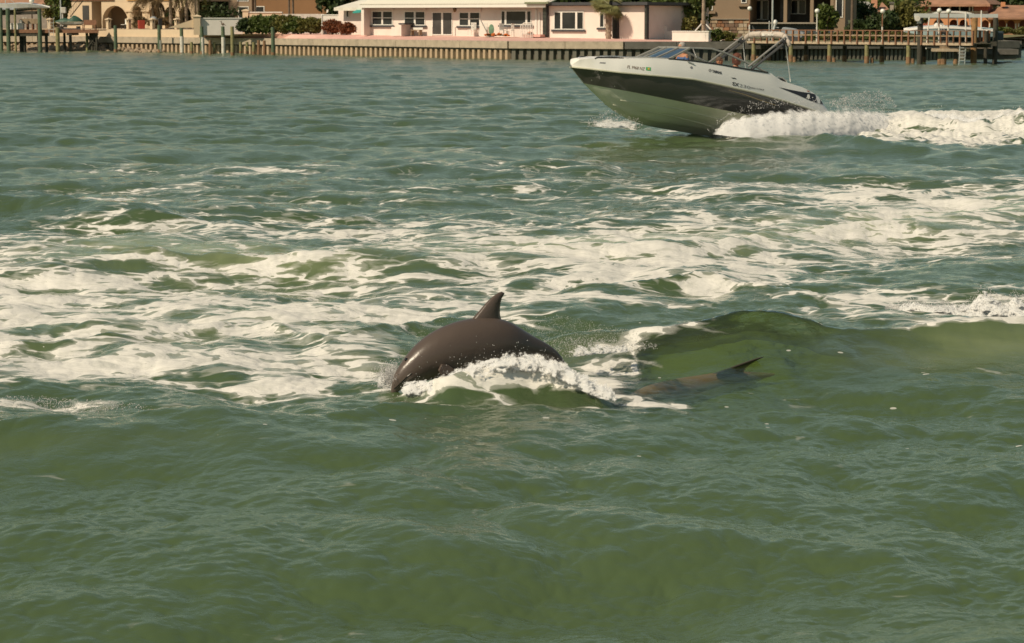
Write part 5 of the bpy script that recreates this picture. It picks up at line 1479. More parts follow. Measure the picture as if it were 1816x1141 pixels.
b_ = MB(); FT.rect(b_, 1654, 76, 1712, 79, .3, .5); b_.build('cradle_beam', M_woodd, o)
for (a, b2, c, d2, nm) in ((1648,31,1642.5,87,'guide_pole'),(1712.5,21,1712.5,74,'guide_pole'),(1740.5,19,1740,52,'guide_pole')):
    p0 = FT.p(a, b2, -.15); p1 = FT.p(c, d2, -.15); MB().tube([(p0[0],-.15,p0[1]),(p1[0],-.15,p1[1])], .045, 8).build(nm, M_trim, o)
# ---- the boat on the lift
FU = Frame(1690, 60, 163.8, -6)
o = FU.thing('lifted_boat', 'pale blue hulled sport boat with white top on the grey lift', 'boat')
sheer = [(1602.5,55.6,.02),(1612,54,.4),(1625,52.3,.7),(1640,51,.9),(1660,50.2,1.05),(1690,50.5,1.1),(1720,52.3,1.1),(1745,54,1.1),(1768,56.5,1.1)]
keel = [(1604,57),(1616,62.5),(1632,67.5),(1655,71),(1690,73),(1720,74),(1745,74),(1768,74)]
mb = MB(); n_ = 0
kx = [k_[0] for k_ in keel]; ky = [k_[1] for k_ in keel]
for (px, py, hb_) in sheer:
    X0, zs = FU.p(px, py, -hb_); _, zk = FU.p(px, np.interp(px, kx, ky), -hb_*.3)
    zc = zs*.35+zk*.65
    mb.v += [(X0,-hb_,zs),(X0,-hb_*.86,zc),(X0,0,zk),(X0,hb_*.86,zc),(X0,hb_,zs)]; n_ += 1
for i in range(n_-1):
    for k in range(4): mb.f.append((i*5+k, i*5+k+1, i*5+6+k, i*5+5+k))
mb.f.append(tuple(range(4,-1,-1))); mb.f.append(tuple((n_-1)*5+k for k in range(5)))
ho = mb.build('hull', M_bluehull, o)
mb = MB(); n_ = 0
for (px, py, hb_) in sheer:
    X0, zs = FU.p(px, py, -hb_); 
    mb.v += [(X0,-hb_-.03,zs-.02),(X0,-hb_-.02,zs+.13),(X0,0,zs+.2),(X0,hb_+.02,zs+.13),(X0,hb_+.03,zs-.02)]; n_ += 1
for i in range(n_-1):
    for k in range(4): mb.f.append((i*5+k, i*5+k+1, i*5+6+k, i*5+5+k))
mb.f.append(tuple(range(4,-1,-1))); mb.f.append(tuple((n_-1)*5+k for k in range(5)))
mb.build('deck', M_gel, o)
mb = MB(); n_ = 0
for (px, yo) in ((1690,68),(1720,67),(1745,66),(1766,65)):
    X0, z0_ = FU.p(px, yo, -1.12); _, z1_ = FU.p(px, yo+7, -1.12); mb.v += [(X0,-1.02,z0_),(X0,-.75,z1_)]; n_ += 1
for i in range(n_-1): mb.f.append((i*2, i*2+2, i*2+3, i*2+1))
mb.build('dark_bottom', M_navy, o, fix=False)
X0, z0_ = FU.p(1652, 50, -.3); X1, z1_ = FU.p(1668, 41, -.3); X2, _ = FU.p(1678, 49, -.3)
MB().prism([(X0,z0_),(X2,z0_),(X1+.15,z1_),(X1-.3,z1_)], 'y', -.45, .45).build('console', M_gel, o, bevel=.04)
X3, z3 = FU.p(1664, 33, -.3)
MB().prism([(X1-.25,z1_+.01),(X1+.2,z1_+.01),(X3+.1,z3),(X3-.05,z3)], 'y', -.42, .42).build('windscreen', M_glassd, o)
tt = MB(); arcp = [(1655,23.5),(1665,20.8),(1680,19.6),(1700,20),(1715,21.5),(1724,23.6)]
for (px, py) in arcp:
    X0, z0_ = FU.p(px, py, -.9); tt.v += [(X0,-.95,z0_),(X0,.95,z0_),(X0,.95,z0_-.12),(X0,-.95,z0_-.12)]
for i in range(len(arcp)-1):
    for k in range(4): tt.f.append((i*4+k, i*4+(k+1) % 4, i*4+4+(k+1) % 4, i*4+4+k))
tt.f += [(3,2,1,0), (20,21,22,23)]; tt.build('hard_top', M_gel, o)
for px in (1662, 1697, 1719):
    for y_ in (-.8,.8):
        X0, za = FU.p(px, 23.5, y_); X1_, zb = FU.p(px+2, 52, y_); MB().tube([(X0,y_,za),(X1_,y_,zb)], .03, 6).build('top_pole', M_alu, o)
X0, z0_ = FU.p(1700, 52, -.5); X1, z1_ = FU.p(1725, 45, -.5); MB().box(X0, X1, -.5, .5, z0_, z1_).build('seat_box', M_blackm, o, bevel=.05)
pr = MB()
for k in range(5): 
    X0, z0_ = FU.p(1666+k*4.4, 58, -1.25); pr.ball((X0,-1.3,z0_-.1+.2*math.sin(k)),(.16,.12,.2),8,6)
for k in range(5):
    X0, z0_ = FU.p(1667+k*4, 70, -1.25); pr.ball((X0,-1.3,z0_+.1),(.14,.12,.22),8,6)
pp = pr.build('crab_traps', M_metaldk); tag(pp, 'cluster of dark round floats hung on the dock beside the lifted boat', 'floats'); pp.location = FU.o; pp.rotation_euler = (0,0,FU.rz); pp.name = 'hanging_floats'
X0, z0_ = FU.p(1768, 56, -.6); X1, z1_ = FU.p(1772, 72, -.6); MB().box(X0, X1+.3, -.5, .5, z1_, z0_).build('stern_drive', M_navy, o, bevel=.05)
# lower jetty end at the far right
FJ = Frame(1718, 90, 166, 0)
o = FJ.thing('jetty_end', 'dark weathered jetty head at the right end, over open water', 'jetty')
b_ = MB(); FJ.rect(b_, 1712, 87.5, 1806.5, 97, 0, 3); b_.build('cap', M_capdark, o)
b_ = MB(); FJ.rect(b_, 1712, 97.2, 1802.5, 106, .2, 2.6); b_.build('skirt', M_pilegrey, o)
b_ = MB(); FJ.rect(b_, 1712, 86.2, 1768, 87.4, -.05, 2.8); b_.build('top_board', M_wood, o)
# far bank strip
b_ = MB(); P0 = at(1760, 80, 258); P1 = at(2000, 80, 262)
b_.add([(P0.x,P0.y,-.3),(P1.x,P1.y,-.3),(P1.x,P1.y,ZCAP-1.0),(P0.x,P0.y,ZCAP-1.0),(P0.x,P0.y+9,ZCAP-.02),(P1.x+2,P1.y+9,ZCAP-.02)], [(0,1,2,3),(3,2,5,4)])
tag(b_.build('far_bank', mat('sandy_bank', (.45,.36,.24), .95, .2, .5), fix=False), kind='structure')
# ================================================================ SPEEDBOAT
PSI = R(27)
BY = 63.4
BO = Vector(((1434-CX)/FPX*BY, BY, 0))
FWD = Vector((-math.cos(PSI), -math.sin(PSI), 0)); PORT = Vector((math.sin(PSI), -math.cos(PSI), 0))
BT = thing('speedboat', 'white and dark grey bowrider speedboat planing to the left, throwing spray', 'speedboat', BO, math.pi+PSI)
def bp(px, py, ly):
    """boat-frame (x forward, y port, z up) of the photo point lying in the plane y = ly"""
    d = ray(px, py); o = BO + PORT*ly
    t = (o-CAMP).dot(PORT)/d.dot(PORT)
    P = CAMP + d*t - BO
    return Vector((P.dot(FWD), ly, P.z))
def curve(pts):
    q = sorted([bp(*p) for p in pts], key=lambda v: v.x)
    x = np.array([v.x for v in q]); return lambda s: (float(np.interp(s, x, [v.y for v in q])), float(np.interp(s, x, [v.z for v in q])))
SH = curve([(1012,119,.0),(1022,120.3,.14),(1040,122,.34),(1065,125,.56),(1100,129,.80),(1150,133.5,1.02),(1190,137,1.12),(1230,141,1.18),(1280,151.5,1.21),(1331,163,1.23),(1386,178,1.23),(1430,192,1.22),(1475,207,1.20)])
GU = curve([(1012.5,117,.0),(1019,111.5,.12),(1028,106,.24),(1045,104.5,.40),(1070,104,.56),(1111,104.5,.76),(1150,104.8,.92),(1190,106,1.01),(1230,109.5,1.05),(1280,116.5,1.08),(1330,125,1.09),(1362,130,1.09),(1369,130.5,1.09),(1382,142,1.09),(1397,147,1.09),(1423,155,1.08),(1447,167,1.08),(1461,185,1.08),(1472,203,1.10)])
BD = curve([(1035,148,.03),(1046,150,.14),(1060,152.5,.28),(1085,157,.50),(1111,161.5,.68),(1145,168,.84),(1180,175,.95),(1215,182,1.02),(1250,189,1.06),(1294,197.5,1.08),(1350,209,1.10),(1400,219,1.10),(1475,236,1.08)])
KL = curve([(1012,119.5,0),(1017,125,0),(1023,133,0),(1035,147.5,0),(1048,161,0),(1064,176.5,0),(1087,196.5,0),(1105,207.5,0),(1119,214.5,0),(1150,224,0),(1190,231,0),(1230,238,0),(1300,249,0),(1434,262,0)])
M_hullw = mat('white_hull_gelcoat', (.80,.79,.74), .18, .02, .4, coat=.5)
M_hullg = mat('charcoal_hull_gelcoat', (.085,.080,.074), .16, .12, .4, coat=.6)
M_bottom = mat('white_bottom_green_bounce', (.78,.80,.66), .3, .08, 1.0, stain=(.64,.65,.52), stain_scale=.8, stain_amt=.5, coat=.2)  # white bottom, with green light thrown back by the water tinted into its colour
M_deckw = mat('white_deck', (.82,.79,.73), .35, .02, .5)
M_rub = mat('black_rubber', (.03,.03,.03), .5, .1)
M_vinyl = mat('cream_vinyl', (.74,.68,.58), .5, .05, 2.0)
M_canvas = mat('sand_canvas', (.52,.45,.38), .85, .08, 6.0, .5, 7)
M_frame = mat('windshield_alloy', (.45,.43,.38), .35, .1, 3.0, metal=.5)
XS = np.concatenate([np.linspace(0, 6.0, 38), np.linspace(6.05, 7.0, 16), np.linspace(7.02, 7.238, 12)])
bott, side, top_ = MB(), MB(), MB()
NB = 12
def sec(x):
    k = KL(x); b_ = BD(x); s_ = SH(x); g_ = GU(x)
    kz = min(k[1], s_[1]-.004); by, bz = b_
    if x > 6.8: by = min(by, s_[0]*.85)
    bz = min(max(bz, kz), s_[1]-.002)
    if bz <= kz+.001: by = min(by, .012)
    return kz, (by, bz), s_, g_
def bottom_pt(kz, b_, t, x):
    y = b_[0]*t; f = t + .22*math.sin(math.pi*t)*min(1, max(0, (x-3.0)/3.4))*-1
    f = t - .16*math.sin(math.pi*t)*min(1, max(0, (x-2.5)/3.5))
    z = kz + (b_[1]-kz)*f
    return y, z
for sgn in (1, -1):
    o0, o1, o2 = len(bott.v), len(side.v), len(top_.v)
    for x in XS:
        kz, b_, s_, g_ = sec(x)
        for k in range(NB+1):
            t = k/NB; y, z = bottom_pt(kz, b_, t, x)
            if x < 6.2 and k in (4, 8): z -= .022; y += .006
            bott.v.append((x, sgn*y, z))
        for k in range(5):
            t = k/4; y = b_[0] + (s_[0]-b_[0])*t; z = b_[1]+(s_[1]-b_[1])*t
            y += .03*math.sin(math.pi*t)*(1 if b_[0] > .2 else .2)
            side.v.append((x, sgn*(y+.012), z))
        for k in range(6):
            t = k/5; y = s_[0]+.015 + (g_[0]-s_[0]-.015)*(t**1.5); z = s_[1]+.01 + (g_[1]-s_[1]-.01)*t
            top_.v.append((x, sgn*y, z))
    def grid(mb, o, w):
        for i in range(len(XS)-1):
            for k in range(w-1):
                a = o+i*w+k; f = (a, a+1, a+w+1, a+w); mb.f.append(f if sgn > 0 else f[::-1])
    grid(bott, o0, NB+1); grid(side, o1, 5); grid(top_, o2, 6)
hull_bottom = bott.build('hull_bottom', M_bottom, BT, smooth=True)
hull_side = side.build('hull_side', M_hullg, BT, smooth=True)
topsides = top_.build('topsides', M_hullw, BT, smooth=True)
# rub rail
rr_ = MB()
for sgn in (1, -1):
    rr_.tube([(x, sgn*(SH(x)[0]+.022), SH(x)[1]) for x in XS], .022, 6)
rr_.build('rub_rail', mat('pale_rub_rail', (.55,.54,.42), .4, .05), BT)
# transom
tv = MB(); x = 0; kz, b_, s_, g_ = sec(0)
tp = [(0,kz),(b_[0],b_[1]),(s_[0],s_[1]),(g_[0],g_[1]),(-g_[0],g_[1]),(-s_[0],s_[1]),(-b_[0],b_[1])]
tv.prism(tp, 'x', -.01, .02); tv.build('transom', M_hullw, BT)
# deck: closed foredeck tip, bow well, cockpit, closed engine deck
XD = sorted(set(list(XS) + [1.55, 4.05, 4.75, 6.3]))
US = [-1, -.72, -.3, 0, .3, .72, 1]
def hole(x0, x1, u0, u1):
    xm = (x0+x1)/2; um = (u0+u1)/2
    return abs(um) < .72 and (1.55 < xm < 4.05 or 4.75 < xm < 6.3)
dk_, wel = MB(), MB()
def dpt(x, u):
    g_ = GU(x); return (x, g_[0]*u, g_[1] + (.045 if 1.55 < x < 6.7 else .03)*(1-u*u) )
for i in range(len(XD)-1):
    for k in range(len(US)-1):
        x0, x1, u0, u1 = XD[i], XD[i+1], US[k], US[k+1]
        if hole(x0, x1, u0, u1): continue
        dk_.add([dpt(x0,u0), dpt(x1,u0), dpt(x1,u1), dpt(x0,u1)], [(0,3,2,1)])
for (xa, xb, zf, nf) in ((1.55,4.05,.78,.72),(4.75,6.3,1.45,.62)):
    xsn = [x for x in XD if xa-1e-6 <= x <= xb+1e-6]
    for sgn in (1, -1):
        for a, b2 in zip(xsn[:-1], xsn[1:]):
            p0, p1 = dpt(a, .72*sgn), dpt(b2, .72*sgn)
            wel.add([p0, p1, (p1[0], p1[1]*nf, zf), (p0[0], p0[1]*nf, zf)], [(0,1,2,3)])
            wel.add([(a,0,zf),(b2,0,zf),(b2,p1[1]*nf,zf),(a,p0[1]*nf,zf)], [(0,1,2,3)])
    for xx_ in (xa, xb):
        e = dpt(xx_, .72); wel.add([(xx_,-e[1]*nf,zf),(xx_,e[1]*nf,zf),(xx_,e[1],e[2]),(xx_,-e[1],e[2])], [(0,1,2,3)])
dk_.build('deck', M_deckw, BT, fix=False)
wel.build('cockpit_liner', M_vinyl, BT, fix=False)
# black cockpit edge trim from the windshield back to the shoulder
tr_ = MB()
for sgn in (1, -1):
    pts = [bp(px, py-.6, ly) for px, py, ly in ((1186,105.5,.99),(1230,109.2,1.04),(1262,113.2,1.06),(1300,119.5,1.08),(1330,124.5,1.09),(1362,129.6,1.09))]
    tr_.tube([(p.x, sgn*p.y, p.z) for p in pts], .022, 6)
tr_.build('cockpit_trim', M_rub, BT)
# windshield
def sym(p, s_): return Vector((p.x, p.y*s_, p.z))
Bc, Tc = bp(1186,105,.86), bp(1224,85.5,.78)
nose = bp(1160,104,.0); nose = Vector((Bc.x+.10, 0, Bc.z+.03)); Tn = Vector((Tc.x+.06, 0, Tc.z+.01))
rails = [bp(1262,86.8,.86), bp(1283,93,.93), bp(1343,120,1.05), bp(1361,129.3,1.08)]
bas = [bp(1230,109,1.0), bp(1262,113,1.04), bp(1300,119,1.06), bp(1361,129.6,1.08)]
gm = bpy.data.materials.new('tinted_windshield'); gm.use_nodes = True
g_nt = gm.node_tree; g_nt.nodes.remove(g_nt.nodes['Principled BSDF'])
gt = g_nt.nodes.new('ShaderNodeBsdfTransparent'); gt.inputs[0].default_value = (.86,.88,.88,1)
gg = g_nt.nodes.new('ShaderNodeBsdfGlossy'); gg.inputs['Roughness'].default_value = .03; gg.inputs[0].default_value = (.8,.8,.8,1)
gx_ = g_nt.nodes.new('ShaderNodeMixShader'); gfr = g_nt.nodes.new('ShaderNodeFresnel'); gfr.inputs[0].default_value = 1.4
g_nt.links.new(gfr.outputs[0], gx_.inputs[0]); g_nt.links.new(gt.outputs[0], gx_.inputs[1]); g_nt.links.new(gg.outputs[0], gx_.inputs[2]); g_nt.links.new(gx_.outputs[0], g_nt.nodes['Material Output'].inputs[0])
ws = MB().tube([sym(rails[3],1), sym(rails[2],1), sym(rails[1],1), sym(rails[0],1), Tc, Tn, sym(Tc,-1), sym(rails[0],-1), sym(rails[1],-1), sym(rails[2],-1), sym(rails[3],-1)], .026, 6)
ws.tube([Bc, nose, sym(Bc,-1)], .022, 6)
wf = ws.build('windshield_frame', M_frame, BT)
for s_ in (1, -1):
    MB().tube([sym(Bc,s_), sym(Tc,s_)], .030, 6).build('windshield_post', M_frame, wf)
    a_, t_ = Bc.lerp(nose, .62), Tc.lerp(Tn, .62)
    MB().tube([sym(a_,s_), sym(t_,s_)], .028, 6).build('windshield_post', M_frame, wf)
    MB().add([sym(Bc,s_), sym(a_,s_), sym(t_,s_), sym(Tc,s_)], [(0,1,2,3)]).build('windshield_pane', gm, wf, fix=False)
    sp = [sym(Bc,s_)]+[sym(b_,s_) for b_ in bas]+[sym(r_,s_) for r_ in rails[::-1]]+[sym(Tc,s_)]
    MB().add([sym(Bc,s_), sym(bas[0],s_), sym(bas[1],s_), sym(rails[0],s_), sym(Tc,s_)], [(0,1,2,3,4)]).add([sym(bas[1],s_), sym(bas[2],s_), sym(rails[2],s_), sym(rails[1],s_), sym(rails[0],s_)], [(0,1,2,3,4)]).build('windshield_pane', gm, wf, fix=False)
a_, t_ = Bc.lerp(nose, .62), Tc.lerp(Tn, .62)
MB().add([a_, nose, sym(a_,-1), sym(t_,-1), Tn, t_], [(0,1,2,3,4,5)]).build('windshield_pane', gm, wf, fix=False)
p0, p1 = bp(1229,87,.8), bp(1235,103,.95); MB().tube([p0, p1], .016, 6).build('windshield_strut', M_frame, wf)
# consoles and seats
for s_, nm in ((1,'port'),(-1,'starboard')):
    p0 = bp(1200, 104, .6)
    MB().prism([(4.52,1.0),(4.54,1.42),(4.35,1.60),(3.75,1.52),(3.72,1.0)], 'y', s_*.28, s_*.80).build('console', M_deckw, BT, bevel=.04)
    MB().prism([(2.95,.79),(3.45,.79),(3.5,.95),(2.95,1.0)], 'y', s_*.35, s_*.85).build('seat', M_vinyl, BT, bevel=.05)
    MB().prism([(2.78,.95),(2.95,1.0),(2.80,1.62),(2.66,1.60)], 'y', s_*.34, s_*.84).build('seat_back', M_vinyl, BT, bevel=.05)
MB().prism([(1.56,.79),(2.05,.79),(2.05,.95),(1.75,.9),(1.62,1.25),(1.56,1.25)], 'y', -.72, .72).build('aft_bench', M_vinyl, BT, bevel=.05)
sw_ = MB(); cth = [(3.62+.05*math.sin(a)*.3, -.55+.19*math.cos(a), 1.52+.19*math.sin(a)) for a in [2*math.pi*k/16 for k in range(17)]]
sw_.tube(cth, .018, 6); sw_.tube([(3.62,-.55,1.52),(3.74,-.55,1.42)], .03, 6); sw_.tube([(3.62,-.74,1.52),(3.62,-.36,1.52)], .014, 5); sw_.build('steering_wheel', M_rub, BT)
# rolled bimini on its poles
for s_ in (1, -1):
    b0 = bp(1330,121,1.05); t0 = bp(1396,68,1.02)
    d_ = Vector((.055, 0, .03))
    MB().tube([sym(b0,s_)+d_, sym(t0,s_)+d_], .027, 8).build('bimini_pole', mat('grey_pole', (.28,.27,.25), .45, .05), BT)
    MB().tube([sym(b0,s_)-d_, sym(t0,s_)-d_], .04, 8).build('bimini_pole', mat('dark_sleeve', (.09,.09,.09), .6), BT)
    mb = MB(); q = sym(b0,s_).lerp(sym(t0,s_), .86); mb.tube([q-Vector((.0,0,.02)), q+(sym(t0,s_)-sym(b0,s_))*.05], .085, 8).build('pole_bracket', M_rub, BT)
    s0, s1 = bp(1393,76,1.02), bp(1402,146,1.05)
    MB().tube([sym(s0,s_), sym(s1,s_)], .016, 6).build('bimini_strut', M_alu, BT)
T1 = bp(1399,66,1.05); T2 = sym(T1,-1)
mb = MB(); K = 22
pts, rad = [], []
for k in range(K+1):
    t = k/K; p = T1.lerp(T2, t)
    ar = 1-abs(2*t-1)**6
    p = p + Vector((0, 0, -.08+.14*ar))
    if t < .08: p += Vector((.02,0,-.05))
    pts.append(p); rad.append((.060+.022*ar)*(1+.05*math.sin(t*40)+.04*math.sin(t*23+1)))
mb.tube([pts[0]+Vector((.0,.07,-.10))]+pts+[pts[-1]+Vector((0,-.22,-.05))], [.05]+rad+[.02], 12)
bim = mb.build('rolled_bimini', M_canvas, BT, smooth=True)
for t in (.12,.35,.62,.88):
    k = int(t*K); c = pts[k]; MB().tube([c+Vector((0,.02,0)), c-Vector((0,.02,0))], rad[k]*1.06, 12).build('canopy_strap', mat('canvas_strap', (.33,.28,.23), .8), bim)
_save = [(v.co.copy()) for v in bim.data.vertices]
BVH = BVHTree.FromPolygons(_save, [tuple(p.vertices) for p in bim.data.polygons]); LATER_LABEL = BVH
# rails, cleats, lights
def decal_pts(poly):  # photo polygon -> boat surface
    pass
for s_ in (1, -1):
    g1 = [bp(px, py, ly) for px, py, ly in ((1111,104.5,.72),(1114,101.5,.72),(1150,101.8,.86),(1185,104.0,.95),(1195,106,1.0))]
    MB().tube([sym(p,s_) for p in g1], .014, 6).build('bow_rail', M_alu, BT)
    g1 = [bp(px, py, ly) for px, py, ly in ((1055,104.5,.46),(1060,102,.48),(1090,102.6,.62),(1106,104,.70))]
    MB().tube([sym(p,s_) for p in g1], .018, 6).build('bow_rail', M_rub, BT)
    g1 = [bp(px, py, ly) for px, py, ly in ((1377,138,1.0),(1380,136.2,1.0),(1388,138.5,1.0),(1394,143,1.0),(1395.5,147,1.0))]
    MB().tube([sym(p,s_) for p in g1], .02, 6).build('grab_rail', M_alu, BT)
    g1 = [bp(1381,141,.85), bp(1393,146,.85)]
    MB().prism([(g1[1].x-.05, g1[1].z-.05),(g1[0].x+.05, g1[0].z-.05),(g1[0].x, g1[0].z+.03)], 'y', s_*.5, s_*1.0).build('speaker_recess', M_rub, BT)
    ck = bp(1225,111,1.06); MB().tube([sym(bp(1219,109,1.07),s_), sym(bp(1231,114,1.10),s_)], .014, 6).build('cleat', M_alu, BT)
tip = bp(1029,104.5,.08); MB().ball(tip+Vector((-.03,-.08,.0)), (.06,.04,.05), 8, 6).build('bow_light', M_alu, BT)

# ---- markings pressed onto the hull (thin film following the surface)
bpy.context.view_layer.update()
bvh_v, bvh_f = [], []
for ob in (topsides, hull_side, hull_bottom):
    o_ = len(bvh_v); bvh_v += [v.co.copy() for v in ob.data.vertices]; bvh_f += [tuple(i+o_ for i in p.vertices) for p in ob.data.polygons]
BVH = BVHTree.FromPolygons(bvh_v, bvh_f)
def b_hit(px, py, lift=.006):
    d = ray(px, py).normalized()
    ol = Vector(((CAMP-BO).dot(FWD), (CAMP-BO).dot(PORT), (CAMP-BO).z)); dl = Vector((d.dot(FWD), d.dot(PORT), d.z))
    h, n_, _, _ = BVH.ray_cast(ol, dl)
    if h is None: return None
    if n_.dot(dl) > 0: n_ = -n_
    return h + n_*lift
def decal(name, polys, m, lift=.006, parent=BT):
    mb = MB()
    for poly in polys:
        q = [b_hit(px, py, lift) for px, py in poly]
        if any(v is None for v in q): continue
        mb.add(q, [tuple(range(len(q)))])
    return mb.build(name, m, parent, fix=False)
def decal_strip(name, up, lo, m, lift=.006, n=14):
    ux_, uy_ = zip(*up); lx_, ly_ = zip(*lo)
    mb = MB(); xs = np.linspace(ux_[0], ux_[-1], n)
    for x in xs:
        for yy in (np.interp(x, ux_, uy_), np.interp(x, lx_, ly_)):
            h = b_hit(x, yy, lift); mb.v.append(h if h else (0, 0, 0))
    for i in range(n-1): mb.f.append((2*i, 2*i+1, 2*i+3, 2*i+2))
    return mb.build(name, m, BT, fix=False)
def text_decal(name, txt, p0, p1, hpx, m, slant=0.0, lift=.007, bold=0.0):
    cu = bpy.data.curves.new('t', 'FONT'); cu.body = txt; cu.size = 1; cu.resolution_u = 2; cu.offset = bold
    ob = bpy.data.objects.new('t', cu); COL.objects.link(ob)
    bpy.context.view_layer.update()
    me = bpy.data.meshes.new_from_object(ob.evaluated_get(bpy.context.evaluated_depsgraph_get()))
    bpy.data.objects.remove(ob); bpy.data.curves.remove(cu)
    b = bmesh.new(); b.from_mesh(me); bmesh.ops.triangulate(b, faces=b.faces)
    xs = [v.co.x for v in b.verts]; x0, x1 = min(xs), max(xs)
    for v in b.verts:
        t = (v.co.x-x0)/(x1-x0); u = v.co.y/.7
        px = p0[0]+(p1[0]-p0[0])*t + u*hpx*slant; py = p0[1]+(p1[1]-p0[1])*t - u*hpx
        h = b_hit(px, py, lift); v.co = h if h else Vector((0,0,0))
    me.clear_geometry() if False else None
    b.to_mesh(me); b.free(); me.materials.clear(); me.materials.append(m)
    me.name = name
    return link(name, me, BT)
M_ink = mat('brown_lettering', (.20,.13,.08), .5, .05); M_inkd = mat('dark_lettering', (.03,.03,.035), .4, .05); M_inkg = mat('grey_lettering', (.22,.22,.23), .4, .05)
M_stg = mat('green_sticker', (.06,.42,.13), .5, .05); M_sto = mat('orange_sticker', (.75,.45,.08), .5, .05)
text_decal('registration_lettering', 'FL 9968 NZ', (1112,121.2), (1142.5,125.2), 5.2, M_ink, .25)
decal('registration_sticker', [[(1145.5,119.2),(1154,120),(1154,125.8),(1145.5,125)]], M_stg)
decal('sticker_centre', [[(1148.5,120.6),(1151.8,120.9),(1151.8,124.2),(1148.5,123.9)]], M_sto, .010)
text_decal('maker_lettering', 'YAMAHA', (1262.5,128.6), (1280,132.2), 4.8, M_inkd, 0, bold=.03)
ring = MB(); K = 18
def ringpts(cx, cy, r): return [(cx+r*math.cos(2*math.pi*k/K), cy+r*math.sin(2*math.pi*k/K)) for k in range(K)]
o1, i1 = ringpts(1259,125.3,2.5), ringpts(1259,125.3,1.95)
decal('maker_emblem', [[o1[k], o1[(k+1) % K], i1[(k+1) % K], i1[k]] for k in range(K)] + [[(1258.8,123.4),(1259.2,123.4),(1259.2,127.2),(1258.8,127.2)]] +
      [[(1259+a-.2, 125.3+b_-.2),(1259+a+.2, 125.3+b_-.2),(1259+c+.2, 125.3+d_+.2),(1259+c-.2, 125.3+d_+.2)] for a, b_, c, d_ in ((0,0,-1.6,.9),(0,0,1.6,.9))], M_inkd)
text_decal('model_lettering', 'SX', (1298.5,151.2), (1310.5,154), 5.6, M_inkd, 0, bold=.03)
text_decal('model_number', '230', (1311,154.2), (1330.5,158.8), 5.6, M_inkg, 0, bold=.0)
text_decal('model_tagline', 'HIGH OUTPUT', (1331,157), (1355,161.5), 2.6, M_inkd, 0, bold=.01)
decal('side_vent', [[(1296.5,138),(1303,138.4),(1306.5,140.8),(1299,139.8)]], M_inkd)
decal('gill_vent', [[(1064,110.6),(1074,111.0),(1073.5,113.3),(1063,112.6)]], M_inkg)
decal('fuel_cap', [ringpts(1226,120.2,2.2)], M_inkg)
decal_strip('engine_vent', [(1381,155),(1400,159.5),(1420,163.2),(1440,166.2),(1450,169.5),(1459,184.5)], [(1381,155.2),(1400,163),(1415,169),(1430,176),(1445,182),(1459,186)], M_inkd, .008, 18)
decal('stern_light', [[(1432.8+2.6*math.cos(a), 172+4.3*math.sin(a)) for a in [2*math.pi*k/14 for k in range(14)]]], M_trim, .02)
decal('side_badge', [ringpts(1440.5,173.5,1.0)], M_trim, .014)
decal('red_light', [[(1431,161),(1436,162),(1435,163.4),(1430.5,162.6)]], mat('dull_red_lens', (.35,.08,.05), .3), .012)
decal_strip('gold_stripe', [(1292,160),(1320,167),(1345,176),(1375,186)], [(1292,160.6),(1320,168.4),(1345,177.6),(1375,187.6)], mat('gold_stripe', (.55,.38,.2), .4), .007, 12)
decal_strip('pinstripe', [(1300,160.5),(1330,166),(1360,174),(1388,183.5)], [(1300,161),(1330,167.2),(1360,175.2),(1388,184.7)], M_inkg, .007, 12)
for px, py in ((1049.5,142),(1066,126.5),(1068.5,130.5),(1090,153)):
    decal('bow_fitting', [ringpts(px, py, .9)], M_alu, .01)
_hull = BVH; BVH = LATER_LABEL
decal('canopy_label', [[(1352+k*2.4, 59.3),(1354.2+k*2.4, 59.3),(1354.2+k*2.4, 63.8),(1352+k*2.4, 63.8)] for k in range(2)], M_trim, .012)
text_decal('canopy_lettering', 'YAMAHA', (1357.5,63.6), (1373,63.6), 4.2, M_trim, 0, .014, .03)
BVH = _hull
# strakes on the bottom
for pts in (((1100,178),(1150,183.5),(1200,193),(1250,205.5),(1290,215)), ((1087,186),(1140,196.5),(1190,205.5),(1240,218),(1265,226))):
    q = [b_hit(px, py, .004) for px, py in pts]
    q = [v for v in q if v]
    for s_ in (1, -1): MB().tube([sym(v, s_) for v in q], .016, 5).build('bottom_strake', mat('pale_strake', (.60,.60,.48), .3, .05), BT)

# ================================================================ PEOPLE
M_skin = mat('sunburnt_skin', (.52,.24,.13), .5, .08, 8.0); M_skin2 = mat('tanned_skin', (.45,.21,.11), .5, .08, 8.0)
def skin_body(name, joints, edges, par, m, root=0, lv=2):
    me = bpy.data.meshes.new(name); me.from_pydata([j[0] for j in joints], edges, []); 
    ob = bpy.data.objects.new(name, me); COL.objects.link(ob)
    ob.modifiers.new('s', 'SKIN'); ob.modifiers.new('d', 'SUBSURF').levels = lv
    sv = me.skin_vertices[0].data
    for i, j in enumerate(joints):
        r_ = j[1]; sv[i].radius = r_ if isinstance(r_, tuple) else (r_, r_)
        sv[i].use_root = (i == root)
    bpy.context.view_layer.update()
    nm_ = bpy.data.meshes.new_from_object(ob.evaluated_get(bpy.context.evaluated_depsgraph_get()))
    bpy.data.objects.remove(ob); nm_.name = name; nm_.materials.clear(); nm_.materials.append(m)
    nm_.polygons.foreach_set('use_smooth', [True]*len(nm_.polygons))
    return link(name, nm_, par)
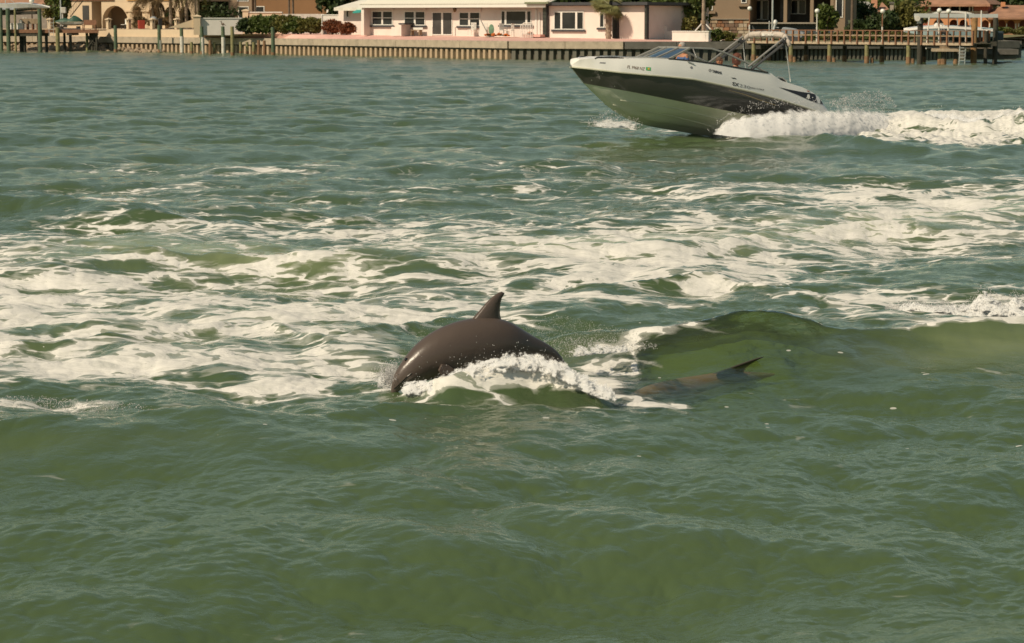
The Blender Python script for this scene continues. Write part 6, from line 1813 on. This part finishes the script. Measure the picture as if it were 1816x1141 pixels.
def seated_person(label, loc, scale, skin, hair, hair_long, shirt=None, shades=False, arm_up=False, yaw=0.0, beard=None):
    """local frame: x forward, y left, z up, origin at the seat under the pelvis"""
    o = thing('person', label, 'person', BO + FWD*loc[0] + PORT*loc[1] + Vector((0,0,loc[2])), math.pi+PSI+yaw)
    o.scale = (scale,)*3
    J = [((0,0,.10),(.15,.12)), ((0,0,.30),(.145,.105)), ((.0,0,.50),(.165,.11)), ((0,0,.58),(.11,.075)), ((.01,0,.63),.055), ((.02,0,.67),.055)]
    E = [(0,1),(1,2),(2,3),(3,4),(4,5)]
    def add(p, r_, to): J.append((p, r_)); E.append((to, len(J)-1)); return len(J)-1
    for s_ in (1, -1):
        sh = add((0, .18*s_, .555), .062, 2)
        if arm_up and s_ == -1:
            el = add((.10,.27*s_,.34), .043, sh); wr = add((.30,.20*s_,.42), .03, el)
        else:
            el = add((.04,.23*s_,.24), .043, sh); wr = add((.27,.17*s_,.20), .03, el)
        pm = add(tuple(Vector(J[wr][0])+Vector((.07,0,0))), (.034,.018), wr)
        for f in range(4):
            b_ = Vector(J[pm][0]); a = add(tuple(b_+Vector((.035,(f-1.5)*.019,0))), .0095, pm); add(tuple(b_+Vector((.035+.03+.006*(1-abs(f-1.5)),(f-1.5)*.021,-.022))), .008, a)
        b_ = Vector(J[wr][0]); add(tuple(b_+Vector((.06,-.05*s_,-.01))), .0095, wr)
        hp = add((.06,.09*s_,.07), .085, 0); kn = add((.46,.12*s_,.08), .06, hp); an = add((.50,.12*s_,-.32), .042, kn); add((.62,.12*s_,-.36), (.045,.03), an)
    skin_body('body', J, E, o, skin)
    # head: one lofted surface with brow, nose, mouth and chin
    hv = MB(); prof = []
    nv_, nu_ = 18, 20
    for j in range(nv_+1):
        v = j/nv_; z = -.125+.25*v
        rx = .098*math.sqrt(max(0, 1-((z-.02)/.112)**2)) if z > .0 else .098*(.62+.38*(1-(abs(z)/.125)**1.6))*.98
        ry = rx*.80
        for i in range(nu_):
            a = 2*math.pi*i/nu_; x_ = rx*math.cos(a); y_ = ry*math.sin(a)
            fr_ = max(0, math.cos(a))
            if fr_ > .93:
                x_ += .022*math.exp(-((z+.018)/.018)**2) + .006*math.exp(-((z+.058)/.008)**2) + .006*math.exp(-((z-.03)/.012)**2)+.008*math.exp(-((z+.1)/.02)**2)
            if .7 < fr_ < .95: x_ -= .008*math.exp(-((z-.008)/.014)**2)
            hv.v.append((x_, y_, z))
    for j in range(nv_):
        for i in range(nu_):
            hv.f.append((j*nu_+i, j*nu_+(i+1) % nu_, (j+1)*nu_+(i+1) % nu_, (j+1)*nu_+i))
    hv.f.append(tuple(range(nu_-1,-1,-1))); hv.f.append(tuple(nv_*nu_+i for i in range(nu_)))
    hd = hv.build('head', skin, o, smooth=True); hd.location = (.04, 0, .775)
    for s_ in (1, -1):
        MB().ball((-.005, .080*s_, -.01), (.02,.012,.032), 8, 6).build('ear', skin, hd, smooth=True)
        if not shades: MB().ball((.078, .032*s_, .008), (.012,.014,.009), 8, 6).build('eye', M_inkd, hd)
    MB().ball((.090, 0, -.056), (.010,.026,.007), 8, 6).build('mouth', mat('lips_teeth', (.62,.42,.36), .4), hd)
    if shades:
        g = MB().ball((.086,.034,.008),(.012,.028,.018),8,6); g.ball((.086,-.034,.008),(.012,.028,.018),8,6); g.tube([(.09,-.06,.012),(.09,.06,.012)], .004, 5); g.tube([(.085,.06,.012),(0,.083,.01)], .004, 5); g.tube([(.085,-.06,.012),(0,-.083,.01)], .004, 5)
        g.build('sunglasses', M_inkd, hd)
    hr = MB()
    for j in range(9):
        v = j/8; z = .02+.112*v if not hair_long else -.10+.235*v
        rr2 = .108*math.sqrt(max(.02, 1-((z-.02)/.118)**2)) if z > .02 else .106
        for i in range(20):
            a = .9+(2*math.pi-1.8)*i/19 if z < .07 else 2*math.pi*i/19.0
            w_ = 1+.06*math.sin(i*2.7+j*1.9)
            hr.v.append((rr2*math.cos(a)*w_-.006, rr2*.84*math.sin(a)*w_, z))
    for j in range(8):
        for i in range(19): hr.f.append((j*20+i, j*20+i+1, (j+1)*20+i+1, (j+1)*20+i))
    hr.f.append(tuple(160+i for i in range(20)))
    hr.build('hair', hair, hd, smooth=True, fix=False)
    if shirt:
        JS = [((0,0,.06),(.165,.135)), ((0,0,.28),(.165,.125)), ((0,0,.46),(.185,.125)), ((0,0,.545),(.115,.085))]
        ES = [(0,1),(1,2),(2,3)]
        for s_ in (1, -1):
            JS.append(((0,.18*s_,.50),.075)); ES.append((2,len(JS)-1)); JS.append(((.03,.22*s_,.33),.062)); ES.append((len(JS)-2,len(JS)-1))
        skin_body('shirt', JS, ES, o, shirt)
    return o
hp_ = bp(1209.5, 81.5, -.50)
man = seated_person('grey-haired man in sunglasses and blue shirt standing up behind the windshield', (hp_.x-.04, -.50, hp_.z-.79-.02), 1.0, M_skin, mat('grey_hair', (.40,.37,.33), .8, .15, 20), False, mat('blue_shirt', (.08,.15,.32), .8, .1, 4), True, True)
hp_ = bp(1271.5, 107.5, -.10)
seated_person('small sunburnt passenger sitting low in the boat behind the cockpit edge', (hp_.x-.04, -.10, hp_.z-.70), .88, M_skin, mat('fair_brown_hair', (.12,.07,.04), .8, .15, 20), False, mat('white_shirt', (.62,.60,.56), .8, .05, 4), False, False, yaw=math.pi*.75)
hp_ = bp(1305.5, 106.5, .15)
seated_person('smiling auburn-haired woman in a dark top with bare shoulders in the stern cockpit', (hp_.x+.02, .15, hp_.z-.755*1.2), 1.2, M_skin2, mat('auburn_hair', (.11,.035,.018), .8, .2, 20), True, None, False, False, yaw=math.pi*.72)
w_o = [o for o in bpy.data.objects if o.get('label', '').startswith('smiling auburn')][0]
skin_body('swim_top', [((0,0,.20),(.155,.118)), ((0,0,.34),(.165,.122)), ((0,0,.42),(.165,.12))], [(0,1),(1,2)], w_o, mat('dark_swim_top', (.05,.04,.05), .7))
# ================================================================ DOLPHINS
def dolphin_mat(name, a, b_, rough):
    m = bpy.data.materials.new(name); m.use_nodes = True; nt_ = m.node_tree; p_ = nt_.nodes['Principled BSDF']
    tc = N(nt_, 'ShaderNodeTexCoord'); n1 = N(nt_, 'ShaderNodeTexNoise'); n1.inputs['Scale'].default_value = 3; n1.inputs['Detail'].default_value = 6
    nt_.links.new(tc.outputs['Object'], n1.inputs['Vector'])
    at_ = N(nt_, 'ShaderNodeAttribute', attribute_name='belly')
    mx = N(nt_, 'ShaderNodeMix', data_type='RGBA'); mx.inputs[6].default_value = (*a, 1); mx.inputs[7].default_value = (*b_, 1)
    ad = N(nt_, 'ShaderNodeMath', operation='MULTIPLY_ADD'); ad.inputs[1].default_value = .35; nt_.links.new(n1.outputs[0], ad.inputs[0]); nt_.links.new(at_.outputs['Fac'], ad.inputs[2])
    sb = N(nt_, 'ShaderNodeMath', operation='SUBTRACT', use_clamp=True); sb.inputs[1].default_value = .17; nt_.links.new(ad.outputs[0], sb.inputs[0])
    nt_.links.new(sb.outputs[0], mx.inputs[0]); nt_.links.new(mx.outputs[2], p_.inputs['Base Color'])
    p_.inputs['Roughness'].default_value = rough; p_.inputs['Specular IOR Level'].default_value = .35
    n3 = N(nt_, 'ShaderNodeTexNoise'); n3.inputs['Scale'].default_value = 14; n3.inputs['Detail'].default_value = 5; nt_.links.new(tc.outputs['Object'], n3.inputs['Vector'])
    bb = N(nt_, 'ShaderNodeBump'); bb.inputs['Strength'].default_value = .12; bb.inputs['Distance'].default_value = .03; nt_.links.new(n3.outputs[0], bb.inputs['Height']); nt_.links.new(bb.outputs[0], p_.inputs['Normal'])
    return m
M_dol = dolphin_mat('wet_dolphin_skin', (.095,.072,.059), (.24,.19,.155), .30)
M_dol2 = dolphin_mat('submerged_dolphin_skin', (.30,.18,.10), (.50,.34,.2), .6)
def dolphin(label, Y0, px0, yaw, spine, fin, m, wr=.86, flip=True, roll=0.0):
    """spine: (px, py, half height px, belly tint); lies in the upright plane through px0 at depth Y0 turned by yaw"""
    O = at(px0, 640, Y0); O.z = 0
    ux = Vector((-math.cos(yaw), -math.sin(yaw), 0)); sd = Vector((math.sin(yaw), -math.cos(yaw), 0))   # forward, its left (towards the sea viewer)
    T = thing('dolphin', label, 'dolphin', O, math.pi+yaw)
    def loc(px, py, off=0.0):
        d = ray(px, py); o = O + sd*off; t = (o-CAMP).dot(sd)/d.dot(sd); P = CAMP+d*t-O
        return Vector((P.dot(ux), off, P.z))
    pts = [loc(s_[0], s_[1]) for s_ in spine]
    sc = FPX/Y0
    # resample
    t = np.arange(len(pts)); tt = np.linspace(0, len(pts)-1, 70)
    def sm(a):
        a = np.interp(tt, t, a); k = np.hanning(9); k /= k.sum(); pd = np.concatenate([np.full(4, a[0])-(a[4]-a[0])*0, a, np.full(4, a[-1])]); o_ = np.convolve(pd, k, 'valid'); o_[0] = a[0]; o_[-1] = a[-1]; return o_
    X, Z = sm([p.x for p in pts]), sm([p.z for p in pts]); H_ = sm([s_[2]/sc for s_ in spine])
    mb = MB(); K = 26; bel = []
    for i in range(70):
        a, b2 = max(i-1, 0), min(i+1, 69)
        tg = Vector((X[b2]-X[a], 0, Z[b2]-Z[a])).normalized(); nn = Vector((-tg.z, 0, tg.x))
        if nn.z < 0: nn = -nn
        # points run snout -> tail
        w = H_[i]*wr
        u = tt[i]/(len(pts)-1)
        if u < .16: w *= 1.0
        if u > .75: w *= 1-.45*(u-.75)/.25
        for k in range(K):
            an = 2*math.pi*k/K
            c, s_ = math.cos(an), math.sin(an)
            e = nn*(H_[i]*s_) + Vector((0, 1, 0))*(w*c)
            mb.v.append(Vector((X[i], 0, Z[i])) + e)
            bel.append(min(1, max(0, -s_*1.1-.1)) if u > .2 else min(1, max(0, .45-s_*.9)))
    for i in range(69):
        for k in range(K): mb.f.append((i*K+k, i*K+(k+1) % K, (i+1)*K+(k+1) % K, (i+1)*K+k))
    mb.f.append(tuple(range(K))); mb.f.append(tuple(69*K+k for k in range(K-1,-1,-1)))
    ob = mb.build('body', m, T, smooth=True)
    at2 = ob.data.attributes.new('belly', 'FLOAT', 'POINT'); at2.data.foreach_set('value', np.array(bel, dtype=np.float32))
    # dorsal fin: outline from the photo given real thickness
    lo, hi = fin
    fm = MB(); n_ = len(lo)
    for i in range(n_):
        f_, b2 = loc(*lo[i]), loc(*hi[i]); th = .034*(1-i/(n_-1))**.8+.006
        for j in range(9):
            s_ = j/8; p = f_.lerp(b2, s_); tk_ = th*math.sin(math.pi*min(1, s_*1.0))**.6 if 0 < j < 8 else 0
            fm.v.append((p.x, tk_, p.z)); 
        for j in range(1, 8):
            s_ = j/8; p = f_.lerp(b2, s_); tk_ = th*math.sin(math.pi*s_)**.6; fm.v.append((p.x, -tk_, p.z))
    W = 16
    for i in range(n_-1):
        ringi = [i*W+j for j in range(9)]+[i*W+8+j for j in range(7, 0, -1)]
        ringn = [(q+W) for q in ringi]
        for j in range(16): fm.f.append((ringi[j], ringi[(j+1) % 16], ringn[(j+1) % 16], ringn[j]))
    i = n_-1; fm.f.append(tuple([i*W+j for j in range(9)]+[i*W+8+j for j in range(7, 0, -1)]))
    fin_o = fm.build('dorsal_fin', m, T, smooth=True)
    # flukes
    e = Vector((X[-1], 0, Z[-1])); tg = Vector((X[-1]-X[-4], 0, Z[-1]-Z[-4])).normalized()
    fl = MB(); nn = Vector((-tg.z, 0, tg.x))
    for s_ in (1, -1):
        o_ = len(fl.v)
        out_ = [(-.10,.0),( .02,.10),(.10,.22),(.22,.32),(.20,.20),(.14,.08),(.12,0)]
        fl.v += [e+tg*a+Vector((0,s_*b2,0))+nn*.012 for a, b2 in out_]+[e+tg*a+Vector((0,s_*b2,0))-nn*.012 for a, b2 in out_]
        q = len(out_); fl.f += [tuple(o_+k for k in range(q)), tuple(o_+q+k for k in range(q-1,-1,-1))]+[(o_+k, o_+k+q, o_+(k+1) % q+q, o_+(k+1) % q) for k in range(q)]
    fl.build('tail_fluke', m, T)
    return T, loc, ob
_tb = [(693,697,697,702),(694.5,690,703,699),(696,678,711,692),(699,664,722,686),(706,649,737,681),(717,633.5,752,677),(731,615.5,770,672),(748,599,790,668),
  (769,585,812,664),(795,573.5,835,662),(825,566,858,660),(852,562.5,878,658),(880,566,898,657),(905,577.5,917,655),(930,591,937,648),(952,602,956,643),(968,611,971,641),(982,621,983,644),(996,638,994,657),(1012,664,1008,678),(1030,694,1026,704)]
head_to_tail = [((a+c)/2, (b_+d_)/2, math.hypot(a-c, b_-d_)/2, .5 if i < 6 else 0) for i, (a, b_, c, d_) in enumerate(_tb)]
DO, dloc, dbody = dolphin('large brown-grey dolphin leaping to the left with its dorsal fin up, head dipping into foam', 19.35, 820, R(24),
    head_to_tail,
    ([(832,572),(840,562.5),(849,552.5),(859,540.5),(869,530),(877.5,523.5),(884,519.3),(889,517.6)], [(899,582),(889.5,569),(886.8,558),(886.6,548),(887.8,538),(890,529),(893.6,523.5),(895,520)]), M_dol)
# eye, blowhole, flipper, jaw
bvd = BVHTree.FromPolygons([v.co.copy() for v in dbody.data.vertices], [tuple(p.vertices) for p in dbody.data.polygons])
def d_hit(px, py, T=DO, yaw=R(24)):
    ux = Vector((-math.cos(yaw), -math.sin(yaw), 0)); sd = Vector((math.sin(yaw), -math.cos(yaw), 0))
    d = ray(px, py).normalized(); o = CAMP - T.location
    h, n_, _, _ = bvd.ray_cast(Vector((o.dot(ux), o.dot(sd), o.z)), Vector((d.dot(ux), d.dot(sd), d.z)))
    return h, n_
M_eye = mat('wet_dark_eye', (.008,.007,.006), .05, .1, 3, spec=1.0)
h, n_ = d_hit(720.5, 638)
if h:
    MB().ball(h-n_*.004*(1 if n_.y > 0 else -1), (.019,.014,.016), 12, 9).build('eye', M_eye, DO, smooth=True)
hh_ = [d_hit(*p)[0] for p in ((699,690),(706,684),(714,676),(722,668),(730,662))]
hh_ = [v for v in hh_ if v]
if len(hh_) > 2: MB().tube([v+Vector((0,.001,0)) for v in hh_], .0035, 5).build('mouth_line', M_eye, DO)
fp = MB(); base = d_hit(782, 646)[0] or Vector((0,.2,.1))
q = [(0,0),(.06,-.01),(.13,-.06),(.20,-.15),(.24,-.26),(.20,-.25),(.10,-.17),(.0,-.10),(-.03,-.05)]
fp.v = [base+Vector((-a, .02+.05*(-b_/.26), b_)) for a, b_ in q]+[base+Vector((-a, -.01+.05*(-b_/.26), b_)) for a, b_ in q]
n9 = len(q); fp.f = [tuple(range(n9)), tuple(range(2*n9-1, n9-1, -1))]+[(k, k+n9, (k+1) % n9+n9, (k+1) % n9) for k in range(n9)]
fp.build('flipper', M_dol, DO, bevel=.006)
# the second dolphin, just under the clear wave face
D2, l2, _b = dolphin('second dolphin just under the clear green wave face, only its fin tip breaking out', 20.0, 1230, R(40),
    [(1093,720,3,.5),(1104,716,6,.5),(1116,711,9,.5),(1132,706,14,.5),(1155,702,20,.2),(1185,699,24,0),(1215,694,25,0),(1250,688,24,0),(1285,679,21,0),(1325,675,16,0),(1370,673,12,0),(1420,678,8,0),(1470,684,6,0)],
    ([(1262,660),(1276,654),(1290,648),(1304,641.5),(1318,635.5),(1332,629.5),(1342,626)], [(1318,664),(1318,656),(1320,650),(1326,643),(1333,636),(1341,630.5),(1349,625.5)]), M_dol2)

for ch in D2.children:
    if ch.name.startswith('dorsal_fin'):
        zs = [v.co.z for v in ch.data.vertices]; a, b_ = min(zs), max(zs)
        for v in ch.data.vertices: v.co += Vector((.17,.21,0))*((v.co.z-a)/(b_-a))
        ch.data.materials.clear(); ch.data.materials.append(dolphin_mat('dark_wet_fin', (.07,.055,.045), (.2,.16,.12), .3))
# ================================================================ SPRAY
def up_(px, py, Y):
    d_y = FW.y + UP.y*(CY-py)/FPX; d_z = FW.z + UP.z*(CY-py)/FPX; k = Y/d_y
    return np.stack([(px-CX)/FPX*k, Y, HCAM+d_z*k], -1)
def mist_mat(name, sc_, col=(.93,.93,.91,1), str_=(1, 1, 1), lo=.88, hi=1.14):
    """torn sheet of white water: solid at its foot, breaking into flecks towards its edge"""
    m = bpy.data.materials.new(name); m.use_nodes = True; n_ = m.node_tree; n_.nodes.remove(n_.nodes['Principled BSDF'])
    l_ = n_.links.new
    tc = N(n_, 'ShaderNodeTexCoord'); mp_ = N(n_, 'ShaderNodeMapping'); mp_.inputs['Scale'].default_value = str_; l_(tc.outputs['Object'], mp_.inputs[0])
    a = N(n_, 'ShaderNodeTexNoise'); a.inputs['Scale'].default_value = sc_; a.inputs['Detail'].default_value = 8; a.inputs['Roughness'].default_value = .64; l_(mp_.outputs[0], a.inputs['Vector'])
    e_ = N(n_, 'ShaderNodeAttribute', attribute_name='fade')
    s_ = N(n_, 'ShaderNodeMath', operation='ADD'); l_(a.outputs[0], s_.inputs[0]); l_(e_.outputs['Fac'], s_.inputs[1])
    r_ = N(n_, 'ShaderNodeMapRange', interpolation_type='SMOOTHSTEP'); r_.inputs[1].default_value = lo; r_.inputs[2].default_value = hi; l_(s_.outputs[0], r_.inputs[0])
    d = N(n_, 'ShaderNodeBsdfDiffuse'); d.inputs[0].default_value = col
    t = N(n_, 'ShaderNodeBsdfTranslucent'); t.inputs[0].default_value = col
    b2 = N(n_, 'ShaderNodeTexNoise'); b2.inputs['Scale'].default_value = sc_*1.6; b2.inputs['Detail'].default_value = 6; l_(mp_.outputs[0], b2.inputs['Vector'])
    bu = N(n_, 'ShaderNodeBump'); bu.inputs['Strength'].default_value = .25; bu.inputs['Distance'].default_value = .12/sc_*3; l_(b2.outputs[0], bu.inputs['Height']); uv_ = N(n_, 'ShaderNodeVectorMath', operation='MULTIPLY_ADD'); uv_.inputs[1].default_value = (.5,.5,.5); uv_.inputs[2].default_value = (0,0,.7); l_(bu.outputs[0], uv_.inputs[0]); l_(uv_.outputs[0], d.inputs['Normal'])
    x = N(n_, 'ShaderNodeBsdfTransparent')
    m1_ = N(n_, 'ShaderNodeMixShader'); m1_.inputs[0].default_value = .3; l_(d.outputs[0], m1_.inputs[1]); l_(t.outputs[0], m1_.inputs[2])
    m2_ = N(n_, 'ShaderNodeMixShader'); l_(r_.outputs[0], m2_.inputs[0]); l_(x.outputs[0], m2_.inputs[1]); l_(m1_.outputs[0], m2_.inputs[2])
    l_(m2_.outputs[0], n_.nodes['Material Output'].inputs[0])
    return m
def shells(name, label, tops, bots, Yc, lean, gap, ns, m, nu=260, nv=22, lump=.05, ls=1.0, rough=3.0, ends=.06, solid=.75, foot=0.0):
    """ns torn sheets one behind the other; lean: how far (m) the top lies behind the foot"""
    Vs, Fs, fd = [], [], []
    p0, p1 = tops[0][0], tops[-1][0]
    tx, ty = zip(*tops); bx, by_ = zip(*bots); yx, yy = zip(*Yc)
    for s in range(ns):
        u = np.linspace(0, 1, nu)[:, None]; v = np.linspace(0, 1, nv)[None, :]
        px = p0 + (p1-p0)*u + 0*v
        k_ = 1 - .12*abs(s-(ns-1)/2)/max(1, ns/2)
        t = np.interp(px, tx, ty) + rough*(np.sin(px*.06+s*2)*.5+np.sin(px*.17+s*5)*.45+np.sin(px*.37+s)*.2)
        b_ = np.interp(px, bx, by_)
        py = b_ + (t-b_)*v*k_
        Y = np.interp(px, yx, yy) + gap*(s-(ns-1)/2) + lean*v**1.6
        P = up_(px, py, Y)
        q = P.reshape(-1, 3)*ls
        lp = samp(TB, q[:, 0]*3+s*7, q[:, 2]*3*1.3+q[:, 1], .3)[0]/.0165
        lp2 = samp(TB, q[:, 0]*9+s*3, q[:, 2]*9+q[:, 1]*2, .7)[0]/.0165
        P = P.reshape(-1, 3); P[:, 1] += lump*(lp*.7+lp2*.08)
        f = solid*(1-v**2.2)*(1-foot*(1-v)**2) + .12 + 0*u
        e = np.clip(u/ends, 0, 1)*np.clip((1-u)/ends, 0, 1)
        f = f*(.35+.65*e) - (1-e)*.25
        i = np.arange(nu*nv).reshape(nu, nv) + s*nu*nv
        Vs.append(P); Fs.append(np.stack([i[:-1, :-1], i[1:, :-1], i[1:, 1:], i[:-1, 1:]], -1).reshape(-1, 4)); fd.append(f.ravel())
    me = np_mesh(name, np.concatenate(Vs), np.concatenate(Fs), m, True)
    a_ = me.attributes.new('fade', 'FLOAT', 'POINT'); a_.data.foreach_set('value', np.concatenate(fd).astype(np.float32))
    return tag(link(name, me), label, kind='stuff')
def drops(n, tops, bots, Yc, th, pw=1.2, soft=True):
    p0, p1 = tops[0][0], tops[-1][0]
    u = RNG.beta(1.4, 1.4, n) if soft else RNG.uniform(0, 1, n)
    px = p0 + (p1-p0)*u
    tx, ty = zip(*tops); bx, by_ = zip(*bots); yx, yy = zip(*Yc)
    t = np.interp(px, tx, ty) + 2*np.sin(px*.31)+1.6*np.sin(px*.83+1); b_ = np.interp(px, bx, by_)
    py = b_ + (t-b_)*RNG.uniform(0, 1, n)**pw
    return up_(px, py, np.interp(px, yx, yy) + RNG.normal(size=n)*th)
# ---- speedboat
mist_b = mist_mat('boat_mist', 4.2, str_=(.5, 1, 1.0), lo=.88, hi=1.12); mist_d = mist_mat('dolphin_mist', 13.0, lo=.92, hi=1.06); mist_f = mist_mat('fine_mist', 20.0, str_=(1, 1, .5))
Yc = [(1240,59.9),(1330,59.8),(1400,60.3),(1470,61.2),(1540,62.3),(1600,62.9),(1700,63.2),(2300,63.3)]
tops = [(1255,230),(1280,212),(1300,204),(1330,198),(1370,189),(1400,186),(1440,184),(1470,186),(1500,180),(1530,182),(1560,190),(1590,198),(1625,192),(1655,187),(1690,189),(1725,197),(1760,197),(1790,189),(1816,184),(1960,180)]
bots = [(1255,237),(1300,243),(1350,247),(1420,246),(1515,246),(1560,249),(1675,260),(1744,255),(1816,243),(1960,240)]
shells('boat_spray', 'white spray thrown up along the stern quarter of the speedboat', tops, bots, Yc, .7, .22, 4, mist_b, 420, 30, .009, 1.0, 5.0, .05, .85)
bowt = [(1020,222),(1060,212),(1083,204),(1105,212),(1150,224)]; bowb = [(1020,224),(1085,226),(1150,229)]
shells('bow_spray', 'thin fan of spray skimming the water under the bow of the speedboat', bowt, bowb, [(1020,59.2),(1150,60.0)], .3, .2, 3, mist_b, 80, 10, .03, 1.0, 1.5, .3, .42)
P1_ = np.concatenate([drops(700, tops, bots, Yc, .35, .5, False), drops(1100, [(1470,178),(1520,166),(1560,160),(1590,180)], [(1470,190),(1590,206)], Yc, .4, .75),
     drops(350, [(1270,215),(1330,182),(1400,176),(1470,172)], tops, Yc, .4, .9), drops(700, [(1040,214),(1083,194),(1140,215)], bowb, [(1020,59.8),(1150,60.3)], .3, 1.5)])
tag(link('spray_drops', specks_mesh('spray_drops', P1_, RNG.uniform(.004, .013, len(P1_))*RNG.uniform(.5, 1.2, len(P1_)), spray_m, 'tetra')), 'loose drops flying off the wake of the speedboat', kind='stuff')
# ---- leaping dolphin
Yd = [(650,19.0),(700,18.85),(760,18.75),(850,18.75),(950,18.8),(1060,18.6),(1120,18.5)]
tA = [(696,690),(712,678),(725,668),(745,668),(770,662),(800,648),(830,634),(870,622),(905,612),(940,616),(980,622),(1010,636),(1050,660),(1110,694)]
bA = [(696,702),(740,703),(790,692),(830,678),(880,664),(930,660),(980,668),(1020,688),(1060,706),(1110,716)]
shells('dolphin_splash', 'white apron of splash running along the flank of the leaping dolphin', tA, bA, Yd, .16, .05, 4, mist_d, 300, 20, .012, 3.0, 4.0, .05, .58, .5)
# fan of spray thrown forward of its head
n = 5000; ang = RNG.normal(2.5, .5, n); rad_ = np.abs(RNG.normal(size=n))*.42
px = 706 + np.cos(ang)*rad_*44; py = 676 - np.sin(ang)*rad_*46 + 6*rad_**2
PB = up_(px, py, 19.3 + RNG.normal(size=n)*.09)
tF = [(662,676),(668,648),(678,634),(690,632),(700,640)]; bF = [(662,684),(680,690),(700,690)]
shells('head_spray', 'fan of fine spray thrown forward of the leaping dolphin head', tF, bF, [(660,19.3),(700,19.35)], .12, .05, 3, mist_f, 50, 24, .012, 3.0, 2.0, .25, .42)
PA = drops(260, tA, bA, Yd, .06, 1.2); PA2 = drops(24, [(700,660),(800,630),(905,596),(1000,612),(1080,660)], tA, Yd, .12, 1.0)
tE = [(960,606),(1010,600),(1060,600),(1120,604),(1170,610)]; bE = [(960,640),(1010,634),(1060,628),(1120,624),(1170,618)]
shells('back_splash', 'bubbly white water behind the tail of the leaping dolphin', tE, bE, [(960,19.9),(1170,20.3)], .2, .07, 3, mist_d, 120, 12, .015, 3.0, 2.0, .3, .40)
PE = drops(1200, tE, bE, [(960,19.9),(1170,20.3)], .1, .8)
PC = drops(1500, [(930,565),(1000,560),(1060,575),(1140,590)], [(930,640),(1000,620),(1140,620)], [(930,20.4),(1140,20.6)], .25, .8)
PD = drops(700, [(690,600),(800,550),(900,560),(1000,590)], [(690,680),(800,640),(900,640),(1000,640)], [(690,20.3),(1000,20.5)], .15, .8)
PH = drops(20, [(720,640),(860,590),(960,600)], [(720,690),(860,650),(960,640)], [(720,18.95),(960,18.95)], .02, .8)
PF = drops(1500, [(-20,704),(60,702),(150,710),(270,718)], [(-20,738),(100,736),(270,734)], [(-20,18.6),(270,18.6)], .15, .9)
Pa = np.concatenate([PA, PA2, PB, PE, PF])
tag(link('splash_drops', specks_mesh('splash_drops', Pa, RNG.uniform(.0012, .0042, len(Pa)), spray_m, 'tetra')), 'white drops of the splash round the leaping dolphin', kind='stuff')
Pg = np.concatenate([PC, PD, PH])
tag(link('glinting_drops', specks_mesh('glinting_drops', Pg, RNG.uniform(.0014,.0036,len(Pg)), drop_m)), 'fine glinting drops in the air above the foam by the dolphins', kind='stuff')
# ---- breaking crest on the right
tG = [(1570,545),(1620,528),(1650,538),(1680,532),(1700,538),(1722,528),(1738,508),(1748,503),(1760,512),(1778,530),(1790,522),(1799,506),(1806,520),(1816,524),(1850,534),(1900,525)]
bG = [(1570,549),(1650,554),(1700,560),(1816,563),(1900,563)]
shells('crest_splash', 'small white splash breaking on the wave crest at the right edge', tG, bG, [(1570,23.2),(1660,22.6),(1900,22.3)], .15, .06, 3, mist_d, 220, 20, .02, 2.5, 3.0, .1, .60)
PG = drops(2500, tG, bG, [(1570,23.2),(1660,22.6),(1900,22.3)], .08, .8, False)
tag(link('crest_drops', specks_mesh('crest_drops', PG, RNG.uniform(.0015,.005,len(PG)), spray_m, 'tetra')), 'drops jumping off the small breaking crest at the right', kind='stuff')
